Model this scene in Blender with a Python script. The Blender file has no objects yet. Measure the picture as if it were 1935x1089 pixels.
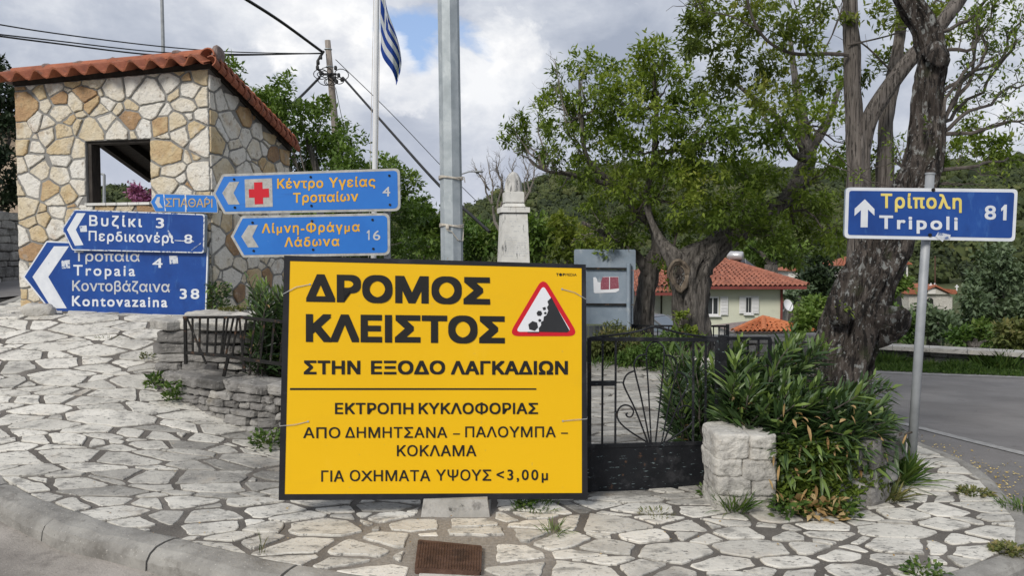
import bpy, math, random
import numpy as np
from mathutils import Vector, Matrix, noise, geometry
R = math.radians
scn = bpy.context.scene
COL = scn.collection
random.seed(7)
rng = np.random.default_rng(7)

# ------------------------------------------------------------------ camera
F = 1490.0                      # focal length in pixels of the 1935 x 1089 photograph
PITCH = math.atan((544.5 - 475.0) / F)
CAMZ = 1.6
cd = bpy.data.cameras.new("camera")
cd.sensor_width = 36.0
cd.lens = 36.0 * F / 1935.0
cd.clip_start = 0.1
cd.clip_end = 6000
cam = bpy.data.objects.new("camera", cd)
COL.objects.link(cam)
cam.location = (0, 0, CAMZ)
cam.rotation_euler = (R(90) - PITCH, 0, 0)
scn.camera = cam

# ------------------------------------------------------------------ exposure, sun, sky
scn.view_settings.view_transform = 'Standard'
scn.view_settings.look = 'None'
scn.view_settings.gamma = 1.0
scn.view_settings.exposure = 0.25
scn.cycles.max_bounces = 6
scn.cycles.transparent_max_bounces = 8
SUN_EL, SUN_AZ = 37.0, 212.0    # high, behind the camera and to its left
ld = bpy.data.lights.new("sun", 'SUN')
ld.energy = 2.25
ld.angle = R(18)
ld.color = (1.0, 0.95, 0.87)
sun = bpy.data.objects.new("sun", ld)
COL.objects.link(sun)
_s = Vector((math.sin(R(SUN_AZ)) * math.cos(R(SUN_EL)), math.cos(R(SUN_AZ)) * math.cos(R(SUN_EL)), math.sin(R(SUN_EL))))
sun.rotation_euler = _s.to_track_quat('Z', 'Y').to_euler()
sun.location = (-20, -20, 30)


def P(px, py, D):
    """the point on the ray through photo pixel (px, py) at forward distance D"""
    u, v = (px - 967.5) / F, -(py - 544.5) / F
    c, s = math.cos(PITCH), math.sin(PITCH)
    d = Vector((u, c + v * s, -s + v * c))
    return Vector((0, 0, CAMZ)) + d * (D / d.y)


def ray(px, py):
    u, v = (px - 967.5) / F, -(py - 544.5) / F
    c, s = math.cos(PITCH), math.sin(PITCH)
    return Vector((u, c + v * s, -s + v * c))


def N(nt, typ, **kw):
    n = nt.nodes.new(typ)
    for k, v in kw.items():
        if k.startswith('i_'):
            key = k[2:]
            key = int(key) if key.isdigit() else key.replace('_', ' ')
            n.inputs[key].default_value = v
        else:
            setattr(n, k, v)
    return n


def ramp(nt, stops, interp='LINEAR'):
    r = nt.nodes.new('ShaderNodeValToRGB')
    r.color_ramp.interpolation = interp
    e = r.color_ramp.elements
    while len(e) < len(stops):
        e.new(0.5)
    for i, (p, c) in enumerate(stops):
        e[i].position = p
        e[i].color = (*c, 1) if len(c) == 3 else c
    return r


def math_node(nt, op, a, b=None, c=None, clamp=False):
    n = nt.nodes.new('ShaderNodeMath')
    n.operation = op
    n.use_clamp = clamp
    for i, v in enumerate((a, b, c)):
        if v is None:
            continue
        if isinstance(v, (int, float)):
            n.inputs[i].default_value = v
        else:
            nt.links.new(v, n.inputs[i])
    return n.outputs[0]


def mix(nt, fac, a, b, typ='MIX'):
    n = nt.nodes.new('ShaderNodeMix')
    n.data_type = 'RGBA'
    n.blend_type = typ
    for k, v in ((0, fac), (6, a), (7, b)):
        if isinstance(v, (int, float)):
            n.inputs[k].default_value = v
        elif isinstance(v, (tuple, list)):
            n.inputs[k].default_value = (*v, 1) if len(v) == 3 else v
        else:
            nt.links.new(v, n.inputs[k])
    return n.outputs[2]


def build_world():
    w = bpy.data.worlds.new("World")
    scn.world = w
    w.use_nodes = True
    nt = w.node_tree
    L = nt.links.new
    bg = nt.nodes['Background']
    bg.inputs[1].default_value = 0.1
    sky = N(nt, 'ShaderNodeTexSky')
    sky.sky_type = 'NISHITA'
    sky.sun_disc = False
    sky.sun_elevation = R(SUN_EL)
    sky.sun_rotation = R(SUN_AZ)
    sky.air_density = 1.0
    tc = N(nt, 'ShaderNodeTexCoord')
    D = tc.outputs['Generated']

    def noise_tex(scale, detail, rough, stretch, off=(0, 0, 0), dist=0.0):
        mp = N(nt, 'ShaderNodeMapping')
        mp.inputs['Scale'].default_value = stretch
        mp.inputs['Location'].default_value = off
        L(D, mp.inputs[0])
        n = N(nt, 'ShaderNodeTexNoise', i_Scale=scale, i_Detail=detail, i_Roughness=rough, i_Distortion=dist)
        L(mp.outputs[0], n.inputs['Vector'])
        return n.outputs[0]

    def blob(px, py, rx, strength):
        d = ray(px, py).normalized()
        sub = N(nt, 'ShaderNodeVectorMath', operation='DISTANCE')
        L(D, sub.inputs[0])
        sub.inputs[1].default_value = d
        m = N(nt, 'ShaderNodeMapRange', interpolation_type='SMOOTHSTEP')
        L(sub.outputs['Value'], m.inputs[0])
        m.inputs[1].default_value = 0.0
        m.inputs[2].default_value = rx / F
        m.inputs[3].default_value = strength
        m.inputs[4].default_value = 0.0
        return m.outputs[0]

    def total(lst):
        t = lst[0]
        for x in lst[1:]:
            t = math_node(nt, 'ADD', t, x)
        return t
    # grey layer of stratocumulus
    n1 = noise_tex(3.6, 8, 0.56, (1, 1, 2.0), (0.3, 0.2, 0.4))
    n2 = noise_tex(7.5, 9, 0.6, (1, 1, 1.5), (1.3, 0.7, 2.2), 0.25)
    sgrey = total([math_node(nt, 'MULTIPLY', n1, 0.60), math_node(nt, 'MULTIPLY', n2, 0.55),
                   blob(900, 60, 330, -0.10), blob(1000, 90, 220, -0.12), blob(560, 60, 330, -0.10), blob(980, 300, 240, -0.12), blob(760, 170, 260, -0.06),
                   blob(800, 30, 170, 0.10), blob(1150, 60, 260, 0.09), blob(200, 80, 460, 0.05), blob(1180, 200, 200, 0.03)])
    rg = ramp(nt, [(0.38, (7.9, 8.0, 8.2)), (0.47, (6.2, 6.45, 6.95)), (0.57, (4.5, 4.85, 5.6)), (0.70, (3.2, 3.6, 4.45))])
    L(sgrey, rg.inputs[0])
    # bright cumulus heads with crisp edges
    n3 = noise_tex(8.5, 10, 0.58, (1, 1, 1.25), (0.55, 2.1, 0.3), 0.35)
    sw = total([n3, blob(600, 70, 190, 0.27), blob(690, 150, 140, 0.20), blob(795, 135, 130, 0.28), blob(480, 90, 120, 0.06), blob(985, 60, 130, 0.16), blob(955, 110, 90, 0.12), blob(890, 190, 90, 0.10),
                blob(1010, 110, 80, 0.10), blob(1190, 55, 80, 0.16), blob(830, 80, 70, -0.25)])
    rw = ramp(nt, [(0.66, (0, 0, 0)), (0.74, (0.7, 0.7, 0.7)), (0.86, (1, 1, 1))])
    L(sw, rw.inputs[0])
    n4 = noise_tex(13, 8, 0.6, (1, 1, 1.4), (4.1, 0.2, 1.2))
    rwc = ramp(nt, [(0.36, (6.2, 6.4, 6.9)), (0.50, (7.9, 7.95, 8.1)), (0.62, (9.6, 9.5, 9.4))])
    L(n4, rwc.inputs[0])
    # blue openings
    sb = total([math_node(nt, 'MULTIPLY', n2, 0.9), blob(790, 85, 110, 0.38), blob(715, 45, 80, 0.22), blob(920, 110, 90, 0.24), blob(505, 60, 60, 0.12), blob(880, 60, 60, 0.12)])
    rb = ramp(nt, [(0.62, (0, 0, 0)), (0.78, (1, 1, 1))])
    L(sb, rb.inputs[0])
    skyb = mix(nt, 1.0, sky.outputs[0], (1.15, 1.15, 1.2), 'MULTIPLY')
    skyb = mix(nt, 0.45, skyb, (3.6, 5.0, 8.0))
    c = mix(nt, rb.outputs[0], rg.outputs[0], skyb)
    c = mix(nt, rw.outputs[0], c, rwc.outputs[0])
    # lavender-grey murk down at the horizon
    sep = N(nt, 'ShaderNodeSeparateXYZ')
    L(D, sep.inputs[0])
    mr = N(nt, 'ShaderNodeMapRange', i_1=0.0, i_2=0.20, i_3=0.55, i_4=0.0)
    L(sep.outputs[2], mr.inputs[0])
    c = mix(nt, mr.outputs[0], c, (4.7, 5.0, 6.0))
    L(c, bg.inputs[0])


build_world()

# ------------------------------------------------------------------ scene-graph helpers


def tag(o, label=None, cat=None, group=None, kind=None):
    if label:
        o['label'] = label
    if cat:
        o['category'] = cat
    if group:
        o['group'] = group
    if kind:
        o['kind'] = kind
    return o


def thing(name, label, cat, loc=(0, 0, 0), group=None):
    o = bpy.data.objects.new(name, None)
    COL.objects.link(o)
    o.location = loc
    o.empty_display_size = 0.1
    return tag(o, label, cat, group)


def adopt(o, parent):
    if parent is not None:
        o.parent = parent
        off = Vector(parent.location) if parent.type == 'EMPTY' else Vector()   # meshes are built in world space
        o.matrix_parent_inverse = Matrix.Translation(-off)
    return o


def link_mesh(name, me, mat, parent=None):
    o = bpy.data.objects.new(name, me)
    if mat is not None:
        me.materials.append(mat)
    COL.objects.link(o)
    return adopt(o, parent)


class MB:
    """collects shapes and links them as ONE mesh object"""

    def __init__(self):
        self.v, self.f, self.t = [], [], []

    def add(self, vs, fs, tint=0.5):
        b = len(self.v)
        self.v.extend([tuple(p) for p in vs])
        self.f.extend([tuple(i + b for i in f) for f in fs])
        self.t.extend([tint] * len(vs))

    def box(self, c, size, rot=None, tint=0.5):
        h = Vector(size) / 2
        vs = []
        for x in (-1, 1):
            for y in (-1, 1):
                for z in (-1, 1):
                    p = Vector((x * h.x, y * h.y, z * h.z))
                    if rot is not None:
                        p = rot @ p
                    vs.append(p + Vector(c))
        self.add(vs, [(0, 1, 3, 2), (4, 6, 7, 5), (0, 4, 5, 1), (2, 3, 7, 6), (0, 2, 6, 4), (1, 5, 7, 3)], tint)

    def bar(self, a, b, w, h=None, up=(0, 0, 1), tint=0.5):
        """square bar from a to b"""
        a, b = Vector(a), Vector(b)
        h = h or w
        d = b - a
        L = d.length
        d.normalize()
        up = Vector(up)
        s = d.cross(up)
        if s.length < 1e-3:
            s = d.cross(Vector((0, 1, 0)))
        s.normalize()
        t = s.cross(d)
        rot = Matrix((s, d, t)).transposed()
        self.box((a + b) / 2, (w, L, h), rot, tint)

    def prism(self, poly, off, tint=0.5):
        """closed prism: polygon and its copy moved by off"""
        n = len(poly)
        off = Vector(off)
        vs = [Vector(p) for p in poly] + [Vector(p) + off for p in poly]
        fs = [tuple(range(n)), tuple(range(2 * n - 1, n - 1, -1))]
        fs += [(i, i + n, (i + 1) % n + n, (i + 1) % n) for i in range(n)]
        self.add(vs, fs, tint)

    def tube(self, pts, rad, n=8, tint=0.5, cap=True):
        pts = [Vector(p) for p in pts]
        m = len(pts)
        if not isinstance(rad, (list, tuple)):
            rad = [rad] * m
        vs, fs = [], []
        s = None
        for i, p in enumerate(pts):
            d = (pts[min(i + 1, m - 1)] - pts[max(i - 1, 0)])
            if d.length < 1e-9:
                d = Vector((0, 0, 1))
            d.normalize()
            if s is None:
                s = d.cross(Vector((0.13, 0.21, 1)))
                if s.length < 1e-3:
                    s = d.cross(Vector((1, 0, 0)))
            s = s - d * s.dot(d)
            s.normalize()
            t = d.cross(s)
            for k in range(n):
                a = 2 * math.pi * k / n
                vs.append(p + (s * math.cos(a) + t * math.sin(a)) * rad[i])
        for i in range(m - 1):
            for k in range(n):
                fs.append((i * n + k, i * n + (k + 1) % n, (i + 1) * n + (k + 1) % n, (i + 1) * n + k))
        if cap:
            fs.append(tuple(range(n - 1, -1, -1)))
            fs.append(tuple(range((m - 1) * n, m * n)))
        self.add(vs, fs, tint)

    def lathe(self, c, prof, n=20, tint=0.5):
        vs, fs = [], []
        c = Vector(c)
        for r, z in prof:
            for k in range(n):
                a = 2 * math.pi * k / n
                vs.append(c + Vector((r * math.cos(a), r * math.sin(a), z)))
        m = len(prof)
        for i in range(m - 1):
            for k in range(n):
                fs.append((i * n + k, i * n + (k + 1) % n, (i + 1) * n + (k + 1) % n, (i + 1) * n + k))
        fs.append(tuple(range(n - 1, -1, -1)))
        fs.append(tuple(range((m - 1) * n, m * n)))
        self.add(vs, fs, tint)

    def rock(self, c, size, rot=None, k=5.0, rough=0.12, n=5, tint=0.5, freq=2.2):
        """rounded irregular block"""
        h = Vector(size) / 2
        idx, vs, fs = {}, [], []
        sd = Vector((random.random() * 50, random.random() * 50, random.random() * 50))
        mn = min(h)

        def vert(i, j, l):
            key = (i, j, l)
            if key in idx:
                return idx[key]
            p = Vector((2 * i / n - 1, 2 * j / n - 1, 2 * l / n - 1))
            q = (abs(p.x) ** k + abs(p.y) ** k + abs(p.z) ** k) ** (1 / k)
            p = p / q
            w = Vector((p.x * h.x, p.y * h.y, p.z * h.z))
            dn = noise.noise(w * freq / 0.12 * 0.12 / max(mn, .02) * 0.25 + sd) * 0.6 + noise.noise(w * 19 + sd) * 0.55 + noise.noise(w * 45 + sd) * 0.25
            w = w + p.normalized() * dn * rough * mn * 2
            if rot is not None:
                w = rot @ w
            idx[key] = len(vs)
            vs.append(w + Vector(c))
            return idx[key]
        for a in range(n):
            for b in range(n):
                fs.append((vert(a, b, 0), vert(a, b + 1, 0), vert(a + 1, b + 1, 0), vert(a + 1, b, 0)))
                fs.append((vert(a, b, n), vert(a + 1, b, n), vert(a + 1, b + 1, n), vert(a, b + 1, n)))
                fs.append((vert(a, 0, b), vert(a + 1, 0, b), vert(a + 1, 0, b + 1), vert(a, 0, b + 1)))
                fs.append((vert(a, n, b), vert(a, n, b + 1), vert(a + 1, n, b + 1), vert(a + 1, n, b)))
                fs.append((vert(0, a, b), vert(0, a, b + 1), vert(0, a + 1, b + 1), vert(0, a + 1, b)))
                fs.append((vert(n, a, b), vert(n, a + 1, b), vert(n, a + 1, b + 1), vert(n, a, b + 1)))
        self.add(vs, fs, tint)

    def build(self, name, mat, parent=None, smooth=False):
        me = bpy.data.meshes.new(name)
        me.from_pydata(self.v, [], self.f)
        a = me.attributes.new('tint', 'FLOAT', 'POINT')
        a.data.foreach_set('value', np.array(self.t, dtype=np.float32))
        if smooth:
            me.shade_smooth()
        me.update()
        return link_mesh(name, me, mat, parent)


def np_mesh(name, V, Q, mat, parent=None, tint=None, smooth=False):
    """V (n,3), Q list of arrays of faces (each (m,k))"""
    me = bpy.data.meshes.new(name)
    me.vertices.add(len(V))
    me.vertices.foreach_set('co', np.asarray(V, dtype=np.float32).ravel())
    loops = np.concatenate([q.ravel() for q in Q])
    sizes = np.concatenate([np.full(len(q), q.shape[1], dtype=np.int32) for q in Q])
    me.loops.add(len(loops))
    me.loops.foreach_set('vertex_index', loops.astype(np.int32))
    me.polygons.add(len(sizes))
    st = np.concatenate([[0], np.cumsum(sizes)[:-1]]).astype(np.int32)
    me.polygons.foreach_set('loop_start', st)
    me.update(calc_edges=True)
    me.validate()
    if tint is not None:
        a = me.attributes.new('tint', 'FLOAT', 'POINT')
        a.data.foreach_set('value', np.asarray(tint, dtype=np.float32))
    if smooth:
        me.shade_smooth()
    return link_mesh(name, me, mat, parent)


def copy_tree(o, parent=None, loc=None):
    c = o.copy()
    COL.objects.link(c)
    if parent is not None:
        c.parent = parent
    if loc is not None:
        c.location = loc
    for ch in list(o.children):
        copy_tree(ch, c)
    return c

# ------------------------------------------------------------------ materials


def mat(name, stops, scale=6.0, detail=7, rough=0.8, bump=0.0, bscale=None, metal=0.0, tint=0.0, stretch=(1, 1, 1),
        distort=0.0, trans=0.0, spots=(), spec=0.4, nrough=0.6, bdist=0.01):
    """noise (plus a per-piece tint) through a colour ramp; spots = [(colour, scale, threshold, softness, amount, stretch)] lie over it"""
    m = bpy.data.materials.new(name)
    m.use_nodes = True
    nt = m.node_tree
    L = nt.links.new
    b = nt.nodes['Principled BSDF']
    out = nt.nodes['Material Output']
    tc = N(nt, 'ShaderNodeTexCoord')
    mp = N(nt, 'ShaderNodeMapping')
    mp.inputs['Scale'].default_value = stretch
    L(tc.outputs['Object'], mp.inputs[0])
    nz = N(nt, 'ShaderNodeTexNoise', i_Scale=scale, i_Detail=detail, i_Roughness=nrough, i_Distortion=distort)
    L(mp.outputs[0], nz.inputs['Vector'])
    fac = nz.outputs[0]
    if tint:
        at = N(nt, 'ShaderNodeAttribute', attribute_name='tint')
        fac = math_node(nt, 'ADD', math_node(nt, 'MULTIPLY', nz.outputs[0], 1 - tint), math_node(nt, 'MULTIPLY', at.outputs['Fac'], tint))
    rp = ramp(nt, stops)
    L(fac, rp.inputs[0])
    col = rp.outputs[0]
    for sp in spots:
        c, sc, th, so, am = sp[:5]
        st = sp[5] if len(sp) > 5 else (1, 1, 1)
        mp2 = N(nt, 'ShaderNodeMapping')
        mp2.inputs['Scale'].default_value = st
        mp2.inputs['Location'].default_value = (sc * 0.37, 1.7 + am, sc * 0.11)
        L(tc.outputs['Object'], mp2.inputs[0])
        n2 = N(nt, 'ShaderNodeTexNoise', i_Scale=sc, i_Detail=6, i_Roughness=0.62)
        L(mp2.outputs[0], n2.inputs['Vector'])
        r2 = ramp(nt, [(th, (0, 0, 0)), (min(th + so, 1.0), (am, am, am))])
        L(n2.outputs[0], r2.inputs[0])
        col = mix(nt, r2.outputs[0], col, c)
    L(col, b.inputs['Base Color'])
    b.inputs['Roughness'].default_value = rough
    b.inputs['Metallic'].default_value = metal
    b.inputs['Specular IOR Level'].default_value = spec
    if bump:
        n3 = N(nt, 'ShaderNodeTexNoise', i_Scale=bscale or scale * 4, i_Detail=8, i_Roughness=0.65)
        L(mp.outputs[0], n3.inputs['Vector'])
        bp = N(nt, 'ShaderNodeBump', i_Strength=bump, i_Distance=bdist)
        L(n3.outputs[0], bp.inputs['Height'])
        L(bp.outputs[0], b.inputs['Normal'])
    if trans:
        tr = N(nt, 'ShaderNodeBsdfTranslucent')
        L(mix(nt, 1.0, col, (1.2, 1.35, 0.6), 'MULTIPLY'), tr.inputs[0])
        ms = N(nt, 'ShaderNodeMixShader', i_0=trans)
        L(b.outputs[0], ms.inputs[1])
        L(tr.outputs[0], ms.inputs[2])
        L(ms.outputs[0], out.inputs[0])
    return m


def g(v):
    return (v, v, v)


M = {}
M['mortar'] = mat('pavement mortar', [(.3, (.085, .076, .067)), (.5, (.14, .127, .112)), (.72, (.21, .19, .168))], 3.0, 8, .95, .9, 60, bdist=.012,
                  spots=[((.34, .31, .27), 90, .60, .08, .8), ((.05, .045, .04), 40, .62, .1, .7)])
M['flagstone'] = mat('flagstone', [(.20, (.15, .143, .13)), (.35, (.345, .33, .298)), (.52, (.555, .533, .478)), (.74, (.735, .705, .635))], 2.6, 9, .85, .7, 26, tint=.5, bdist=.012,
                     spots=[((.15, .145, .135), 7, .53, .15, .7, (1, 1.6, 1)), ((.20, .19, .175), 2.2, .55, .14, .5), ((.48, .38, .27), 3.5, .60, .2, .4), ((.10, .095, .09), 22, .58, .06, .75, (1, 2.2, 1)), ((.09, .085, .08), 60, .62, .08, .6), ((.76, .74, .69), 50, .60, .1, .5)])
M['wall_mortar'] = mat('cladding mortar', [(.3, (.20, .195, .185)), (.7, (.30, .295, .28))], 9, 6, .95, .6, 60)
M['clad'] = mat('wall cladding stone', [(.16, (.26, .17, .11)), (.30, (.47, .30, .16)), (.42, (.62, .48, .28)), (.55, (.70, .61, .45)), (.68, (.78, .74, .66)), (.9, (.80, .785, .74))],
                5, 8, .88, 1.0, 20, tint=.60, bdist=.035, spots=[((.42, .25, .11), 4, .58, .16, .55), ((.25, .19, .13), 15, .58, .10, .6), ((.40, .38, .34), 6, .60, .1, .5), ((.78, .75, .68), 7, .62, .15, .5)])
M['drystone'] = mat('dry stone', [(.25, (.10, .096, .09)), (.45, (.22, .21, .198)), (.62, (.36, .345, .32)), (.8, (.56, .54, .49))], 6, 9, .92, 1.0, 30, tint=.42, bdist=.02,
                    spots=[((.07, .066, .06), 11, .56, .12, .7), ((.52, .50, .45), 26, .60, .10, .6), ((.30, .25, .16), 3, .62, .15, .35)])
M['palestone'] = mat('pale dry stone', [(.25, (.26, .25, .235)), (.45, (.46, .44, .40)), (.62, (.62, .595, .54)), (.8, (.74, .71, .65))], 6, 9, .92, 1.0, 30, tint=.35, bdist=.02,
                     spots=[((.13, .12, .11), 13, .57, .12, .6), ((.42, .34, .24), 4, .60, .15, .4)])
M['kerb'] = mat('kerb concrete', [(.3, (.16, .152, .138)), (.5, (.28, .268, .245)), (.72, (.40, .385, .35))], 3.5, 9, .92, .8, 50,
                spots=[((.13, .12, .105), 6, .55, .16, .7), ((.62, .59, .53), 70, .63, .06, .7), ((.06, .055, .05), 80, .63, .06, .6)])
M['gutter'] = mat('gutter concrete', [(.3, (.20, .18, .16)), (.5, (.33, .30, .265)), (.7, (.44, .40, .36))], 2.0, 9, .95, .8, 60,
                  spots=[((.15, .135, .12), 5, .54, .15, .7), ((.10, .09, .08), 50, .60, .1, .6), ((.58, .54, .48), 80, .63, .06, .6)])
M['asphalt'] = mat('asphalt', [(.3, (.145, .137, .133)), (.5, (.19, .18, .175)), (.7, (.235, .225, .218))], 1.2, 8, .9, .5, 120, bdist=.006,
                   spots=[((.15, .145, .14), 1.1, .54, .14, .7, (1, 3, 1)), ((.11, .105, .10), 7, .66, .02, .7), ((.28, .27, .26), 140, .63, .06, .7), ((.06, .058, .056), 160, .62, .06, .6)])
M['roadpaint'] = mat('worn road paint', [(.3, (.20, .195, .19)), (.5, (.32, .315, .305)), (.7, (.44, .43, .415))], 12, 8, .85)
M['concrete'] = mat('pale concrete', [(.3, (.28, .27, .245)), (.5, (.40, .385, .355)), (.7, (.50, .48, .445))], 5, 8, .9, .6, 40,
                    spots=[((.14, .13, .12), 9, .57, .1, .7), ((.05, .05, .045), 18, .62, .07, .8), ((.45, .36, .25), 4, .6, .1, .4)])
M['marble'] = mat('weathered marble', [(.3, (.58, .57, .53)), (.55, (.72, .71, .67)), (.75, (.78, .77, .74))], 5, 7, .7, .2, 60,
                  spots=[((.10, .10, .10), 6, .60, .08, .9, (3, 3, .7)), ((.22, .215, .20), 22, .63, .07, .6, (1, 1, 3)), ((.55, .46, .34), 3, .58, .15, .3)])
M['marble_dark'] = mat('stained marble', [(.3, (.33, .325, .31)), (.55, (.52, .51, .485)), (.75, (.66, .65, .62))], 6, 8, .75, .5, 40,
                       spots=[((.06, .06, .06), 9, .55, .05, .9, (3, 3, .45))])
M['galv'] = mat('galvanised steel', [(.3, (.30, .34, .36)), (.5, (.38, .42, .44)), (.7, (.48, .52, .535))], 9, 5, .5, .08, 40, metal=.25,
                spots=[((.52, .56, .57), 14, .57, .06, .5, (1, 1, .5)), ((.25, .28, .29), 5, .60, .1, .5, (1, 1, .4)), ((.33, .24, .17), 30, .70, .05, .5)])
M['polegrey'] = mat('grey painted pole', [(.3, (.27, .285, .30)), (.7, (.37, .385, .40))], 8, 6, .55, .1, 60, metal=.15,
                    spots=[((.25, .26, .27), 12, .6, .08, .5), ((.28, .20, .14), 40, .70, .05, .7)])
M['black_metal'] = mat('black painted iron', [(.3, (.008, .009, .011)), (.6, (.015, .016, .019)), (.8, (.03, .03, .032))], 10, 7, .62, .35, 60, spec=.22,
                       spots=[((.10, .055, .035), 12, .64, .05, .8), ((.20, .26, .27), 34, .635, .03, .8, (.5, .5, 2.5)), ((.06, .06, .065), 6, .56, .1, .5)])
M['old_iron'] = mat('peeling iron', [(.3, (.010, .010, .010)), (.6, (.022, .021, .020)), (.8, (.05, .038, .032))], 16, 7, .75, .5, 70, spec=.2,
                    spots=[((.20, .19, .17), 30, .66, .04, .7, (1, 1, .35)), ((.13, .07, .04), 14, .58, .08, .8)])
M['rust'] = mat('rusty cast iron', [(.3, (.055, .028, .018)), (.5, (.095, .05, .034)), (.7, (.14, .08, .058))], 14, 8, .85, .8, 90,
                spots=[((.22, .19, .165), 40, .66, .06, .6), ((.035, .022, .018), 9, .56, .1, .6)])
M['board_yellow'] = mat('yellow vinyl', [(.3, (.84, .485, .002)), (.7, (.87, .515, .003))], 1.2, 4, .42, spec=.4, spots=[((.70, .40, .01), 3, .58, .2, .3, (.5, 1, 2)), ((.60, .40, .07), 24, .68, .03, .4), ((.93, .62, .10), 2, .56, .2, .25, (1, 1, .4))])
M['board_black'] = mat('black board edge', [(.3, (.010, .010, .013)), (.7, (.022, .022, .026))], 6, 6, .38, .05, 60, spots=[((.25, .26, .28), 60, .73, .03, .7), ((.045, .045, .05), 7, .58, .1, .5)])
M['ink'] = mat('black vinyl ink', [(.3, (.012, .011, .010)), (.7, (.016, .015, .013))], 4, 3, .45)
M['sign_red'] = mat('red vinyl', [(.3, (.56, .008, .02)), (.7, (.62, .012, .026))], 4, 3, .4)
M['sign_white'] = mat('white vinyl', [(.3, (.74, .76, .80)), (.7, (.80, .81, .84))], 4, 3, .42)
M['sign_charcoal'] = mat('charcoal vinyl', [(.3, (.022, .023, .026)), (.7, (.03, .031, .034))], 4, 3, .45)
M['blue_dark'] = mat('deep blue reflective sheet', [(.3, (.008, .045, .22)), (.55, (.012, .065, .29)), (.75, (.02, .09, .35))], 2.4, 7, .35, spec=.5,
                     spots=[((.08, .22, .52), 6, .60, .12, .5, (1.5, 1.5, .5)), ((.55, .58, .62), 34, .725, .03, .7), ((.006, .03, .15), 3, .56, .12, .5)])
M['blue_light'] = mat('faded bright blue sheet', [(.3, (.014, .145, .52)), (.6, (.02, .18, .60)), (.8, (.03, .21, .64))], 2.2, 6, .4, spec=.5,
                      spots=[((.012, .09, .34), 5, .62, .12, .4, (.6, .6, 2.5)), ((.25, .40, .62), 40, .74, .03, .5)])
M['sign_edge'] = mat('dirty reflective edge', [(.3, (.30, .295, .275)), (.5, (.42, .415, .39)), (.7, (.52, .51, .48))], 20, 7, .5, spots=[((.20, .195, .18), 40, .60, .08, .6)])
M['sign_paint'] = mat('worn white sheet', [(.3, (.62, .65, .70)), (.7, (.74, .76, .79))], 9, 6, .42, spots=[((.30, .36, .48), 25, .66, .05, .5)])
M['sign_scuff'] = mat('scuffed white edge', [(.3, (.50, .53, .58)), (.7, (.70, .72, .75))], 30, 6, .5, spots=[((.06, .12, .30), 26, .53, .05, .9)])
M['letter_grey'] = mat('greyed lettering', [(.3, (.46, .47, .49)), (.7, (.58, .59, .60))], 20, 5, .5)
M['letter_orange'] = mat('orange lettering', [(.3, (.72, .37, .02)), (.7, (.82, .47, .04))], 9, 5, .45)
M['letter_dull'] = mat('dull ochre lettering', [(.3, (.42, .30, .14)), (.7, (.55, .42, .22))], 12, 6, .5)
M['letter_yellow'] = mat('pale yellow lettering', [(.3, (.70, .56, .12)), (.7, (.82, .68, .20))], 9, 5, .45, spots=[((.6, .6, .55), 50, .66, .05, .6)])
M['sign_back'] = mat('bare aluminium back', [(.3, (.19, .24, .30)), (.5, (.235, .29, .35)), (.7, (.29, .34, .40))], 3, 6, .55, spots=[((.44, .48, .50), 5, .60, .1, .6, (1, 1, .6)), ((.18, .22, .27), 9, .62, .1, .4)])
M['tile'] = mat('terracotta tile', [(.25, (.16, .058, .035)), (.45, (.30, .10, .055)), (.65, (.42, .15, .08)), (.8, (.50, .24, .15))], 7, 7, .85, .5, 40, tint=.35,
                spots=[((.14, .085, .065), 8, .57, .12, .7), ((.48, .36, .27), 16, .64, .1, .4)])
M['tile_mortar'] = mat('ridge mortar', [(.3, (.16, .12, .11)), (.7, (.30, .24, .22))], 14, 7, .95, .9, 40)
M['dark_wood'] = mat('dark roof boards', [(.3, (.022, .018, .015)), (.7, (.06, .05, .042))], 8, 6, .8, .4, 30, stretch=(1, 6, 1))
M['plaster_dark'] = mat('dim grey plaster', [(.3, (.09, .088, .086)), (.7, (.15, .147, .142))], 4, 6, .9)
M['pole_wood'] = mat('weathered pole timber', [(.3, (.16, .13, .11)), (.5, (.27, .235, .205)), (.7, (.36, .32, .285))], 9, 7, .9, .6, 30, stretch=(3, 3, .25), spots=[((.09, .07, .06), 8, .6, .1, .7, (4, 4, .3))])
M['white_metal'] = mat('white enamel', [(.3, (.66, .67, .68)), (.7, (.76, .77, .78))], 5, 4, .4)
M['cable'] = mat('black cable', [(.3, (.012, .012, .013)), (.7, (.025, .025, .026))], 5, 3, .6)
M['rope'] = mat('frayed cord', [(.3, (.40, .36, .30)), (.7, (.60, .56, .49))], 60, 5, .95)
M['wire'] = mat('thin steel tie', [(.3, (.42, .43, .43)), (.7, (.58, .58, .57))], 30, 3, .4, metal=.5)
M['bark_dark'] = mat('mossy dark bark', [(.25, (.024, .019, .016)), (.45, (.060, .048, .040)), (.62, (.115, .096, .083)), (.8, (.19, .17, .15))], 9, 9, .95, 1.0, 11, stretch=(2.4, 2.4, .5), bdist=.07,
                     spots=[((.30, .30, .29), 26, .58, .05, .65, (1.5, 1.5, .6)), ((.010, .008, .007), 8, .52, .05, .9, (3.2, 3.2, .6)), ((.36, .37, .355), 12, .58, .05, .8, (1.2, 1.2, .7)), ((.045, .055, .022), 5, .58, .1, .6), ((.46, .47, .45), 28, .64, .04, .7)])
M['bark_grey'] = mat('stringy grey bark', [(.25, (.075, .064, .056)), (.45, (.155, .135, .12)), (.65, (.235, .21, .19)), (.8, (.30, .27, .25))], 10, 8, .95, 1.0, 12, stretch=(4, 4, .25), bdist=.03,
                     spots=[((.022, .019, .017), 12, .54, .05, .9, (5, 5, .22)), ((.04, .034, .03), 9, .57, .08, .7, (5, 5, .3))])
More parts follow.
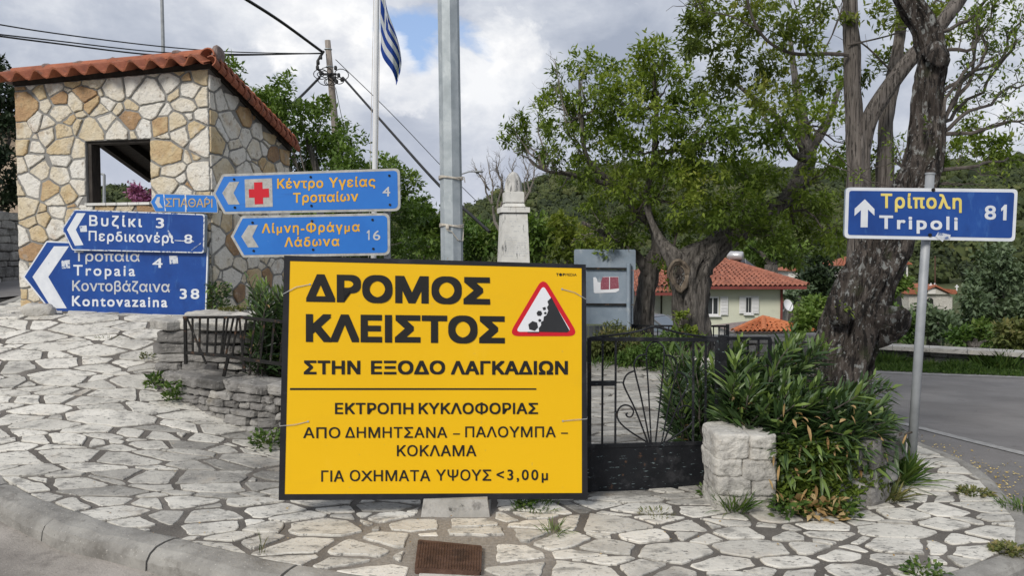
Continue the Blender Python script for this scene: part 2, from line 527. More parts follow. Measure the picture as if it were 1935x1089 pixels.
M['bark_walnut'] = mat('fissured walnut bark', [(.25, (.035, .03, .027)), (.45, (.10, .09, .08)), (.65, (.19, .172, .155)), (.8, (.27, .25, .23))], 9, 8, .95, 1.0, 10, stretch=(2.5, 2.5, .5), bdist=.05,
                       spots=[((.020, .017, .015), 7, .54, .07, .8, (3, 3, .4)), ((.33, .30, .25), 5, .62, .08, .5)])
M['twig'] = mat('twig bark', [(.3, (.05, .042, .036)), (.7, (.13, .112, .098))], 20, 5, .9)
M['twig_pale'] = mat('bare pale twigs', [(.3, (.13, .115, .10)), (.7, (.24, .215, .19))], 20, 5, .9)
M['cut_wood'] = mat('weathered cut wood', [(.3, (.07, .055, .042)), (.5, (.15, .12, .09)), (.7, (.27, .225, .18))], 10, 7, .9, .8, 30, stretch=(1, 1, .4), spots=[((.04, .03, .025), 7, .57, .1, .8)])
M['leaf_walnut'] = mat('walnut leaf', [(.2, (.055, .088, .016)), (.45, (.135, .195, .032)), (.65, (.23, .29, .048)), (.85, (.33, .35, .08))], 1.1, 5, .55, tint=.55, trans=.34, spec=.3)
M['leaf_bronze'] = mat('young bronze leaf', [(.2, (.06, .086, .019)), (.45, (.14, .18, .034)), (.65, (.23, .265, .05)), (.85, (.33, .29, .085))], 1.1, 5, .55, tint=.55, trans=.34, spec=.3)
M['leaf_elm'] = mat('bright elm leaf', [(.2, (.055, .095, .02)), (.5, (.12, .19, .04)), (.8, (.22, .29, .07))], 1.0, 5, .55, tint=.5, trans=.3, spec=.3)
M['leaf_oleander'] = mat('oleander blade', [(.15, (.020, .046, .018)), (.45, (.045, .085, .028)), (.65, (.085, .14, .038)), (.9, (.20, .28, .065))], 3, 4, .42, tint=.7, trans=.16, spec=.5)
M['leaf_dry'] = mat('dry blade', [(.2, (.26, .15, .06)), (.5, (.44, .29, .13)), (.8, (.58, .44, .24))], 8, 5, .8, tint=.6, trans=.2)
M['leaf_olive'] = mat('grey-green leaf', [(.2, (.045, .070, .036)), (.5, (.10, .145, .075)), (.8, (.19, .24, .14))], .8, 5, .6, tint=.5, trans=.15)
M['leaf_dark'] = mat('dark evergreen leaf', [(.2, (.010, .02, .009)), (.5, (.022, .04, .016)), (.8, (.045, .07, .026))], .8, 5, .6, tint=.5, trans=.1)
M['leaf_grass'] = mat('grass blade', [(.2, (.035, .075, .014)), (.5, (.075, .14, .025)), (.8, (.16, .21, .05))], 3, 4, .6, tint=.6, trans=.25)
M['leaf_straw'] = mat('half dry grass blade', [(.2, (.06, .08, .02)), (.5, (.12, .14, .04)), (.8, (.26, .22, .09))], 3, 4, .7, tint=.6, trans=.2)
M['leaf_pink'] = mat('pink blossom', [(.2, (.20, .05, .13)), (.5, (.34, .11, .25)), (.8, (.46, .20, .36))], 2, 4, .7, tint=.6, trans=.2)
M['petal'] = mat('fallen yellow petal', [(.2, (.42, .28, .05)), (.5, (.60, .44, .12)), (.8, (.66, .54, .25))], 9, 4, .8, tint=.6)
M['wood_far'] = mat('hillside foliage', [(.2, (.018, .028, .010)), (.4, (.038, .054, .016)), (.6, (.070, .090, .026)), (.8, (.115, .125, .042))], .05, 6, .8, tint=.6, trans=.08)
M['terrain'] = mat('rough hillside', [(.3, (.040, .052, .020)), (.5, (.075, .088, .032)), (.7, (.125, .12, .055))], .06, 9, .95, .5, 2, bdist=.3)
M['meadow'] = mat('soil', [(.3, (.05, .04, .026)), (.7, (.12, .095, .065))], 5, 8, .95, .8, 30)
M['plaster_green'] = mat('pale green plaster', [(.3, (.58, .59, .48)), (.7, (.65, .66, .54))], .6, 5, .9, spots=[((.40, .41, .31), .9, .58, .15, .4)])
M['plaster_white'] = mat('white plaster', [(.3, (.62, .60, .56)), (.7, (.74, .72, .68))], .8, 5, .9)
M['plaster_beige'] = mat('beige plaster', [(.3, (.40, .31, .23)), (.7, (.48, .385, .29))], .8, 5, .9)
M['pvc'] = mat('white shutter', [(.3, (.72, .72, .73)), (.7, (.80, .80, .80))], 2, 3, .5)
M['glass_dark'] = mat('dark window glass', [(.3, (.03, .034, .038)), (.7, (.055, .06, .066))], 1, 3, .08, spec=.6)
M['red_trim'] = mat('dark red trim', [(.3, (.17, .035, .03)), (.7, (.22, .055, .045))], 3, 3, .6)
M['car_paint'] = mat('silver grey car paint', [(.3, (.16, .165, .18)), (.7, (.19, .195, .21))], 2, 3, .3, metal=.4, spec=.6)
M['car_glass'] = mat('car glass', [(.3, (.10, .125, .15)), (.7, (.13, .155, .18))], 1, 2, .06, spec=.8)
M['rubber'] = mat('rubber', [(.3, (.015, .015, .015)), (.7, (.025, .025, .025))], 9, 3, .85)
M['tank'] = mat('brushed tank', [(.3, (.48, .48, .49)), (.7, (.56, .56, .57))], 4, 3, .35, metal=.4)
M['solar'] = mat('solar collector', [(.3, (.02, .02, .025)), (.7, (.035, .03, .035))], 4, 3, .25)
M['blackened'] = mat('unlit doorway', [(.3, (.012, .011, .010)), (.7, (.02, .019, .018))], 4, 3, .9)


def cement_patch():
    """paler, newer cement round the access cover"""
    nt = M['mortar'].node_tree
    b = nt.nodes['Principled BSDF']
    src = b.inputs['Base Color'].links[0].from_socket
    tc = N(nt, 'ShaderNodeTexCoord')
    nz = N(nt, 'ShaderNodeTexNoise', i_Scale=3.0, i_Detail=5)
    nt.links.new(tc.outputs['Object'], nz.inputs['Vector'])
    d = N(nt, 'ShaderNodeVectorMath', operation='DISTANCE')
    nt.links.new(tc.outputs['Object'], d.inputs[0])
    d.inputs[1].default_value = (-.30, 4.2, 0)
    v = math_node(nt, 'ADD', d.outputs['Value'], math_node(nt, 'MULTIPLY', nz.outputs[0], .8))
    r = ramp(nt, [(.98, (.85, .85, .85)), (1.0, (0, 0, 0))])
    mrn = N(nt, 'ShaderNodeMapRange', i_1=.85, i_2=1.15, i_3=.85, i_4=0.0)
    nt.links.new(v, mrn.inputs[0])
    n2 = N(nt, 'ShaderNodeTexNoise', i_Scale=40.0, i_Detail=8)
    nt.links.new(tc.outputs['Object'], n2.inputs['Vector'])
    rr = ramp(nt, [(.3, (.25, .225, .195)), (.7, (.38, .35, .31))])
    nt.links.new(n2.outputs[0], rr.inputs[0])
    nt.links.new(mix(nt, mrn.outputs[0], src, rr.outputs[0]), b.inputs['Base Color'])


cement_patch()


def flag_mat(name, col):
    return mat(name, [(.3, tuple(c * .92 for c in col)), (.7, col)], 6, 4, .8, trans=.25)


M['flag_blue'] = flag_mat('flag blue', (.010, .05, .30))
M['flag_white'] = flag_mat('flag white', (.62, .64, .70))
# ------------------------------------------------------------------ terrain functions


def smooth(t):
    t = min(1.0, max(0.0, t))
    return t * t * (3 - 2 * t)


_RY = [-6, 3.5, 4.5, 5.1, 6.1, 6.5, 7.2, 8.2, 9.0, 14.0]
_RZ = [0, 0, 0.0, .06, .27, .36, .56, .92, .97, 1.25]


def gz(x, y):
    """height of the pavement surface"""
    z = float(np.interp(y, _RY, _RZ)) * min(1.0, max(0.0, (-x - .9) / 2.35))
    if x > 3.2:
        z -= min(1.0, (x - 3.2) / 1.5) * max(0.0, (y - 5.5)) * .035
    return z


_PX = np.array([-2500, -600, 0, 230, 500, 760, 850, 940, 1000, 1050, 1200, 1400, 1650, 1800, 1935, 2500, 4500])
_PY = np.array([340, 335, 345, 352, 372, 386, 400, 368, 342, 322, 306, 308, 326, 306, 300, 296, 330])
_LR = [10, 14, 25, 60, 130]
_LZ = [.75, .85, 1.0, .2, -1]
_RR = [10, 13, 14, 20, 28, 40, 78, 130]
_RH = [-.55, -.6, -.65, -1.5, -2.2, -3.0, -4.2, -4.5]


def hz(x, y):
    """height of the far terrain"""
    r = math.hypot(x, y)
    az = math.atan2(x, y)
    px = 967.5 + F * math.tan(max(-1.25, min(1.25, az)))
    b = smooth((px - 560) / 380)
    v = float(np.interp(r, _LR, _LZ)) * (1 - b) + float(np.interp(r, _RR, _RH)) * b
    if r > 110:
        rr = 430
        ridge = CAMZ + (475 - float(np.interp(px, _PX, _PY))) * rr * math.cos(max(-1.2, min(1.2, az))) / F - 3.0
        s = (r - 110) / (rr - 110)
        if s <= 1:
            v = v + (ridge - v) * (0.75 * s + .25 * s * s)
        else:
            v = ridge - (r - rr) * .10
        v += noise.noise(Vector((x * .012, y * .012, 3))) * 5 * min(1, (r - 110) / 120) * (1 if s < .8 else max(0.25, (1.3 - s) * 2))
    return v

# ------------------------------------------------------------------ stones: cells of a power diagram


def clip_poly(poly, n, d):
    """keep the part of poly with p.n <= d"""
    out = []
    m = len(poly)
    for i in range(m):
        a, b = poly[i], poly[(i + 1) % m]
        da = a[0] * n[0] + a[1] * n[1] - d
        db = b[0] * n[0] + b[1] * n[1] - d
        if da <= 0:
            out.append(a)
        if (da < 0) != (db < 0) and abs(da - db) > 1e-12 and da != 0 and db != 0:
            t = da / (da - db)
            out.append((a[0] + (b[0] - a[0]) * t, a[1] + (b[1] - a[1]) * t))
    return out


def cells(seeds, gap, wvar=0.35, reach=None):
    """seeds (n,2): irregular stone outlines around each seed, gap = (least, most) half joint"""
    S = np.asarray(seeds, dtype=float)
    n = len(S)
    res = []
    d2 = ((S[:, None, :] - S[None, :, :]) ** 2).sum(2) if n < 2500 else None
    nn = np.sort(d2, axis=1)[:, 1:4].mean(1) if d2 is not None else None
    W = nn * rng.uniform(-wvar, wvar, n)
    G = rng.uniform(gap[0], gap[1], (n,))
    for i in range(n):
        order = np.argsort(d2[i])[1:22]
        rad = math.sqrt(d2[i][order[6]]) * 1.25
        poly = [(S[i][0] + rad * math.cos(a), S[i][1] + rad * math.sin(a)) for a in np.linspace(0, 2 * math.pi, 9)[:-1]]
        for j in order:
            dv = S[j] - S[i]
            L = math.sqrt(d2[i][j])
            nrm = dv / L
            mid = (d2[i][j] + W[i] - W[j]) / (2 * L)
            off = float(S[i] @ nrm) + mid - (G[i] + G[j]) * .5 - rng.uniform(0, gap[0])
            poly = clip_poly(poly, nrm, off)
            if len(poly) < 3:
                break
        if len(poly) >= 3:
            res.append((i, poly))
    return res


def split_cells(cl, prob, gap, amin):
    """break some stone outlines in two along a random crack"""
    out = []
    for i, p in cl:
        stack = [p]
        for _ in range(2):
            nxt = []
            for q in stack:
                A = abs(area(q))
                if len(q) >= 3 and A > amin and random.random() < prob:
                    cx = sum(v[0] for v in q) / len(q)
                    cy = sum(v[1] for v in q) / len(q)
                    # cut roughly across the long axis, off centre
                    far = max(q, key=lambda v: (v[0] - cx) ** 2 + (v[1] - cy) ** 2)
                    an = math.atan2(far[1] - cy, far[0] - cx) + random.gauss(0, .5)
                    n = (math.cos(an), math.sin(an))
                    o = cx * n[0] + cy * n[1] + random.uniform(-.25, .25) * math.sqrt(A)
                    g_ = random.uniform(*gap)
                    nxt += [clip_poly(q, n, o - g_), clip_poly(q, (-n[0], -n[1]), -(o + g_))]
                else:
                    nxt.append(q)
            stack = [q for q in nxt if len(q) >= 3]
            prob *= .6
        out += [(i, q) for q in stack]
    return out


def area(poly):
    return .5 * sum(poly[i][0] * poly[(i + 1) % len(poly)][1] - poly[(i + 1) % len(poly)][0] * poly[i][1] for i in range(len(poly)))


def rough_outline(poly, step, amp, round_=.25):
    """cut the corners and roughen the edges of a polygon"""
    m = len(poly)
    p2 = []
    for i in range(m):
        a, b, c = poly[i - 1], poly[i], poly[(i + 1) % m]
        t = random.uniform(round_ * .4, round_)
        p2.append((b[0] + (a[0] - b[0]) * t, b[1] + (a[1] - b[1]) * t))
        if random.random() < .6:
            p2.append((b[0] * .86 + (a[0] + c[0]) * .07, b[1] * .86 + (a[1] + c[1]) * .07))
        p2.append((b[0] + (c[0] - b[0]) * t, b[1] + (c[1] - b[1]) * t))
    out = []
    sd = random.random() * 100
    m = len(p2)
    for i in range(m):
        a, b = p2[i], p2[(i + 1) % m]
        L = math.hypot(b[0] - a[0], b[1] - a[1])
        k = max(1, int(L / step))
        for q in range(k):
            t = q / k
            x, y = a[0] + (b[0] - a[0]) * t, a[1] + (b[1] - a[1]) * t
            v = Vector((x / step * .45, y / step * .45, sd))
            out.append((x + noise.noise(v) * amp, y + noise.noise(v + Vector((9, 4, 2))) * amp))
    return out


def stone_mesh(mb, outline, to3, h, tint, bevel=.006, sink=.02):
    """a flat stone: outline -> 3D by to3(u, v, height)"""
    cx = sum(p[0] for p in outline) / len(outline)
    cy = sum(p[1] for p in outline) / len(outline)
    n = len(outline)
    vs = [to3(p[0], p[1], -sink) for p in outline]
    vs += [to3(p[0], p[1], h - bevel) for p in outline]
    ins = []
    for p in outline:
        L = math.hypot(p[0] - cx, p[1] - cy) + 1e-6
        k = max(0, 1 - bevel * 1.3 / L)
        ins.append((cx + (p[0] - cx) * k, cy + (p[1] - cy) * k))
    vs += [to3(p[0], p[1], h) for p in ins]
    vs.append(to3(cx, cy, h + random.uniform(-.002, .004)))
    fs = []
    for i in range(n):
        j = (i + 1) % n
        fs += [(i, j, j + n, i + n), (i + n, j + n, j + 2 * n, i + 2 * n), (i + 2 * n, j + 2 * n, 3 * n)]
    mb.add(vs, fs, tint)


def inside(poly, x, y):
    c = False
    m = len(poly)
    for i in range(m):
        x1, y1 = poly[i][0], poly[i][1]
        x2, y2 = poly[i - 1][0], poly[i - 1][1]
        if (y1 > y) != (y2 > y) and x < (x2 - x1) * (y - y1) / (y2 - y1) + x1:
            c = not c
    return c


def poisson(x0, x1, y0, y1, dist, ok=None, tries=30):
    """random points at least dist(x, y) apart"""
    pts = []
    cell = {}
    gs = .5
    n = int((x1 - x0) * (y1 - y0) / .02) * 2
    fails = 0
    for _ in range(n):
        x, y = random.uniform(x0, x1), random.uniform(y0, y1)
        if ok and not ok(x, y):
            continue
        d = dist(x, y)
        ci, cj = int(x / gs), int(y / gs)
        good = True
        for a in (-1, 0, 1):
            for b in (-1, 0, 1):
                for (qx, qy, qd) in cell.get((ci + a, cj + b), ()):
                    if (qx - x) ** 2 + (qy - y) ** 2 < (min(d, qd) if True else d) ** 2:
                        good = False
                        break
                if not good:
                    break
            if not good:
                break
        if good:
            pts.append((x, y))
            cell.setdefault((ci, cj), []).append((x, y, d))
    return pts

# ------------------------------------------------------------------ flat lettering and shapes placed on real planes


class Face:
    """plane of a sign face; pt() meets it with the ray through a photo pixel"""

    def __init__(self, a, b, c):
        self.o = Vector(a)
        n = (Vector(b) - self.o).cross(Vector(c) - self.o).normalized()
        if n.dot(Vector((0, 0, CAMZ)) - self.o) < 0:
            n = -n
        self.n = n

    def pt(self, px, py, off=0.0):
        d = ray(px, py)
        e = Vector((0, 0, CAMZ))
        t = (self.o - e).dot(self.n) / d.dot(self.n)
        return e + d * t + self.n * off

    def flat(self, mb, poly, off, thick=.0012, tint=.5):
        """solid plate whose outline is given in photo pixels, front at off"""
        q = [self.pt(x, y, off) for x, y in poly]
        mb.prism(q, -self.n * thick, tint)


def roundpoly(pts, r, k=5):
    """polygon with rounded corners; r one radius or one per corner"""
    m = len(pts)
    rs = r if isinstance(r, (list, tuple)) else [r] * m
    out = []
    for i in range(m):
        a, b, c = Vector(pts[i - 1]), Vector(pts[i]), Vector(pts[(i + 1) % m])
        if rs[i] <= 0:
            out.append(tuple(b))
            continue
        u, v = (a - b), (c - b)
        ra, rb = min(rs[i], u.length * .49), min(rs[i], v.length * .49)
        p, q = b + u.normalized() * ra, b + v.normalized() * rb
        for s in range(k + 1):
            t = s / k
            w = p * (1 - t) ** 2 + b * 2 * t * (1 - t) + q * t * t
            out.append((w.x, w.y))
    return out


def disc(x, y, r, n=10, sq=1.0):
    return [(x + r * math.cos(2 * math.pi * i / n), y + r * sq * math.sin(2 * math.pi * i / n)) for i in range(n)]


def inset(poly, d):
    """move every edge of a polygon inwards by d"""
    m = len(poly)
    s = 1 if area(poly) > 0 else -1
    out = []
    for i in range(m):
        a, b, c = Vector(poly[i - 1]), Vector(poly[i]), Vector(poly[(i + 1) % m])
        e1, e2 = (b - a).normalized(), (c - b).normalized()
        n1, n2 = Vector((-e1.y, e1.x)) * s, Vector((-e2.y, e2.x)) * s
        bis = n1 + n2
        L = bis.length
        if L < 1e-6:
            out.append(tuple(b + n1 * d))
        else:
            bis /= L
            out.append(tuple(b + bis * min(d / max(bis.dot(n1), .35), 3 * abs(d)) if d >= 0 else b + bis * max(d / max(bis.dot(n1), .35), -2.2 * abs(d))))
    return out


_GL = {}


def glyphs(text, spacing=1.0):
    """outlines of a line of text: list of (outer, [holes]) in font units, its width and cap height"""
    cu = bpy.data.curves.new("lettering", 'FONT')
    cu.body = text.replace("\u03a7", "X")
    cu.space_character = spacing
    cu.resolution_u = 5
    o = bpy.data.objects.new("lettering", cu)
    COL.objects.link(o)
    dg = bpy.context.evaluated_depsgraph_get()
    dg.update()
    c2 = o.evaluated_get(dg).to_curve(dg, apply_modifiers=False)
    polys = []
    for sp in c2.splines:
        bz = sp.bezier_points
        m = len(bz)
        pts = []
        for i in range(m):
            a, b = bz[i], bz[(i + 1) % m]
            p0, p1, p2, p3 = a.co, a.handle_right, b.handle_left, b.co
            straight = abs((p1 - p0).cross(p3 - p0).length) < 1e-5 and abs((p2 - p0).cross(p3 - p0).length) < 1e-5
            k = 1 if straight else 4
            for s in range(k):
                t = s / k
                w = p0 * (1 - t) ** 3 + p1 * 3 * t * (1 - t) ** 2 + p2 * 3 * t * t * (1 - t) + p3 * t ** 3
                if not pts or (Vector(pts[-1]) - Vector((w.x, w.y))).length > 1e-5:
                    pts.append((w.x, w.y))
        if len(pts) > 2 and abs(area(pts)) > 1e-6:
            polys.append(pts)
    o.to_curve_clear()
    bpy.data.objects.remove(o)
    bpy.data.curves.remove(cu)
    if not polys:
        return [], 1
    ar = [area(p) for p in polys]
    outs, holes = [], []
    for i, p in enumerate(polys):
        cont = [j for j, q in enumerate(polys) if j != i and abs(ar[j]) > abs(ar[i]) and all(inside(q, v[0] + .0007, v[1] + .0003) for v in p)]
        par = min(cont, key=lambda j: abs(ar[j])) if cont else None
        (holes if par is not None and ar[par] * ar[i] < 0 and len(cont) % 2 == 1 else outs).append(p)
    res = [[p, []] for p in outs]
    for h in holes:
        best = [r for r in res if area(r[0]) * area(h) < 0 and abs(area(r[0])) > abs(area(h)) and all(inside(r[0], v[0] + .0007, v[1] + .0003) for v in h)]
        if best:
            min(best, key=lambda r: abs(area(r[0])))[1].append(h)
    xs = [p[0] for q in outs for p in q]
    return res, (min(xs), max(xs))


_CAP = {}


def letter(mb, face, text, x0, x1, top, base, top2=None, base2=None, bold=0.0, off=.002, fit=True, maxsp=1.28, extra=0.0):
    """text between pixel columns x0..x1; capitals from top to base at x0 and top2 to base2 at x1"""
    if 'cap' not in _CAP:
        gl, _ = glyphs("Η")
        ys = [p[1] for q in gl for p in q[0]]
        _CAP['cap'] = max(ys) - min(ys)
    cap = _CAP['cap'] + 2 * bold
    top2 = top if top2 is None else top2
    base2 = base if base2 is None else base2
    hpx = ((base - top) + (base2 - top2)) / 2
    aim = (x1 - x0) / hpx * cap
    sp = 1.0
    gl, (a, b) = glyphs(text, 1.0)
    w1 = b - a + 2 * bold
    if fit and len(text) > 1:
        _, (a2, b2) = glyphs(text, 1.5)
        k = ((b2 - a2) - (b - a)) / .5
        if k > 1e-4:
            sp = max(.86, min(maxsp, 1 + (aim - w1) / k))
            gl, (a, b) = glyphs(text, sp)
    w = b - a + 2 * bold
    lift = 0
    shifts = [(0, 0)] if not bold else [(i * bold, j * bold) for i in (-1, 0, 1) for j in (-1, 0, 1)]
    for outer, holes in gl:
        rings = [outer] + holes
        v2 = [p for r in rings for p in r]
        tris = geometry.tessellate_polygon([[Vector((p[0], p[1], 0)) for p in r] for r in rings])
        for sx, sy in shifts:
            lift = (lift + 1) % 27
            vs = []
            for p in v2:
                u = (p[0] + sx - a + bold) / w
                px = x0 + (x1 - x0) * u
                bl = base + (base2 - base) * u
                hh = (base - top) + ((base2 - top2) - (base - top)) * u
                py = bl - (p[1] + sy + bold) / cap * hh
                vs.append(face.pt(px, py, off + extra + lift * .00008))
            mb.add(vs, tris, .5)

# ------------------------------------------------------------------ foliage


def unit(v):
    return v / np.maximum(np.linalg.norm(v, axis=-1, keepdims=True), 1e-9)


def leaves(name, pos, dirs, length, width, material, parent=None, tint=None, fold=.18, droop=0.0, segs=1):
    """many blades: base points, directions, lengths, widths"""
    n = len(pos)
    d = unit(dirs)
    ref = rng.normal(size=(n, 3)) * .35 + np.array([0, 0, 1.0])
    s = unit(np.cross(d, ref))
    nn = unit(np.cross(s, d))
    L = np.asarray(length).reshape(-1, 1) * np.ones((n, 1))
    W = np.asarray(width).reshape(-1, 1) * np.ones((n, 1))
    if segs == 1:
        b = pos
        mid = pos + d * L * .45 - nn * W * 0
        l = mid + s * W * .5 + nn * W * fold
        r = mid - s * W * .5 + nn * W * fold
        t = pos + d * L - np.array([0, 0, 1.0]) * L * droop
        V = np.stack([b, l, t, r], 1).reshape(-1, 3)
        k = np.arange(n)[:, None] * 4
        Q = [np.concatenate([k + np.array([[0, 2, 1]]), k + np.array([[0, 3, 2]])])]
        m = 4
    else:
        z = np.array([0, 0, 1.0])
        p1 = pos + d * L * .35 - z * L * droop * .10
        p2 = pos + d * L * .70 - z * L * droop * .42
        t = pos + d * L - z * L * droop
        V = np.stack([pos, p1 + s * W * .5 + nn * W * fold, p1, p1 - s * W * .5 + nn * W * fold,
                      p2 + s * W * .42 + nn * W * fold, p2, p2 - s * W * .42 + nn * W * fold, t], 1).reshape(-1, 3)
        k = np.arange(n)[:, None] * 8
        Q = [np.concatenate([k + np.array([[a]]) if False else k + np.array([a]) for a in ([0, 2, 1], [0, 3, 2], [4, 5, 7], [5, 6, 7])]),
             np.concatenate([k + np.array([a]) for a in ([1, 2, 5, 4], [2, 3, 6, 5])])]
        m = 8
    tt = None
    if tint is not None:
        tt = np.repeat(np.clip(tint, 0, 1), m)
    return np_mesh(name, V, Q, material, parent, tt)


def sprays(centres, radii, nspray, nleaf, L, W, squash=.75, droop=.25, up=.2):
    """compound leaves through ellipsoidal clumps: arrays of base, direction, tint"""
    pos, dr, ti = [], [], []
    for c, r, k in zip(centres, radii, nspray):
        k = int(k)
        if k < 1:
            continue
        m = max(3, k // 7)
        sub = unit(rng.normal(size=(m, 3))) * (rng.random((m, 1)) ** .4)
        q = sub[rng.integers(0, m, k)] + rng.normal(size=(k, 3)) * .17
        p = np.asarray(c) + q * np.asarray(r)
        axis = unit(q * .8 + rng.normal(size=(k, 3)) * .5 + np.array([0, 0, up]))
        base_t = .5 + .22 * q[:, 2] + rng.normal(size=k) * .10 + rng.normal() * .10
        for i in range(nleaf):
            a = axis + rng.normal(size=(k, 3)) * .75 - np.array([0, 0, droop])
            pos.append(p + axis * (L * (.25 * (i % 3))) + rng.normal(size=(k, 3)) * L * .35)
            dr.append(a)
            ti.append(base_t + rng.normal(size=k) * .06)
    return np.concatenate(pos), np.concatenate(dr), np.concatenate(ti)


def spline(pts, n):
    """Catmull-Rom through points ((x,y,z,r) tuples)"""
    A = [np.array(p, dtype=float) for p in pts]
    A = [2 * A[0] - A[1]] + A + [2 * A[-1] - A[-2]]
    out = []
    m = len(A) - 3
    for i in range(m):
        p0, p1, p2, p3 = A[i:i + 4]
        k = n if i < m - 1 else n + 1
        for s in range(k):
            t = s / n
            out.append(.5 * ((2 * p1) + (-p0 + p2) * t + (2 * p0 - 5 * p1 + 4 * p2 - p3) * t * t + (-p0 + 3 * p1 - 3 * p2 + p3) * t ** 3))
    return out


def trunk_mesh(mb, path, n=26, seg=8, amp=.16, ridge=7, seed=0, lump=.12, flare=0.0):
    """bark-ridged trunk along (x,y,z,r) points"""
    sp = spline(path, seg)
    m = len(sp)
    vs, fs = [], []
    s = None
    acc = 0
    for i, q in enumerate(sp):
        p = Vector(q[:3])
        d = Vector(sp[min(i + 1, m - 1)][:3]) - Vector(sp[max(i - 1, 0)][:3])
        d.normalize()
        if s is None:
            s = d.cross(Vector((.2, 1, .1))).normalized()
        s = (s - d * s.dot(d)).normalized()
        t = d.cross(s)
        if i:
            acc += (p - Vector(sp[i - 1][:3])).length
        for k in range(n):
            a = 2 * math.pi * k / n
            ca, sa = math.cos(a), math.sin(a)
            v = Vector((ca * ridge * .5, sa * ridge * .5, acc * 1.6 + seed))
            rd = 1 - 2 * abs(noise.noise(v))
            lp = noise.noise(Vector((ca * 1.2, sa * 1.2, acc * 2.2 + seed * 3)))
            rr = q[3] * (1 + amp * (rd - .5) + lump * lp)
            vs.append(p + (s * ca + t * sa) * rr)
    for i in range(m - 1):
        for k in range(n):
            fs.append((i * n + k, i * n + (k + 1) % n, (i + 1) * n + (k + 1) % n, (i + 1) * n + k))
    fs.append(tuple(range(n - 1, -1, -1)))
    fs.append(tuple(range((m - 1) * n, m * n)))
    mb.add(vs, fs)


def wiggle(a, b, n, amp, sag=0.0):
    a, b = Vector(a), Vector(b)
    L = (b - a).length
    o = Vector((random.random() * 90, random.random() * 90, 0))
    pts = []
    for i in range(n + 1):
        t = i / n
        w = math.sin(math.pi * t)
        p = a.lerp(b, t)
        q = Vector((noise.noise(o + Vector((t * 2.2, 0, 0))), noise.noise(o + Vector((0, t * 2.2, 5))), noise.noise(o + Vector((3, t * 2.2, 9)))))
        pts.append(p + q * amp * L * min(1, t * 3) - Vector((0, 0, sag * L * w)))
    return pts


def limb(mb, a, b, r0, r1, n=6, amp=.22, sides=6, sag=0.0, twigs=0, tl=.5):
    pts = wiggle(a, b, n, amp, sag)
    mb.tube(pts, [r0 + (r1 - r0) * i / n for i in range(n + 1)], sides)
    for _ in range(twigs):
        i = random.randint(max(1, n // 3), n)
        p = pts[i]
        d = (pts[min(i, n)] - pts[i - 1]).normalized() + Vector((random.gauss(0, .7), random.gauss(0, .7), random.gauss(.25, .6)))
        q = p + d.normalized() * tl * random.uniform(.5, 1.1)
        w = wiggle(p, q, 4, .3)
        mb.tube(w, [max(r1 * .75, .004) * (1 - .8 * k / 4) for k in range(5)], 4)
        for _ in range(2):
            e = w[random.randint(1, 3)]
            f = e + (d.normalized() + Vector((random.gauss(0, .9), random.gauss(0, .9), random.gauss(.2, .7)))).normalized() * tl * random.uniform(.25, .5)
            mb.tube(wiggle(e, f, 3, .3), [max(r1 * .4, .003), max(r1 * .3, .0025), .002, .0015], 3)
    return pts


def wave_tiles(mb, p00, p10, p01, p11, nw, amp, lift=.02, course=.34, thick=.02, tintv=.25, res=8):
    """barrel tiles: p00->p10 along the eave, p00->p01 up the slope"""
    p00, p10, p01, p11 = map(Vector, (p00, p10, p01, p11))
    nrm = (p10 - p00).cross(p01 - p00).normalized()
    if nrm.z < 0:
        nrm = -nrm
    L = ((p01 - p00).length + (p11 - p10).length) / 2
    nc = max(1, round(L / course))
    nu = nw * res
    for c in range(nc):
        v0, v1 = c / nc, min(1.0, (c + 1.08) / nc)
        for w in range(nw):
            vs, fs = [], []
            tn = .5 + random.uniform(-tintv, tintv)
            jl = random.uniform(-.004, .004)
            for j, v in enumerate((v0, v1)):
                up = (lift if j == 0 else 0.0) + jl
                for i in range(res + 1):
                    u = (w + i / res) / nw
                    a = p00.lerp(p10, u)
                    b = p01.lerp(p11, u)
                    h = amp * math.cos(2 * math.pi * i / res + math.pi)
                    vs.append(a.lerp(b, v) + nrm * (h + up + amp))
            k = res + 1
            for i in range(res):
                fs.append((i, i + 1, i + 1 + k, i + k))
            b0 = len(vs)
            vs += [p - nrm * thick for p in vs[:2 * k]]
            for i in range(res):
                fs.append((b0 + i + k, b0 + i + 1 + k, b0 + i + 1, b0 + i))
                fs.append((i + 1, i, b0 + i, b0 + i + 1))
            mb.add(vs, fs, tn)


def half_pipe(mb, a, b, r, up=(0, 0, 1), n=8, tint=.5, r2=None, thick=.015):
    """ridge tile: a half cylinder from a to b, open below"""
    a, b = Vector(a), Vector(b)
    d = (b - a).normalized()
    s = d.cross(Vector(up)).normalized()
    t = s.cross(d)
    vs, fs = [], []
    for p, rr in ((a, r), (b, r2 or r)):
        for k in range(n + 1):
            an = math.pi * k / n
            vs.append(p + s * math.cos(an) * rr + t * math.sin(an) * rr)
        for k in range(n + 1):
            an = math.pi * k / n
            vs.append(p + s * math.cos(an) * (rr - thick) + t * math.sin(an) * (rr - thick))
    m = n + 1
    for k in range(n):
        fs += [(k, k + 1, k + 1 + 2 * m, k + 2 * m), (k + m + 1, k + m, k + 3 * m, k + 3 * m + 1), (k + 1, k, k + m, k + m + 1), (k + 2 * m, k + 1 + 2 * m, k + 1 + 3 * m, k + 3 * m)]
    mb.add(vs, fs, tint)


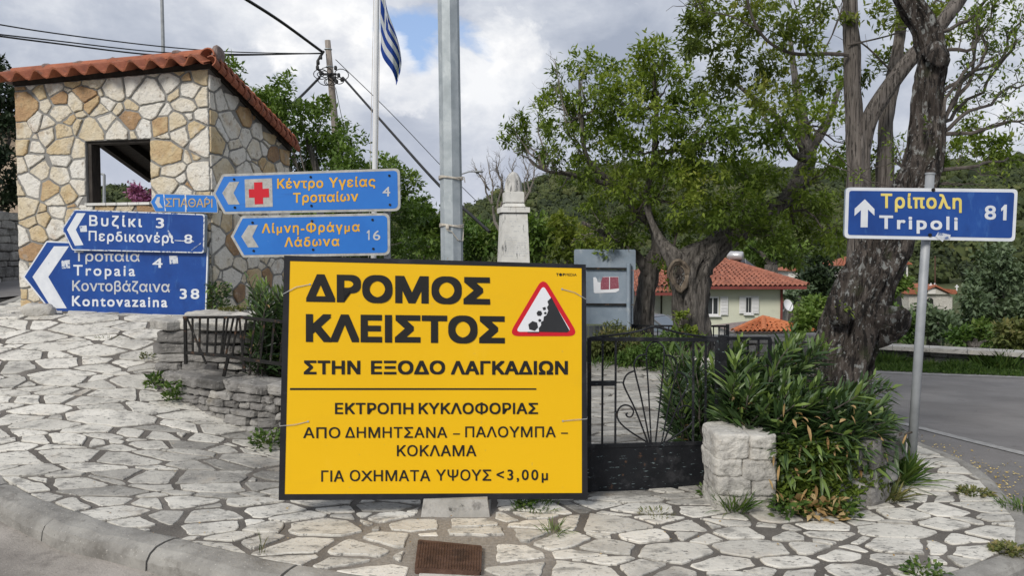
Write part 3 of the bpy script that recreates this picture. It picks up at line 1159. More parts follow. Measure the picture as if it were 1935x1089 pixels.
def dry_wall(mb, path, z0, z1, depth, course, length, seed=0, rough=.16, side=1, z0f=None, k=8.0):
    """courses of rough blocks along a polyline of (x, y); side = which side the wall body lies on"""
    seg = []
    tot = 0
    for i in range(len(path) - 1):
        a, b = Vector(path[i]), Vector(path[i + 1])
        L = (b - a).length
        seg.append((tot, L, a, b))
        tot += L

    def at(s):
        s = max(0, min(tot - 1e-6, s))
        for (t, L, a, b) in seg:
            if s <= t + L:
                return a.lerp(b, (s - t) / L), (b - a).normalized()
        return seg[-1][3], (seg[-1][3] - seg[-1][2]).normalized()
    z = z0
    while z < z1 - .02:
        h = min(random.uniform(*course), z1 - z)
        if z1 - z - h < .045:
            h = z1 - z
        s = -random.uniform(0, length[0])
        while s < tot:
            L = random.uniform(*length) * (1.25 if z + h >= z1 - .01 else 1)
            m, d = at(max(0, min(tot, s + L / 2)))
            nrm = Vector((-d.y, d.x)) * side
            zb = z if z0f is None else z
            rot = Matrix(((d.x, nrm.x, 0), (d.y, nrm.y, 0), (0, 0, 1)))
            hh = h * (random.uniform(.80, 1.12))
            if z0f is None or zb + h > z0f(m.x, m.y) - .02:
                jut = random.uniform(-.03, .02)
                c = m + nrm * (depth / 2 + jut)
                rz = Matrix.Rotation(random.gauss(0, .05), 3, 'Z') @ Matrix.Rotation(random.gauss(0, .03), 3, 'Y')
                mb.rock((c.x, c.y, zb + h / 2), (L * 1.015, depth, hh * 1.04), rot @ rz, k=k, rough=rough, n=7, tint=min(1, max(0, random.gauss(.5, .2))))
            s += L
        z += h
# ================================================================== THE GROUND
KERB = [(-6.9, 14.0), (-6.15, 10.0), (-5.8, 8.8), (-5.3, 7.6), (-4.4, 6.2), (-3.33, 5.12), (-2.48, 4.58), (-2.05, 4.38), (-1.31, 4.01), (-.98, 3.88), (-.3, 3.62),
        (.6, 3.46), (1.5, 3.52), (2.23, 3.86), (2.72, 4.16), (3.0, 4.62), (3.14, 5.03), (3.28, 5.46), (3.38, 5.9), (3.36, 6.3), (3.28, 6.7), (3.12, 7.4), (3.0, 8.4), (3.0, 12.0)]
WALL_LOW = [(-3.14, 7.35), (-3.10, 6.98), (-2.98, 6.78), (-2.77, 6.62), (-2.45, 6.44), (-1.8, 6.12), (-1.1, 5.72), (-.35, 5.36)]
PAVE = [(-6.9, 14.0)] + KERB[1:] + [(3.0, 12.6), (-1.6, 12.6), (-1.2, 8.0), (-3.2, 9.2), (-6.0, 14.0)]


def sheet(name, x0, x1, y0, y1, step, fz, material, keep=None, kind='structure', amp=0.0):
    nx, ny = int((x1 - x0) / step) + 1, int((y1 - y0) / step) + 1
    V = np.zeros((ny, nx, 3))
    for j in range(ny):
        for i in range(nx):
            x, y = x0 + (x1 - x0) * i / (nx - 1), y0 + (y1 - y0) * j / (ny - 1)
            z = fz(x, y)
            if amp:
                z += amp * noise.noise(Vector((x * 9, y * 9, 0)))
            V[j, i] = (x, y, z)
    idx = np.arange(nx * ny).reshape(ny, nx)
    Q = np.stack([idx[:-1, :-1], idx[:-1, 1:], idx[1:, 1:], idx[1:, :-1]], -1).reshape(-1, 4)
    if keep:
        cc = V.reshape(-1, 3)[Q].mean(1)
        Q = Q[[bool(keep(c[0], c[1])) for c in cc]]
    o = np_mesh(name, V.reshape(-1, 3), [Q], material, smooth=True)
    return tag(o, kind=kind)


sheet('road', -16, 16, -6, 14.5, .25, lambda x, y: gz(x, y) - .125, M['asphalt'])
sheet('pavement_bed', -7.2, 3.6, 3.3, 12.7, .08, lambda x, y: gz(x, y), M['mortar'], keep=lambda x, y: inside(PAVE, x, y), amp=.004)


def kerb_stones():
    """long worn kerb stones with rounded front edge"""
    mb = MB()
    pts = []
    for i in range(len(KERB) - 1):
        a, b = Vector(KERB[i]), Vector(KERB[i + 1])
        k = max(1, int((b - a).length / .1))
        for q in range(k):
            pts.append(a.lerp(b, q / k))
    pts.append(Vector(KERB[-1]))
    prof = [(-.03, -.20), (-.03, .0), (.0, .012), (.06, .012), (.115, .004), (.155, -.02), (.175, -.055), (.185, -.20)]
    i = 0
    while i < len(pts) - 2:
        right = pts[i].x > 1.4
        n = 8 if not right else 10
        j = min(i + n, len(pts) - 1)
        # breaks where the photograph shows them
        vs, fs = [], []
        tn = random.uniform(.3, .7)
        up = random.uniform(-.006, .006)
        for q in range(i, j + 1):
            d = (pts[min(q + 1, len(pts) - 1)] - pts[max(q - 1, 0)]).normalized()
            nrm = Vector((d.y, -d.x))
            nrm = -nrm
            # outwards = away from the pavement
            c = pts[q]
            if inside(PAVE, (c + nrm * .08).x, (c + nrm * .08).y):
                nrm = -nrm
            if q == i:
                c = c + d * .008
            if q == j:
                c = c - d * .008
            w = .62 if right else 1.0
            for (o, z) in prof:
                e = c + nrm * (o * w)
                wob = noise.noise(Vector((e.x * 5, e.y * 5, z * 9))) * .012 + noise.noise(Vector((e.x * 16, e.y * 16, z * 30))) * .007
                vs.append((e.x + wob, e.y + wob, gz(c.x, c.y) + z * (1 if not right else .6) + up + wob * .7))
        m = len(prof)
        for a in range(j - i):
            for k in range(m - 1):
                fs.append((a * m + k, a * m + k + 1, (a + 1) * m + k + 1, (a + 1) * m + k))
        fs += [tuple(range(m)), tuple(range((j - i + 1) * m - 1, (j - i) * m - 1, -1))]
        mb.add(vs, fs, tn)
        i = j
    return tag(mb.build('kerb', M['kerb'], smooth=False), kind='structure')


kerb_stones()


def gutter():
    mb = MB()
    idx = [i for i, p in enumerate(KERB) if p[0] < 2.3]
    P0, P1 = [], []
    for i in idx:
        a, b = Vector(KERB[max(i - 1, 0)]), Vector(KERB[min(i + 1, len(KERB) - 1)])
        d = (b - a).normalized()
        nr = Vector((-d.y, d.x))
        c = Vector(KERB[i])
        if inside(PAVE, (c + nr * .1).x, (c + nr * .1).y):
            nr = -nr
        P0.append(c + nr * .12)
        P1.append(c + nr * 1.5)
    for q in range(len(P0) - 1):
        vs = []
        for (u, v) in ((P0[q], P1[q]), (P0[q + 1], P1[q + 1])):
            for t in np.linspace(0, 1, 7):
                p = u.lerp(v, t)
                vs.append((p.x, p.y, gz(u.x, u.y) - .108 - t * .012 + .004 * noise.noise(Vector((p.x * 4, p.y * 4, 0)))))
        mb.add(vs, [(k, k + 7, k + 8, k + 1) for k in range(6)])
    return tag(mb.build('road_gutter', M['gutter'], smooth=True), kind='structure')


gutter()


def paving():
    """crazy paving of pale flagstones"""
    WL = [(p[0], p[1]) for p in WALL_LOW]

    def wall_side(x, y):
        for i in range(len(WL) - 1):
            if WL[i][0] <= x <= WL[i + 1][0]:
                t = (x - WL[i][0]) / (WL[i + 1][0] - WL[i][0] + 1e-9)
                return y - (WL[i][1] + t * (WL[i + 1][1] - WL[i][1]))
        return -1

    def ok(x, y):
        if not inside(PAVE, x, y):
            return False
        if -3.1 < x < -.3 and wall_side(x, y) > -.05:
            return False
        if -3.12 < x < -.6 and y > 7.2:
            return False
        if 1.45 < x < 2.6 and 5.1 < y < 7:
            return False
        return True

    def dist(x, y):
        if y > 5.3 and -.7 < x < 2.9:
            return .19
        if x > 2.0:
            return .12 if y > 4.6 else .14
        if x < -.5 and y > 6.2:
            return .16
        if -.75 < x < .25 and y < 4.45:
            return .17
        if x < -.6:
            return (.195 if y < 5.6 else .17) if random.random() < .65 else .11
        return .18 if random.random() < .65 else .11
    rs = random.getstate()
    random.seed(31)
    seeds = poisson(-7.0, 3.5, 3.4, 12.6, dist, ok)
    # stretch: stones lie roughly along the slope contour
    S = np.array(seeds)
    sx = 1.0
    T = S.copy()
    fy = lambda y: np.where(y < 4.9, y * 1.5, 7.35 + (y - 4.9) * 2.7)
    gy = lambda v: v / 1.5 if v < 7.35 else 4.9 + (v - 7.35) / 2.7
    T[:, 1] = fy(S[:, 1])
    cl = split_cells(cells(T, (.007, .026), .68), .42, (.008, .022), .06)
    mb = MB()
    for i, poly in cl:
        poly = [(p[0], gy(p[1])) for p in poly]
        x, y = S[i]
        if len(poly) < 3:
            continue
        if abs(area(poly)) < .0025:
            continue
        if random.random() < .012:
            continue
        for (bx0, bx1, by0, by1) in ((-.57, -.09, 3.99, 4.35), (-.58, -.10, 4.63, 5.2)):     # manhole cover, post footing
            if any(bx0 < p[0] < bx1 and by0 < p[1] < by1 for p in poly + [(x, y)]):
                cxx, cyy = sum(p[0] for p in poly) / len(poly), sum(p[1] for p in poly) / len(poly)
                opts = [(bx0 - cxx, (1, 0), bx0), (cxx - bx1, (-1, 0), -bx1), (by0 - cyy, (0, 1), by0), (cyy - by1, (0, -1), -by1)]
                o_ = max(opts, key=lambda q: q[0])
                poly = clip_poly(poly, o_[1], o_[2])
                if len(poly) < 3:
                    break
        if len(poly) < 3 or abs(area(poly)) < .0025:
            continue
        c = (sum(p[0] for p in poly) / len(poly), sum(p[1] for p in poly) / len(poly))
        loose = -.95 < x < .25 and y < 4.6
        k = random.uniform(.95, 1.0) if not loose else random.uniform(.86, .95)
        poly = [(c[0] + (p[0] - c[0]) * k, c[1] + (p[1] - c[1]) * k) for p in poly]
        o = rough_outline(poly, .026, .011, .09)
        o = [p for p in o if inside(PAVE, *p)]
        if len(o) < 5:
            continue
        tn = random.gauss(.68, .17)
        # trodden, weathered stones by the planter wall are greyer
        w = max(math.exp(-((x + 1.95) ** 2 / .8 + (y - 5.55) ** 2 / .6)), math.exp(-((x + 3.25) ** 2 / .12 + (y - 7.1) ** 2 / .8)))
        tn -= .50 * w
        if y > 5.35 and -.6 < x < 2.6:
            tn -= .46  # plaza stones: brownish-grey, tint lowered further for shade of the tree crowns
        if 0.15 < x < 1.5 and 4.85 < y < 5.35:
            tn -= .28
        h = .008 + random.uniform(-.003, .006)
        stone_mesh(mb, o, lambda u, v, hh: (u, v, gz(u, v) + hh), h, max(.05, min(.98, tn)), .004)
    random.setstate(rs)
    return tag(mb.build('paving', M['flagstone']), kind='structure')


paving()


def far_terrain():
    az = np.radians(np.linspace(-88, 88, 220))
    rs = [13.2, 14, 16, 19, 23, 28, 34, 40, 48, 58, 70, 84, 100, 120, 145, 175, 205, 240, 275, 310, 345, 380, 410, 430, 450, 480, 540, 640]
    V = np.array([[(r * math.sin(a), r * math.cos(a), hz(r * math.sin(a), r * math.cos(a))) for a in az] for r in rs])
    ny, nx = V.shape[:2]
    idx = np.arange(nx * ny).reshape(ny, nx)
    Q = np.stack([idx[:-1, :-1], idx[1:, :-1], idx[1:, 1:], idx[:-1, 1:]], -1).reshape(-1, 4)
    tag(np_mesh('hillside', V.reshape(-1, 3), [Q], M['terrain'], smooth=True), kind='structure')
    mb = MB()
    mb.add([(3000 * math.cos(2 * math.pi * k / 48), 3000 * math.sin(2 * math.pi * k / 48), -14) for k in range(48)], [tuple(range(48))])
    tag(mb.build('ground', M['terrain']), kind='structure')


far_terrain()

# painted edge lines of the road to the right


def road_line(pts, w):
    mb = MB()
    for i in range(len(pts) - 1):
        a, b = Vector(pts[i]), Vector(pts[i + 1])
        k = 8
        d = (b - a).normalized()
        n = Vector((-d.y, d.x)) * w / 2
        for q in range(k):
            p0, p1 = a.lerp(b, q / k), a.lerp(b, (q + 1) / k)
            vs = [(v.x, v.y, gz(v.x, v.y) - .125 + .007) for v in (p0 - n, p1 - n, p1 + n, p0 + n)]
            mb.add(vs, [(0, 1, 2, 3)])
    return tag(mb.build('road_marking', M['roadpaint']), kind='structure')


road_line([(3.35, 12.0), (3.55, 10.0), (3.95, 8.2), (4.43, 6.8), (5.0, 5.2), (5.2, 3.5), (4.8, 1.5)], .13)
road_line([(4.6, 13.1), (6.0, 12.75), (8.0, 12.05), (10.5, 11.0), (13.0, 9.8)], .12)


def soil_patch(name, poly, fz, step=.12):
    xs, ys = [p[0] for p in poly], [p[1] for p in poly]
    return sheet(name, min(xs), max(xs), min(ys), max(ys), step, fz, M['meadow'], keep=lambda x, y: inside(poly, x, y), amp=.03)


soil_patch('planter_soil_ground', [(-3.05, 7.3), (-2.9, 6.95), (-2.4, 6.6), (-1.7, 6.3), (-.9, 5.85), (-.6, 7.0), (-1.2, 9.4), (-2.7, 9.6), (-2.9, 8.6)], lambda x, y: .50)

# ================================================================== BUS SHELTER OF CLAD STONE
A0 = Vector((-3.161, 8.30, 0))
B0 = Vector((-5.552, 8.90, 0))
FR = (B0 - A0).normalized()                # along the front wall, towards its other end
DP = Vector((.243, .970, 0)).normalized()  # into the building
FW = (B0 - A0).length
RD, LD = 1.60, 2.15                        # depth of the two side walls
ZB = .86                                   # foot of the walls
ZR, ZL = 3.50, 3.44                        # wall head at the two front corners
SLOPE = .41
WT = .18


def clad_panel(to3, w, h_of, hole=None, seed=1, dens=.17, wob=1.25, quoin=True):
    """irregular facing stones over a wall of width w, height h_of(u)"""
    rs = random.getstate()
    random.seed(seed)
    hmax = max(h_of(0), h_of(w))
    pts = []
    if quoin:
        for e in (0, w):
            y = .08
            while y < hmax:
                pts.append((e + (.075 if e == 0 else -.075), y))
                y += random.uniform(.16, .26)
    base = poisson(.12 if quoin else 0, w - (.12 if quoin else 0), 0, hmax + .1, lambda a, b: dens * random.uniform(.8, 1.45))
    pts += [p for p in base if all((p[0] - q[0]) ** 2 + (p[1] - q[1]) ** 2 > (.7 * dens) ** 2 for q in pts)]
    if hole:
        x0, x1, y0, y1 = hole
        pts = [p for p in pts if not (x0 - .02 < p[0] < x1 + .02 and y0 - .02 < p[1] < y1 + .02)]
    S = np.array(pts)
    T = S.copy()
    T[:, 1] *= wob
    mb = MB()
    for i, poly in split_cells(cells(T, (.006, .015), .7), .5, (.006, .012), .014):
        poly = [(p[0], p[1] / wob) for p in poly]
        x, y = S[i]
        poly = clip_poly(poly, (-1, 0), -.004)
        poly = clip_poly(poly, (1, 0), w - .004)
        poly = clip_poly(poly, (0, -1), 0)
        hh = h_of(x)
        poly = clip_poly(poly, (0, 1), hh - .01)
        if hole and len(poly) > 2:
            if x < x0:
                c2 = clip_poly(poly, (1, 0), x0 - .005) if y0 - .15 < y < y1 + .15 else poly
            elif x > x1:
                c2 = clip_poly(poly, (-1, 0), -(x1 + .005)) if y0 - .15 < y < y1 + .15 else poly
            else:
                c2 = poly
            if y >= y1 and x0 - .15 < x < x1 + .15:
                c2 = clip_poly(poly, (0, -1), -(y1 + .005))
            elif y <= y0 and x0 - .15 < x < x1 + .15:
                c2 = clip_poly(poly, (0, 1), y0 - .005)
            poly = c2
        if len(poly) < 3 or abs(area(poly)) < .0015:
            continue
        o = rough_outline(poly, .018, .008, .03)
        tn = random.choice([.12, .28, .38, .46, .55, .62, .68, .74, .8, .85, .92, .72, .78, .5])
        stone_mesh(mb, o, to3, .012 + random.uniform(-.006, .010), min(1, max(0, tn + random.gauss(0, .05))), .005, .01)
    random.setstate(rs)
    return mb


def build_shelter():
    th = thing('bus_shelter', 'small roadside shelter clad in cream and ochre stone under a red tiled roof', 'shelter', tuple(A0 + Vector((0, 0, ZB))))
    nf = -DP                                # outward normals
    nr = -FR
    # window opening in wall coordinates
    face = Face(A0, B0, A0 + Vector((0, 0, 1)))

    def uv(px, py):
        p = face.pt(px, py)
        return ((p - A0).dot(FR), p.z)
    u1, zt = uv(284, 262)
    u0, zb = uv(164, 387)
    hu0, hu1 = min(u0, u1), max(u0, u1)
    hz0, hz1 = zb - ZB, zt - ZB
    hf = lambda u: (ZR + (ZL - ZR) * u / FW) - ZB
    # front wall core: four pieces butting round the opening
    mb = MB()

    def wallbox(o, d, n, a, b, z0, z1a, z1b, t):
        p, q = o + d * a, o + d * b
        vs = [p, q, q - n * t, p - n * t]
        lo = [(v.x, v.y, z0) for v in vs]
        hi = [(vs[0].x, vs[0].y, z1a), (vs[1].x, vs[1].y, z1b), (vs[2].x, vs[2].y, z1b), (vs[3].x, vs[3].y, z1a)]
        mb.add(lo + hi, [(3, 2, 1, 0), (4, 5, 6, 7), (0, 1, 5, 4), (1, 2, 6, 5), (2, 3, 7, 6), (3, 0, 4, 7)])
    wallbox(A0, FR, nf, 0, hu0, ZB - .3, ZB + hf(0), ZB + hf(hu0), WT)
    wallbox(A0, FR, nf, hu1, FW, ZB - .3, ZB + hf(hu1), ZB + hf(FW), WT)
    wallbox(A0, FR, nf, hu0, hu1, ZB - .3, ZB + hz0, ZB + hz0, WT)
    wallbox(A0, FR, nf, hu0, hu1, ZB + hz1, ZB + hf(hu0), ZB + hf(hu1), WT)
    front = mb.build('wall', M['wall_mortar'], th)
    to3 = lambda u, v, h: A0 + FR * u + nf * h + Vector((0, 0, ZB + v))
    clad_panel(to3, FW, hf, (hu0, hu1, hz0, hz1), seed=5, dens=.112).build('cladding', M['clad'], front)
    # side wall
    mb = MB()
    s0 = A0 + DP * WT
    wallbox(s0, DP, nr, 0.002, RD - WT, ZB - .6, ZR - SLOPE * WT, ZR - SLOPE * RD, WT)
    side = mb.build('wall', M['wall_mortar'], th)
    to3r = lambda u, v, h: A0 + DP * u + nr * h + Vector((0, 0, ZB - .4 + v))
    clad_panel(to3r, RD, lambda u: ZR - SLOPE * u - ZB + .4 - .02, None, seed=9, dens=.115).build('cladding', M['clad'], side)
    # back wall, plain plaster, and open far side with a slim post
    mb = MB()
    bR, bL = A0 + DP * RD, B0 + DP * LD
    d = (bL - bR).normalized()
    nb = Vector((-d.y, d.x, 0))
    if nb.dot(DP) < 0:
        nb = -nb
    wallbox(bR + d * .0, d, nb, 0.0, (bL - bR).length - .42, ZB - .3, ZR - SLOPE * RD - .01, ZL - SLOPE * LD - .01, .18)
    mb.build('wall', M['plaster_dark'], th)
    # window frame: dark render in the reveal, thin white sill
    mb = MB()
    q = lambda u, z, n: A0 + FR * u + nf * n + Vector((0, 0, z))
    for (a, b) in ((hu1 - .05, hu1 - .004), (hu0 + .004, hu0 + .012)):
        mb.prism([q(a, ZB + hz0 + .02, -.03), q(b, ZB + hz0 + .02, -.03), q(b, ZB + hz1 - .004, -.03), q(a, ZB + hz1 - .004, -.03)], DP * .13)
    mb.prism([q(hu0 + .013, ZB + hz1 - .03, -.03), q(hu1 - .051, ZB + hz1 - .03, -.03), q(hu1 - .051, ZB + hz1 - .004, -.03), q(hu0 + .013, ZB + hz1 - .004, -.03)], DP * .13)
    mb.build('window_frame', M['dark_wood'], th)
    mb = MB()
    n = 3
    for k in range(n):
        a, b = hu0 + (hu1 - hu0) * k / n + .004, hu0 + (hu1 - hu0) * (k + 1) / n - .004
        mb.prism([q(a, ZB + hz0 - .012, .035), q(b, ZB + hz0 - .012, .035), q(b, ZB + hz0 + .016, .035), q(a, ZB + hz0 + .016, .035)], DP * .2)
    mb.build('window_sill', M['marble'], th)
    # roof: boards, back slope of tiles, a short front course, ridge tiles
    up = Vector((0, 0, 1))
    ov = .03
    fR = A0 - FR * ov + up * (ZR + .01)
    fL = B0 + FR * ov + up * (ZL + .01)
    kR = A0 - FR * ov + DP * (RD + .03) + up * (ZR - SLOPE * (RD + .03) + .01)
    kL = B0 + FR * ov + DP * (LD + .03) + up * (ZL - SLOPE * (LD + .03) + .01)
    mb = MB()
    lo, hi = [fR, fL, kL, kR], [p + up * .05 for p in (fR, fL, kL, kR)]
    mb.add(lo + hi, [(0, 1, 2, 3), (7, 6, 5, 4), (0, 4, 5, 1), (1, 5, 6, 2), (2, 6, 7, 3), (3, 7, 4, 0)])
    for k in range(7):
        t = (k + .5) / 7
        mb.bar(fR.lerp(fL, t) + DP * .3 - up * (.3 * SLOPE + .04), kR.lerp(kL, t) - DP * .15 - up * -.02, .06, .08)
    roof = mb.build('roof', M['dark_wood'], th)
    t0 = up * .055
    mb = MB()
    wave_tiles(mb, kR + t0, kL + t0, fR + t0 + up * .04, fL + t0 + up * .04, 11, .035, course=.36)
    # front course falling towards the street
    rz = up * .13
    eR, eL = A0 - FR * (ov + .06) + nf * .20 + up * (ZR - .005), B0 + FR * (ov + .06) + nf * .20 + up * (ZL - .005)
    rR, rL = A0 - FR * (ov) - nf * .06 + up * (ZR + .10), B0 + FR * ov - nf * .06 + up * (ZL + .10)
    wave_tiles(mb, eR, eL, rR, rL, 11, .046, course=.5, tintv=.22)
    mb.build('roof_tile', M['tile'], roof)
    mb = MB()
    n = 6
    for k in range(n):
        a, b = rR.lerp(rL, k / n), rR.lerp(rL, (k + 1.06) / n)
        half_pipe(mb, a + up * .035, b + up * .045, .085, up, 8, random.uniform(.35, .65), .078)
    # verge tiles down the rake
    n = 16
    a0, a1 = fR + up * .10 - DP * .10, kR + up * .09
    for k in range(n):
        a, b = a0.lerp(a1, k / n), a0.lerp(a1, (k + 1.12) / n)
        half_pipe(mb, b + up * .012 - FR * .02, a - FR * .02, .066, up, 8, random.uniform(.25, .65), .092)
        half_pipe(mb, b + up * -.06 - FR * .06, a + up * -.06 - FR * .06, .05, up - FR * 1.2, 6, random.uniform(.2, .5), .074)
    mb.build('ridge_tile', M['tile'], roof)
    lumps = [(rR.lerp(rL, k / 6) + up * .09, (.13, .12, .07), .3) for k in range(1, 6)]
    lumps += [(rR - FR * .05 + up * .04, (.10, .22, .20), .2), (rL + FR * .05 + up * .02, (.16, .24, .16), .2)]
    for c, sz, rg in lumps:
        mb = MB()
        mb.rock(c, sz, None, 2.5, rg, 5)
        mb.build('mortar_lump', M['tile_mortar'], roof)
    # pale corner bead
    return th, face, nf


shelter, SFACE, SNF = build_shelter()

# ================================================================== DRY-STONE PLANTER WALLS
th = thing('planter_wall', 'low curved dry-stone planter wall beneath the bent iron railing', 'stone wall', (-2.5, 6.6, .2))
mb = MB()
dry_wall(mb, WALL_LOW, .0, .45, .34, (.04, .085), (.09, .27), side=1, z0f=gz, rough=.30, k=7)
dry_wall(mb, WALL_LOW, .45, .555, .36, (.105, .105), (.2, .42), side=1, rough=.26, k=7)
mb.build('stone', M['drystone'], th)
mb = MB()
for i in range(len(WALL_LOW) - 1):
    a, b = Vector(WALL_LOW[i]), Vector(WALL_LOW[i + 1])
    d = (b - a).normalized()
    n = Vector((-d.y, d.x))
    mb.prism([(a.x + n.x * .06, a.y + n.y * .06, -.1), (b.x + n.x * .06, b.y + n.y * .06, -.1), (b.x + n.x * .3, b.y + n.y * .3, -.1), (a.x + n.x * .3, a.y + n.y * .3, -.1)], (0, 0, .61))
mb.build('core', M['mortar'], th)

th = thing('stone_pier', 'blocky stone pier with a flat capping beside the blue signs', 'stone wall', (-2.8, 7.2, .5))
mb = MB()
BLK = [(-3.17, 8.1), (-3.18, 7.25), (-3.16, 6.98), (-3.1, 6.93), (-2.3, 6.93), (-2.25, 7.0), (-2.2, 7.9)]
dry_wall(mb, BLK, .42, .90, .5, (.07, .13), (.18, .42), side=1, rough=.22, k=8)
mb.build('stone', M['drystone'], th)
mb = MB()
dry_wall(mb, BLK, .90, 1.0, .52, (.10, .10), (.25, .5), side=1, rough=.2, k=8)
for (x, y) in ((-2.75, 7.75), (-2.7, 7.5), (-2.75, 8.1), (-2.5, 8.0), (-2.95, 8.1)):
    mb.rock((x, y, .95), (.5, .4, .07), Matrix.Rotation(random.random(), 3, 'Z'), 5, .2, 6, random.uniform(.6, .9))
mb.build('capstone', M['palestone'], th)

th = thing('gate_pillar', 'squat pale stone pillar at the hinge side of the iron gate', 'stone pillar', (1.42, 4.9, 0))
mb = MB()
for (xa, xb, za, zb) in ((1.245, 1.62, -.03, .11), (1.25, 1.47, .10, .225), (1.465, 1.62, .105, .20), (1.24, 1.41, .22, .335), (1.40, 1.625, .195, .33), (1.24, 1.455, .325, .485), (1.45, 1.62, .325, .40), (1.45, 1.615, .395, .482)):
    jx = random.uniform(-.012, .012)
    mb.rock(((xa + xb) / 2, 4.94 + jx, (za + zb) / 2), (xb - xa + .004, .38, zb - za + .004), None, 9, .12, 12, random.uniform(.3, .65))
mb.build('stone', M['palestone'], th)

RWALL = [(1.62, 4.86), (1.95, 4.80), (2.22, 4.84), (2.42, 4.98), (2.52, 5.2), (2.56, 5.6), (2.66, 6.2), (2.75, 7.0)]
th = thing('planter_wall', 'curved pale stone planter wall half hidden under oleander and ivy', 'stone wall', (2.1, 4.9, 0))
mb = MB()
dry_wall(mb, RWALL, -.02, .42, .3, (.09, .15), (.22, .42), side=1, rough=.18)
mb.build('stone', M['drystone'], th)  # darker stone than the pale wall itself, standing in for its shade
mb = MB()
for i in range(len(RWALL) - 1):
    a, b = Vector(RWALL[i]), Vector(RWALL[i + 1])
    d = (b - a).normalized()
    n = Vector((-d.y, d.x))
    mb.prism([(a.x + n.x * .07, a.y + n.y * .07, -.05), (b.x + n.x * .07, b.y + n.y * .07, -.05), (b.x + n.x * .27, b.y + n.y * .27, -.05), (a.x + n.x * .27, a.y + n.y * .27, -.05)], (0, 0, .42))
mb.build('core', M['mortar'], th)
soil_patch('planter_earth_ground', [(1.3, 5.1), (1.6, 5.0), (2.2, 5.0), (2.4, 5.3), (2.5, 6.2), (2.6, 7.2), (1.6, 7.2), (1.45, 5.6)], lambda x, y: .36)

mb = MB()
p = min((P(75, 597, 6 + k * .02) for k in range(160)), key=lambda v: abs(v.z - gz(v.x, v.y)))
mb.rock((p.x, p.y, gz(p.x, p.y) + .05), (.30, .18, .15), Matrix.Rotation(.2, 3, 'Z'), 3.2, .25, 8)
tag(mb.build('rock', M['palestone'], smooth=True), 'loose grey rock lying by the pointed end of the lowest blue sign', 'rock')

# ================================================================== CLOSED-ROAD BOARD
BD_TL, BD_TR, BD_BL = P(537, 483, 4.66), P(1107, 500, 4.86), P(527, 946, 4.62)
BF = Face(BD_TL, BD_TR, BD_BL)
board = thing('warning_board', 'big yellow road closure board with black lettering and black edge', 'sign', tuple((BF.pt(527, 946) + BF.pt(1110, 944)) / 2))
OUT = [(537, 483), (1107, 500), (1110.5, 944), (526.5, 946)]
INN = [(548, 493.4), (1099, 507), (1099.6, 932.5), (538, 934.7)]
mb = MB()
BF.flat(mb, OUT, -.004, .03)
mb.build('board', M['board_black'], board)
mb = MB()
for a, b in ((0, 1), (1, 2), (2, 3), (3, 0)):
    q = [OUT[a], OUT[b], INN[b], INN[a]]
    BF.flat(mb, q, .002, .0055)
mb.build('edge_strip', M['board_black'], board)
mb = MB()
BF.flat(mb, INN, .0, .003)
mb.build('yellow_face', M['board_yellow'], board)


def blines(*rows):
    for r in rows:
        mb = MB()
        letter(mb, BF, *r[0], **r[1])
        mb.build('lettering', M['ink'], board)


blines((("ΔΡΟΜΟΣ", 578, 926, 518, 570.5, 524.5, 576), dict(bold=.044, maxsp=1.02)))
blines((("ΚΛΕΙΣΤΟΣ", 578, 954, 593.7, 646.5, 598, 649.5), dict(bold=.044, maxsp=1.02)))
blines((("ΣΤΗΝ", 574, 681, 681.5, 708, 682, 708), dict(bold=.034, maxsp=1.03)), (("ΕΞΟΔΟ", 701, 841, 682, 708), dict(bold=.034, maxsp=1.03)), (("ΛΑΓΚΑΔΙΩΝ", 852, 1073, 682.5, 708.5), dict(bold=.034, maxsp=1.03)))
blines((("ΕΚΤΡΟΠΗ", 633, 781, 761.8, 783.2), dict(bold=.022, maxsp=1.03)), (("ΚΥΚΛΟΦΟΡΙΑΣ", 791, 1016.5, 761.8, 783), dict(bold=.022, maxsp=1.03)))
blines((("ΑΠΟ", 573, 643, 808, 828.6), dict(bold=.012, maxsp=1.04)), (("ΔΗΜΗΤΣΑΝΑ", 652, 845, 807.5, 828), dict(bold=.012, maxsp=1.04)), (("–", 856, 869, 807.5, 828), dict(bold=.012, fit=False)),
       (("ΠΑΛΟΥΜΠΑ", 879, 1050, 806.5, 827), dict(bold=.012, maxsp=1.04)), (("–", 1060, 1073, 806, 826.5), dict(bold=.012, fit=False)))
blines((("ΚΟΚΛΑΜΑ", 750, 900, 841.8, 862.8), dict(bold=.012, maxsp=1.04)))
blines((("ΓΙΑ", 607, 650, 889.7, 911), dict(bold=.012, maxsp=1.04)), (("ΟΧΗΜΑΤΑ", 661, 813, 889, 910), dict(bold=.012, maxsp=1.04)), (("ΥΨΟΥΣ", 824, 928, 888, 909), dict(bold=.012, maxsp=1.04)), (("<3,00μ", 938, 1035, 887, 908), dict(bold=.014)))
mb = MB()
BF.flat(mb, [(548, 733.8), (1013.5, 734.3), (1013.5, 737.2), (548, 737.6)], .002)
mb.build('ruled_line', M['ink'], board)
mb = MB()
letter(mb, BF, "T", 1051, 1055.5, 516.2, 521.6, bold=.03)
BF.flat(mb, disc(1059.2, 519.2, 2.9, 12), .002)
letter(mb, BF, "P", 1063.2, 1067.4, 516.4, 521.8, bold=.03)
letter(mb, BF, "MEDIA", 1068.6, 1089.5, 516.5, 521.8, 516.7, 522)
mb.build('logo', M['ink'], board)
tri = thing('warning_triangle', None, None, tuple(BF.pt(1026, 590)))
tri.parent = board
tri.matrix_parent_inverse = Matrix.Translation(-Vector(board.location))
T0 = [(1026.5, 523), (1094, 635.6), (960, 635.6)]
T1 = inset(T0, 8.3)
mb = MB()
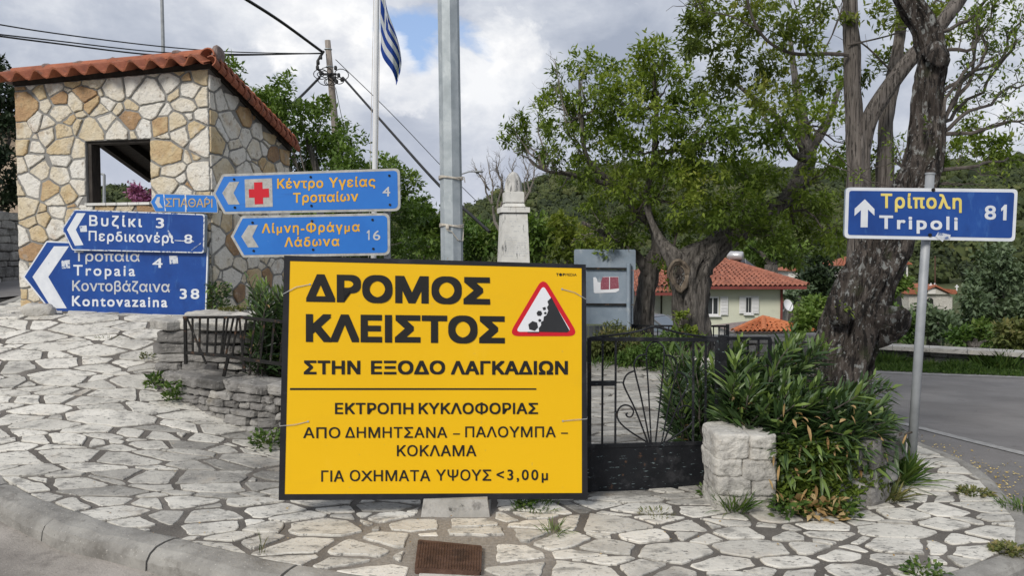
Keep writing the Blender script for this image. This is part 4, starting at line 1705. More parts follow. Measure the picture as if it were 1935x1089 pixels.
BF.flat(mb, roundpoly(T0, 21, 7), .0022, .0012)
ring = mb.build('red_border', M['sign_red'], board)
bpy.data.objects.remove(tri)
mb = MB()
BF.flat(mb, roundpoly(T1, 9, 6), .0034, .001)
tw = mb.build('white_field', M['sign_white'], board)
zz = lambda x, y: (520 + x / 2.223, 470 + y / 2.223)
mb = MB()
BF.flat(mb, [zz(*p) for p in [(1160, 205), (1143, 222), (1148, 236), (1141, 247), (1147, 262), (1139, 280), (1128, 286), (1126, 303), (1116, 309), (1117, 322), (1107, 334), (1108, 350), (1226, 352), (1236, 345), (1200, 280)]], .0046, .001)
for (x, y, r, n, ph) in ((1085, 325, 22, 6, .3), (1109, 272, 12.5, 6, .1), (1130, 252, 8.5, 4, .5), (1111, 302, 7, 5, .7), (1134, 271, 6, 5, 0), (1147, 266, 4, 4, .4)):
    poly = [zz(x + r * (1 + .12 * math.sin(5 * k + x)) * math.cos(ph + 2 * math.pi * k / n), y + r * math.sin(ph + 2 * math.pi * k / n) * .95) for k in range(n)]
    BF.flat(mb, poly, .0058, .001)
BF.flat(mb, [zz(1060, 350), zz(1108, 350), zz(1108, 354), zz(1060, 353)], .0052, .001)
mb.build('rockfall_symbol', M['sign_charcoal'], tw)
for (a, b, c) in (((585.7, 537.5), (560, 542), (536, 555)), ((1062, 546.5), (1085, 552), (1106.5, 565)), ((582, 797), (558, 802), (529, 805)), ((1063.5, 796), (1085, 793), (1109, 791.5))):
    mb = MB()
    for o in (0, 1.6):
        mb.tube([BF.pt(a[0], a[1] + o * .3, .004), BF.pt(b[0], b[1] + o, .006), BF.pt(c[0], c[1] + o * .5, .006), BF.pt(c[0] + (4 if c[0] > 800 else -4), c[1] + o, -.05)], .0011, 5)
    mb.tube([BF.pt(a[0], a[1], .001), BF.pt(a[0], a[1], .005)], .006, 8)
    mb.build('tie_wire', M['wire'], board)
for x in (809, 898):
    mb = MB()
    p = BF.pt(x, 947, -.03)
    mb.box((p.x, p.y + .01, p.z), (.045, .05, .05))
    mb.build('mounting_foot', M['rust'], board)

# ================================================================== LAMP POST behind the board
lp = thing('lamp_post', 'tall octagonal galvanised post standing behind the yellow board', 'lamp post', (-.39, 4.98, .1))
mb = MB()
pa, pb = P(847.2, 0, 4.95), P(853, 400, 4.95)
dirp = (pa - pb).normalized()
base_p = pb - dirp * ((pb.z - .10) / dirp.z)
top_p = pb + dirp * 6.2
pts, rad = [], []
for k in range(14):
    t = k / 13
    pts.append(base_p.lerp(top_p, t))
    rad.append(.0735 - .018 * t)
mb.tube(pts, rad, 8)
mb.build('post', M['galv'], lp)
mb = MB()
mb.box((base_p.x, base_p.y, .115), (.26, .26, .03))
mb.build('base_plate', M['galv'], lp)
mb = MB()
vs = [(-.555, 4.66, -.05), (-.125, 4.66, -.05), (-.125, 5.2, -.05), (-.555, 5.2, -.05), (-.535, 4.70, .1), (-.15, 4.70, .1), (-.15, 5.18, .1), (-.535, 5.18, .1)]
mb.add(vs, [(3, 2, 1, 0), (4, 5, 6, 7), (0, 1, 5, 4), (1, 2, 6, 5), (2, 3, 7, 6), (3, 0, 4, 7)])
plinth = mb.build('plinth', M['concrete'], lp)
mb = MB()
tip = top_p
mb.tube([tip - dirp * .1, tip + Vector((0, -.5, .5)), tip + Vector((0, -1.6, .7))], .03, 8)
mb.rock(tip + Vector((0, -1.9, .72)), (.25, .6, .12), None, 3, .0, 6)
mb.build('lamp_arm', M['galv'], lp)


def cord(py, name_label, tail):
    c = pb + dirp * ((P(853, py, 4.95).z - pb.z) / dirp.z)
    r = .0735 * (1 - .0 * 1) * .965
    mb = MB()
    for o in (0, .006, -.005):
        pts = [c + Vector(((r + .004) * math.cos(a), (r + .004) * math.sin(a), o + .006 * math.sin(a * 2 + o * 90))) for a in np.linspace(0, 2 * math.pi, 25)]
        mb.tube(pts, .0035, 5)
    f = c + Vector((0.0, -r - .006, 0))
    if tail == 'end':
        mb.tube([c + Vector((.05, -.062, 0)), c + Vector((.085, -.04, .004)), c + Vector((.09, -.03, -.03))], .003, 5)
        mb.tube([c + Vector((.05, -.062, 0)), c + Vector((.09, -.045, -.012))], .002, 5)
    else:
        mb.tube([f + Vector((-.02, 0, 0)), f + Vector((-.022, -.004, -.03)), f + Vector((.005, -.004, -.035)), f + Vector((.045, .02, -.09)), f + Vector((.072, .05, -.095)), f + Vector((.075, .06, -.02))], .0035, 5)
        mb.rock(f + Vector((-.02, -.003, -.008)), (.02, .015, .03), None, 3, .2, 4)
    tag(mb.build('cord', M['rope']), name_label, 'cord')


cord(337, 'frayed cord wound round the lamp post, the upper of two', 'end')
cord(427, 'knotted cord with a hanging loop round the lamp post, lower of two', 'loop')

# ================================================================== DIRECTION SIGNS


def offset_face(f, d):
    q = Face(f.o, f.o + Vector((1, 0, 0)), f.o + Vector((0, 0, 1)))
    q.o = f.o + f.n * d
    q.n = f.n
    return q


def sign_plate(f, parent, outer, edge, m_edge, m_face, r=0, thick=.02, off=0.0):
    rr = r
    mb = MB()
    f.flat(mb, roundpoly(outer, rr), off - .002, thick)
    mb.build('back_plate', M['sign_back'], parent)
    mb = MB()
    f.flat(mb, roundpoly(outer, rr), off, .0018)
    mb.build('border', m_edge, parent)
    mb = MB()
    inn = inset(outer, edge)
    f.flat(mb, roundpoly(inn, [max(0, (x if isinstance(rr, list) else rr) - edge * .6) for x in (rr if isinstance(rr, list) else [0] * len(outer))]), off + .0014, .0012)
    return mb.build('blue_face', m_face, parent)


def bolts(f, parent, pts, r=2.3, off=.002):
    for (x, y) in pts:
        mb = MB()
        f.flat(mb, disc(x, y, r, 8), off + .006, .008)
        mb.build('bolt', M['old_iron'], parent)


def shape(f, parent, name, polys, material, off=.0032):
    mb = MB()
    for i, q in enumerate(polys):
        f.flat(mb, q, off + i * .0004, .0012)
    return mb.build(name, material, parent)


def words_on(f, parent, material, rows, off=.0032):
    for r in rows:
        mb = MB()
        letter(mb, f, *r[0], off=off, **r[1])
        mb.build('lettering', material, parent)


z3 = lambda L: [(380 + x / 4.1875, 280 + y / 4.1875) for x, y in L]
FS = Face(P(420, 366, 6.45), P(750, 360, 6.40), P(420, 466, 6.45))
hs = thing('road_sign', 'bright blue arrow sign with a red cross on a grey square', 'sign', tuple(P(590, 400, 6.45)))
sign_plate(FS, hs, z3([(92, 360), (168, 206), (1572, 158), (1578, 497), (182, 522)]), 4.6, M['sign_edge'], M['blue_light'], [0, 3, 10, 12, 3])
shape(FS, hs, 'arrow', [z3([(303, 265), (225, 268), (168, 355), (218, 447), (307, 445), (258, 355)])], M['sign_edge'])
sq = shape(FS, hs, 'square', [z3([(345, 247), (562, 238), (568, 464), (352, 469)])], M['sign_edge'])
shape(FS, hs, 'red_cross', [z3([(420, 271), (486, 269), (488, 322), (537, 319), (540, 388), (491, 391), (493, 442), (426, 445), (424, 391), (381, 393), (378, 325), (421, 324)])], M['sign_red'], .0046)
words_on(FS, hs, M['letter_orange'], [(("Κέντρο", 524, 611, 337.6, 356.6, 336.6, 355.0), dict(bold=.022)), (("Υγείας", 622, 709.5, 335.6, 354.6, 333.4, 352.4), dict(bold=.022)),
                                       (("Τροπαίων", 554, 677, 364.6, 383.3, 361.5, 380.4), dict(bold=.022))])
words_on(FS, hs, M['letter_grey'], [(("4", 723, 737.5, 352, 371), dict(bold=.01))])
bolts(FS, hs, z3([(262, 247), (268, 470), (868, 228), (874, 456), (1490, 217), (1495, 448)]))
ls = thing('road_sign', 'bright blue arrow sign numbered 16 beneath the red cross sign', 'sign', tuple(P(590, 445, 6.45)))
sign_plate(FS, ls, z3([(235, 700), (318, 537), (1492, 513), (1496, 848), (330, 866)]), 4.6, M['sign_edge'], M['blue_light'], [0, 3, 12, 12, 3])
shape(FS, ls, 'arrow', [z3([(450, 608), (376, 610), (319, 700), (372, 786), (457, 785), (406, 700)])], M['sign_edge'])
words_on(FS, ls, M['letter_orange'], [(("Λίμνη-Φράγμα", 495, 680, 422.6, 440.8, 419.6, 437.6), dict(bold=.022)), (("Λάδωνα", 538, 641.5, 448.6, 466.8, 447, 465), dict(bold=.022))])
words_on(FS, ls, M['letter_grey'], [(("6", 705, 718.8, 434.7, 453.9), dict(bold=.006))])
shape(FS, ls, 'digit', [z3([(1310, 668), (1324, 650), (1334, 650), (1334, 727), (1323, 727), (1323, 666), (1316, 676)])], M['letter_grey'])
bolts(FS, ls, z3([(408, 590), (417, 813), (878, 577), (887, 803), (1357, 567), (1363, 797)]))
for (x, lab) in ((600, 'slim steel post holding the two bright blue arrow signs, nearer the shelter'), (728, 'slim steel post holding the two bright blue arrow signs, nearer the lamp post')):
    mb = MB()
    a = FS.pt(x, 330, -.06)
    mb.tube([(a.x, a.y, .0), (a.x, a.y, a.z)], .028, 12)
    tag(mb.build('signpost', M['polegrey']), lab, 'post')

# signs at the foot of the shelter
WN = SNF
FB = Face(SFACE.o, SFACE.o + FR, SFACE.o + Vector((0, 0, 1)))
FB.n = SFACE.n
FB.o = SFACE.o + SFACE.n * .14
z2 = lambda L: [(x / 3.025, 340 + y / 3.025) for x, y in L]
ts = thing('road_sign', 'large deep blue arrow sign with a white border standing on the paving', 'sign', tuple(FB.pt(240, 595)))
sign_plate(FB, ts, [(43.5, 523.5), (87.6, 455.5), (393.4, 467), (389.5, 598.5), (99, 593.5)], 2.6, M['sign_paint'], M['blue_dark'], [0, 2, 5, 4, 2])
shape(FB, ts, 'arrow', [z2([(395, 380), (310, 380), (187, 555), (298, 735), (383, 735), (277, 555)])], M['sign_paint'])
words_on(FB, ts, M['letter_grey'], [(("Τροπαία", 141, 264.5, 474.5, 494, 475, 494.5), dict(bold=.012, maxsp=1.04)), (("Κοντοβάζαινα", 137, 321.5, 530, 550, 532, 552.5), dict(bold=.014))])
words_on(FB, ts, M['sign_paint'], [(("Tropaia", 139, 256, 499.3, 520.8, 500.5, 522), dict(bold=.014)), (("Kontovazaina", 136.5, 316.7, 558, 578.8, 560, 581), dict(bold=.02)),
                                   (("4", 288.5, 307.5, 487, 506.2), dict(bold=.014)), (("38", 340, 377, 545, 565.2), dict(bold=.018))])
shape(FB, ts, 'sticker', [z2([(352, 462), (400, 458), (402, 505), (356, 508)]), z2([(968, 434), (1016, 434), (1020, 478), (972, 482)])], M['sign_scuff'], .0036)
FV = Face(FB.o, FB.o + FR, FB.o + Vector((0, 0, 1)))
FV.n = FB.n
FV.o = FB.o + FB.n * .05
vsn = thing('road_sign', 'scuffed deep blue arrow sign overlapping the top of the larger one', 'sign', tuple(FV.pt(260, 478)))
sign_plate(FV, vsn, [(117, 432.6), (141, 395.5), (387, 404.6), (385.5, 478.8), (136.5, 473.2)], 2.4, M['sign_scuff'], M['blue_dark'], [0, 4, 6, 6, 4], thick=.045)
shape(FV, vsn, 'arrow', [z2([(490, 190), (440, 190), (384, 285), (430, 377), (478, 372), (434, 285)])], M['sign_paint'])
words_on(FV, vsn, M['sign_paint'], [(("Βυζίκι", 169, 269, 406.5, 427, 408.5, 429.5), dict(bold=.02)), (("3", 295, 310.5, 411, 431), dict(bold=.014)),
                                     (("Περδικονέρι", 168, 329, 436, 455, 440.5, 459.8), dict(bold=.018)), (("8", 348.5, 364, 442.3, 460), dict(bold=.012, maxsp=1.04))])
shape(FV, vsn, 'scuff', [z2([(456, 264), (496, 260), (500, 296), (462, 298)]), z2([(960, 288), (966, 290), (994, 338), (970, 330)]), z2([(1000, 344), (1110, 350), (1110, 354), (1000, 349)]),
                         z2([(1095, 400), (1150, 360), (1152, 363), (1098, 404)])], M['sign_scuff'], .0040)
FP = Face(FB.o, FB.o + FR, FB.o + Vector((0, 0, 1)))
FP.n = FB.n
FP.o = SFACE.o + SFACE.n * .09
z1 = lambda L: [(x / 3.024, 60 + y / 3.024) for x, y in L]
ps = thing('road_sign', 'smallest blue arrow sign with dull ochre capitals below the shelter window', 'sign', tuple(FP.pt(350, 385)))
sign_plate(FP, ps, z1([(858, 972), (893, 924), (1236, 934), (1248, 1036), (888, 1030)]), 1.3, M['sign_edge'], M['blue_light'], [0, 2, 4, 4, 2], thick=.015)
shape(FP, ps, 'arrow', [z1([(915, 945), (900, 945), (886, 976), (905, 1006), (932, 1006), (912, 976)])], M['letter_grey'])
words_on(FP, ps, M['letter_dull'], [(("ΣΠΑΘΑΡΙ", 313, 401.8, 374.5, 390.6, 375.8, 392.2), dict(bold=.006))])
shape(FP, ps, 'scratch', [z1([(934, 928), (940, 928), (950, 1030), (944, 1030)]), z1([(1056, 932), (1064, 932), (1070, 1032), (1060, 1032)]), z1(disc(1181, 950, 6, 8))], M['sign_scuff'], .004)
mb = MB()
for x in (300, 395):
    p = FP.pt(x, 384, -.017)
    mb.bar(p, p - FP.n * .07, .03)
mb.build('bracket', M['galv'], ps)

# sign on its own pole
FT = Face(P(1600, 402, 5.36), P(1920, 407, 5.40), P(1598, 450, 5.36))
tp = thing('road_sign', 'blue straight-ahead sign with pale yellow and white lettering on a leaning pole', 'sign', (2.70, 5.44, 0))
zt = lambda L: [(1480 + x / 2.866, 280 + y / 2.866) for x, y in L]
sign_plate(FT, tp, zt([(340, 212), (1271, 222), (1255, 506), (331, 488)]), 6.3, M['sign_paint'], M['blue_dark'], [9, 9, 9, 9])
shape(FT, tp, 'arrow', [zt([(441, 277), (493, 330), (493, 366), (458, 332), (456, 429), (418, 429), (420, 335), (385, 367), (386, 328)])], M['sign_paint'])
words_on(FT, tp, M['letter_yellow'], [(("Τρίπολη", 1664, 1816.7, 365.5, 393.2, 367.5, 395.2), dict(bold=.026))])
words_on(FT, tp, M['sign_paint'], [(("Tripoli", 1661, 1809, 405.4, 432.5, 408, 435), dict(bold=.026)), (("8", 1860, 1881.5, 387, 415), dict(bold=.016))])
shape(FT, tp, 'digit', [zt([(1178, 328), (1198, 306), (1210, 306), (1207, 391), (1189, 391), (1191, 332), (1180, 343)])], M['sign_paint'])
shape(FT, tp, 'sticker', [zt([(838, 455), (905, 470), (900, 492), (868, 494), (862, 508), (822, 480)])], M['sign_scuff'], .0045)
mb = MB()
a, b = P(1719.5, 918, 5.43), P(1757.5, 330, 5.46)
a = a + (a - b).normalized() * ((a.z + .03) / max((b - a).normalized().z, .1))
mb.tube([a, a.lerp(b, .5), b], [.031, .030, .029], 16)
pole = mb.build('pole', M['polegrey'], tp, smooth=True)
mb = MB()
mb.tube([b, b + (b - a).normalized() * .012], .033, 16)
mb.build('cap', M['polegrey'], pole)
bolts(FT, tp, zt([(811, 226), (793, 471)]), 3.4, .003)

# ================================================================== GATE AND RAILINGS
GF = Face(P(1113, 640, 5.12), P(1356, 640, 5.30), P(1113, 930, 5.12))
zg = lambda x, y: (1080 + x / 3.025, 600 + y / 3.025)
gate = thing('iron_gate', 'black wrought iron gate leaf with fanned curves above a sheet panel', 'gate', tuple(GF.pt(1235, 930)))
gp = lambda x, y, o=0.0: GF.pt(*zg(x, y), o)
mb = MB()
for x in (101, 832):
    mb.bar(gp(x, 118), gp(x, 1000 if x < 400 else 978), .026, .026, up=(0, 1, 0))
mb.bar(gp(101, 124), gp(832, 128), .024, .024)
mb.bar(gp(101, 737), gp(832, 718), .024, .024)
mb.build('frame', M['black_metal'], gate)
for x in (178, 253, 697, 768):
    mb = MB()
    mb.bar(gp(x, 126), gp(x - 3, 732), .013, .013, up=(0, 1, 0))
    mb.build('bar', M['black_metal'], gate)
mb = MB()
mb.prism([gp(104, 744, .006), gp(829, 726, .006), gp(829, 970, .006), gp(104, 998, .006)], -GF.n * .010)
mb.build('sheet_panel', M['black_metal'], gate)
mb = MB()
mb.prism([gp(106, 364, .012), gp(250, 362, .012), gp(250, 391, .012), gp(106, 393, .012)], -GF.n * .02)
mb.bar(gp(252, 373), gp(300, 373), .008)
mb.build('lock_plate', M['black_metal'], gate)


def gcurve(pts, r=.0055, n=8):
    sp = spline([(x, y, 0, 0) for x, y in pts], n)
    return [gp(q[0], q[1]) for q in sp]


C1 = [(455, 715), (440, 420), (428, 210), (448, 155), (480, 140), (512, 155), (530, 205), (512, 420), (480, 715)]
C2 = [(447, 715), (400, 470), (360, 300), (362, 255), (385, 222), (428, 211)]
C3 = [(436, 715), (365, 530), (303, 400), (300, 360), (320, 325), (356, 308)]
C4 = [(428, 713), (330, 650), (275, 600), (260, 555), (275, 518), (305, 502), (338, 512), (354, 540), (342, 568), (322, 570), (312, 555), (322, 548)]
mir = lambda C: [(962 - x, y + 4) for x, y in C]
for c in (C1, C2, C3, C4, mir(C2), mir(C3), mir(C4)):
    mb = MB()
    mb.tube(gcurve(c), .0058, 6)
    mb.build('scroll', M['black_metal'], gate)
mb = MB()
mb.tube(gcurve([(104, 118), (250, 100), (370, 82), (440, 62), (480, 56), (530, 66), (610, 88), (720, 106), (836, 118)]), .008, 6)
mb.build('arch_bar', M['black_metal'], gate)
mb = MB()
a = GF.pt(1364, 640)
mb.bar((a.x + .005, a.y, -.02), (a.x + .005, a.y, a.z + .02), .05, .05, up=(0, 1, 0))
tag(mb.build('gate_post', M['black_metal']), 'square black post between the gate leaf and stone pillar', 'post')
fr = thing('iron_railing', 'short black railing panel sunk in the oleander beside the gate', 'railing', (1.55, 5.3, .4))
a, b = GF.pt(1371, 640), P(1455, 640, 5.42)
mb = MB()
mb.bar(a, b, .022)
mb.bar(b, (b.x, b.y, .42), .022, .022, up=(0, 1, 0))
q0, q1 = Vector((a.x, a.y, .46)), Vector((b.x, b.y, .46))
mb.bar(q0, q1, .02)
mb.build('frame', M['black_metal'], fr)
for t in (.28, .5, .74):
    mb = MB()
    mb.bar(a.lerp(b, t), q0.lerp(q1, t), .012, .012, up=(0, 1, 0))
    mb.build('bar', M['black_metal'], fr)

rl = thing('iron_railing', 'bent and peeling old railing perched on the curved stone wall', 'railing', tuple(P(440, 690, 6.5)))
D1, D2, D3 = 6.75, 6.45, 6.18
zr = lambda x, y: (250 + x / 2.8645, 500 + y / 2.8645)


def rp(x, y):
    X, Y = zr(x, y)
    D = D1 + (D2 - D1) * (X - 349) / 95 if X < 444 else D2 + (D3 - D2) * (X - 444) / 90
    return P(X, Y, D)


mb = MB()
mb.bar(rp(280, 287), rp(545, 286), .028, .022)
mb.bar(rp(545, 286), rp(575, 284), .028, .022)
mb.bar(rp(575, 284), rp(880, 318), .028, .022)
mb.bar(rp(287, 478), rp(520, 496), .022, .026)
mb.bar(rp(520, 500), rp(820, 542), .022, .026)
mb.bar(rp(286, 287), rp(290, 540), .024, .024, up=(0, 1, 0))
mb.build('frame', M['old_iron'], rl)
for (x0, y0, x1, y1) in ((326, 290, 328, 480), (296, 290, 400, 540), (366, 292, 363, 483), (410, 292, 403, 486), (456, 292, 448, 490), (500, 292, 480, 492), (518, 290, 490, 495), (548, 288, 505, 500),
                         (570, 290, 540, 505), (580, 288, 598, 500), (618, 294, 590, 512), (664, 300, 637, 516), (716, 306, 692, 526), (768, 312, 748, 534), (820, 316, 800, 540)):
    mb = MB()
    mb.bar(rp(x0, y0), rp(x1, y1), .015, .012, up=(0, 1, 0))
    mb.build('bar', M['old_iron'], rl)
for (x0, y0, x1, y1) in ((520, 498, 495, 606), (600, 512, 606, 584)):
    mb = MB()
    mb.bar(rp(x0, y0), rp(x1, y1), .024, .02, up=(0, 1, 0))
    mb.build('leg', M['old_iron'], rl)

# ================================================================== MANHOLE COVER
mc = [P(*q, 1).xy for q in ((790, 1020), (911, 1032), (908, 1083), (783, 1077))]


def on_z(px, py, z):
    d = ray(px, py)
    t = (z - CAMZ) / d.z
    return Vector((0, 0, CAMZ)) + d * t


mb = MB()
q = [on_z(*p, .024) for p in roundpoly([(790, 1020), (911, 1032), (909, 1083), (783, 1077)], 4, 3)]
mb.prism(q, (0, 0, -.05))
mh = thing('manhole_cover', 'small rusty rectangular access cover set in the paving', 'manhole cover', (-.33, 4.15, 0))
cov = mb.build('lid', M['rust'], mh)
mb = MB()
A_, B_, C_, D_ = [on_z(*p, .0255) for p in ((790, 1020), (911, 1032), (909, 1083), (783, 1077))]
for k in range(1, 24):
    t = k / 24
    mb.bar(A_.lerp(B_, t).lerp(D_.lerp(C_, t), .06), A_.lerp(B_, t).lerp(D_.lerp(C_, t), .94), .004, .005)
mb.build('rib', M['rust'], cov)
# ================================================================== TREES NEAR THE CAMERA


def tp4(px, py, D, wpx):
    """trunk node: pixel, distance, width in pixels -> (x, y, z, radius)"""
    p = P(px, py, D)
    return (p.x, p.y, p.z, wpx * D / F / 2)


def crown_part(name, parent, clumps, D, spread, nleaf, L, W, material, dens=1.0, flat=.8, droop=.25):
    """clumps: (px, py, radius px, sprays)"""
    cs, rs, ks = [], [], []
    for c in clumps:
        px, py, r, k = c[:4]
        d = c[4] if len(c) > 4 else D + random.uniform(-spread, spread)
        rw = r * d / F
        cs.append(P(px, py, d))
        rs.append((rw, rw * 1.1, rw * flat))
        ks.append(k * dens)
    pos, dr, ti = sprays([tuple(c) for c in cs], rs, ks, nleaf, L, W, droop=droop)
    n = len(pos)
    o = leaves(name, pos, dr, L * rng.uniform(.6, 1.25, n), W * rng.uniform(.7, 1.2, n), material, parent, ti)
    return cs


# --- the leaning old tree at the road side
t1 = thing('leaning_tree', 'old dark leaning tree with lichen and a broken stub behind the leaning sign pole', 'tree', tuple(P(1592, 745, 6.7)))
mb = MB()
trunk_mesh(mb, [tp4(1556, 810, 6.65, 150), tp4(1572, 735, 6.68, 116), tp4(1598, 657, 6.72, 103), tp4(1630, 560, 6.78, 93), tp4(1676, 460, 6.85, 79), tp4(1714, 385, 6.9, 68), tp4(1741, 318, 6.95, 61),
                tp4(1752, 240, 7.0, 52), tp4(1753, 177, 7.0, 48), tp4(1763, 108, 7.0, 50), tp4(1745, 50, 7.0, 42), tp4(1716, 0, 7.0, 40), tp4(1690, -60, 7.0, 36), tp4(1640, -160, 7.1, 30), tp4(1600, -300, 7.2, 18)],
           n=48, seg=11, amp=.42, ridge=13, seed=2, lump=.16)
tr = mb.build('trunk', M['bark_dark'], t1, smooth=True)
mb = MB()
trunk_mesh(mb, [tp4(1625, 612, 6.72, 80), tp4(1660, 612, 6.6, 66), tp4(1688, 606, 6.5, 54), tp4(1704, 594, 6.46, 40), tp4(1712, 584, 6.45, 16)], n=18, seg=5, amp=.5, ridge=8, seed=4, lump=.35)
mb.build('broken_stub', M['bark_dark'], tr, smooth=True)
mb = MB()
trunk_mesh(mb, [tp4(1590, 600, 6.55, 40), tp4(1578, 582, 6.5, 36), tp4(1572, 560, 6.5, 20)], n=12, seg=5, amp=.5, ridge=8, seed=9, lump=.4)
mb.build('broken_stub', M['bark_dark'], tr, smooth=True)
mb = MB()
trunk_mesh(mb, [tp4(1765, 112, 6.9, 50), tp4(1776, 98, 6.85, 40), tp4(1784, 92, 6.82, 30)], n=14, seg=4, amp=.4, ridge=6, seed=6, lump=.2)
mb.build('broken_stub', M['bark_dark'], tr, smooth=True)
mb = MB()
random.seed(11)
BR = [((1768, 255), (1848, 106), (1869, 10)), ((1768, 255), (1880, 190), (1940, 132)), ((1765, 258), (1880, 246), (1945, 225)), ((1766, 250), (1800, 160), (1850, 40)),
      ((1770, 105), (1840, 90), (1850, 50)), ((1740, 330), (1850, 312), (1905, 302)), ((1770, 240), (1850, 180), (1925, 60)), ((1780, 60), (1850, 20), (1900, -40)), ((1742, 330), (1700, 310), (1690, 300)),
      ((1765, 235), (1870, 120), (1935, 40)), ((1760, 200), (1840, 130), (1860, -20))]
tips = []
for b in BR:
    D = 7.0
    pts = [P(b[0][0], b[0][1], D)]
    for i in range(1, len(b)):
        D += random.uniform(-.25, .4)
        e = P(b[i][0], b[i][1], D)
        w = wiggle(pts[-1], e, 5, .18)
        pts += w[1:]
    n = len(pts)
    mb.tube(pts, [.017 * (1 - .82 * i / n) + .003 for i in range(n)], 6)
    for i in range(3, n):
        if random.random() < .8:
            d = (pts[i] - pts[i - 1]).normalized() + Vector((random.gauss(0, .7), random.gauss(0, .7), random.gauss(.2, .6)))
            e = pts[i] + d.normalized() * random.uniform(.15, .42)
            w = wiggle(pts[i], e, 4, .3)
            mb.tube(w, [.006, .005, .004, .003, .002], 4)
            tips += [w[2], w[3], w[4]]
            for _ in range(2):
                f = w[2] + Vector((random.gauss(0, .1), random.gauss(0, .1), random.gauss(.05, .1)))
                mb.tube([w[2], w[2].lerp(f, .5) + Vector((0, 0, .01)), f], [.003, .0025, .0015], 3)
                tips.append(f)
    tips.append(pts[-1])
mb.build('branch', M['twig'], t1)
T_ = np.array([tuple(p) for p in tips if random.random() < .9])
k = 8
pos = np.repeat(T_, k, 0) + rng.normal(size=(len(T_) * k, 3)) * .025
leaves('crown', pos, rng.normal(size=pos.shape) + np.array([0, 0, .2]), rng.uniform(.03, .065, len(pos)), rng.uniform(.014, .028, len(pos)), M['leaf_walnut'], t1, rng.uniform(.2, .8, len(pos)))
crown_sh = [(1600, 595, 8, 8, 6.45), (1590, 580, 8, 6, 6.45)]
crown_part('sucker_shoot', t1, crown_sh, 6.5, .05, 5, .05, .022, M['leaf_walnut'])

# --- grey stringy-barked tree behind it
t2 = thing('grey_barked_tree', 'tall straight multi-stemmed tree with stringy pale grey bark behind the leaning trunk', 'tree', tuple(P(1638, 640, 9.0)))
mb = MB()
trunk_mesh(mb, [tp4(1612, 700, 9.0, 66), tp4(1622, 560, 9.0, 54), tp4(1630, 460, 9.0, 46), tp4(1624, 354, 9.0, 42), tp4(1621, 280, 9.0, 38), tp4(1613, 212, 9.0, 28), tp4(1610, 106, 9.0, 27), tp4(1607, 0, 9.0, 25), tp4(1604, -120, 9.0, 22), tp4(1600, -330, 9.0, 12)],
           n=24, seg=7, amp=.34, ridge=8, seed=12, lump=.06)
trunk_mesh(mb, [tp4(1622, 300, 9.0, 30), tp4(1640, 232, 8.95, 29), tp4(1664, 188, 8.9, 27), tp4(1710, 124, 8.8, 26), tp4(1755, 75, 8.7, 26), tp4(1790, 28, 8.6, 24), tp4(1815, -5, 8.6, 23), tp4(1880, -110, 8.5, 16), tp4(1930, -240, 8.5, 8)],
           n=18, seg=6, amp=.34, ridge=7, seed=15, lump=.08)
trunk_mesh(mb, [tp4(1632, 600, 9.3, 44), tp4(1660, 430, 9.3, 34), tp4(1671, 354, 9.3, 31), tp4(1675, 230, 9.3, 25), tp4(1689, 142, 9.3, 23), tp4(1701, 53, 9.3, 19), tp4(1708, -60, 9.3, 16), tp4(1716, -250, 9.3, 8)],
           n=18, seg=6, amp=.34, ridge=7, seed=19, lump=.08)
mb.build('trunk', M['bark_grey'], t2, smooth=True)
mb = MB()
random.seed(5)


def branch_px(mb, pts, D, r0, r1, dj=.0, n=5, twigs=0, tl=.35):
    q = [P(x, y, D + dj * i) for i, (x, y) in enumerate(pts)]
    sp = spline([(p.x, p.y, p.z, 0) for p in q], n)
    m = len(sp)
    v = [Vector(s[:3]) for s in sp]
    mb.tube(v, [r0 + (r1 - r0) * i / (m - 1) for i in range(m)], 6)
    for _ in range(twigs):
        i = random.randint(m // 4, m - 1)
        d = (v[i] - v[i - 1]).normalized() + Vector((random.gauss(0, .7), random.gauss(0, .7), random.gauss(.1, .6)))
        e = v[i] + d.normalized() * tl * random.uniform(.5, 1.3)
        w = wiggle(v[i], e, 4, .3)
        mb.tube(w, [max(r1, .005), .005, .004, .003, .002], 4)
    return v


mb = MB()
branch_px(mb, [(1603, 103), (1560, 101), (1508, 102), (1470, 90), (1440, 66), (1420, 28), (1408, -20)], 8.9, .022, .014, -.05, 5, 8)
mb.build('branch', M['twig'], t2)
mb = MB()
branch_px(mb, [(1602, 85), (1660, 72), (1712, 58)], 8.9, .010, .008, 0, 5, 2)
mb.build('branch', M['twig'], t2)
mb = MB()
branch_px(mb, [(1560, 90), (1575, 60), (1590, 20), (1600, -20)], 8.8, .008, .006, 0, 5, 4)
mb.build('branch', M['twig'], t2)
mb = MB()
branch_px(mb, [(1525, 98), (1516, 50), (1500, 0)], 8.8, .008, .006, 0, 5, 5)
mb.build('branch', M['twig'], t2)
mb = MB()
branch_px(mb, [(1440, 60), (1380, 30), (1330, 20), (1300, 0)], 8.6, .009, .004, -.05, 5, 8)
mb.build('branch', M['twig'], t2)
mb = MB()
branch_px(mb, [(1672, 380), (1720, 360), (1750, 352), (1790, 345)], 7.2, .014, .010, -.1, 5, 3)
mb.build('branch', M['twig'], t2)
mb = MB()
branch_px(mb, [(1560, 310), (1620, 330), (1665, 355)], 8.8, .006, .005, -.02, 5, 2)
mb.build('branch', M['twig'], t2)
mb = MB()
branch_px(mb, [(1535, 240), (1590, 300), (1640, 350)], 8.8, .006, .004, 0, 5, 2)
mb.build('branch', M['twig'], t2)
mb = MB()
branch_px(mb, [(1700, 60), (1760, 10), (1800, -40)], 9.2, .02, .012, 0, 5, 4)
mb.build('branch', M['twig'], t2)
mb = MB()
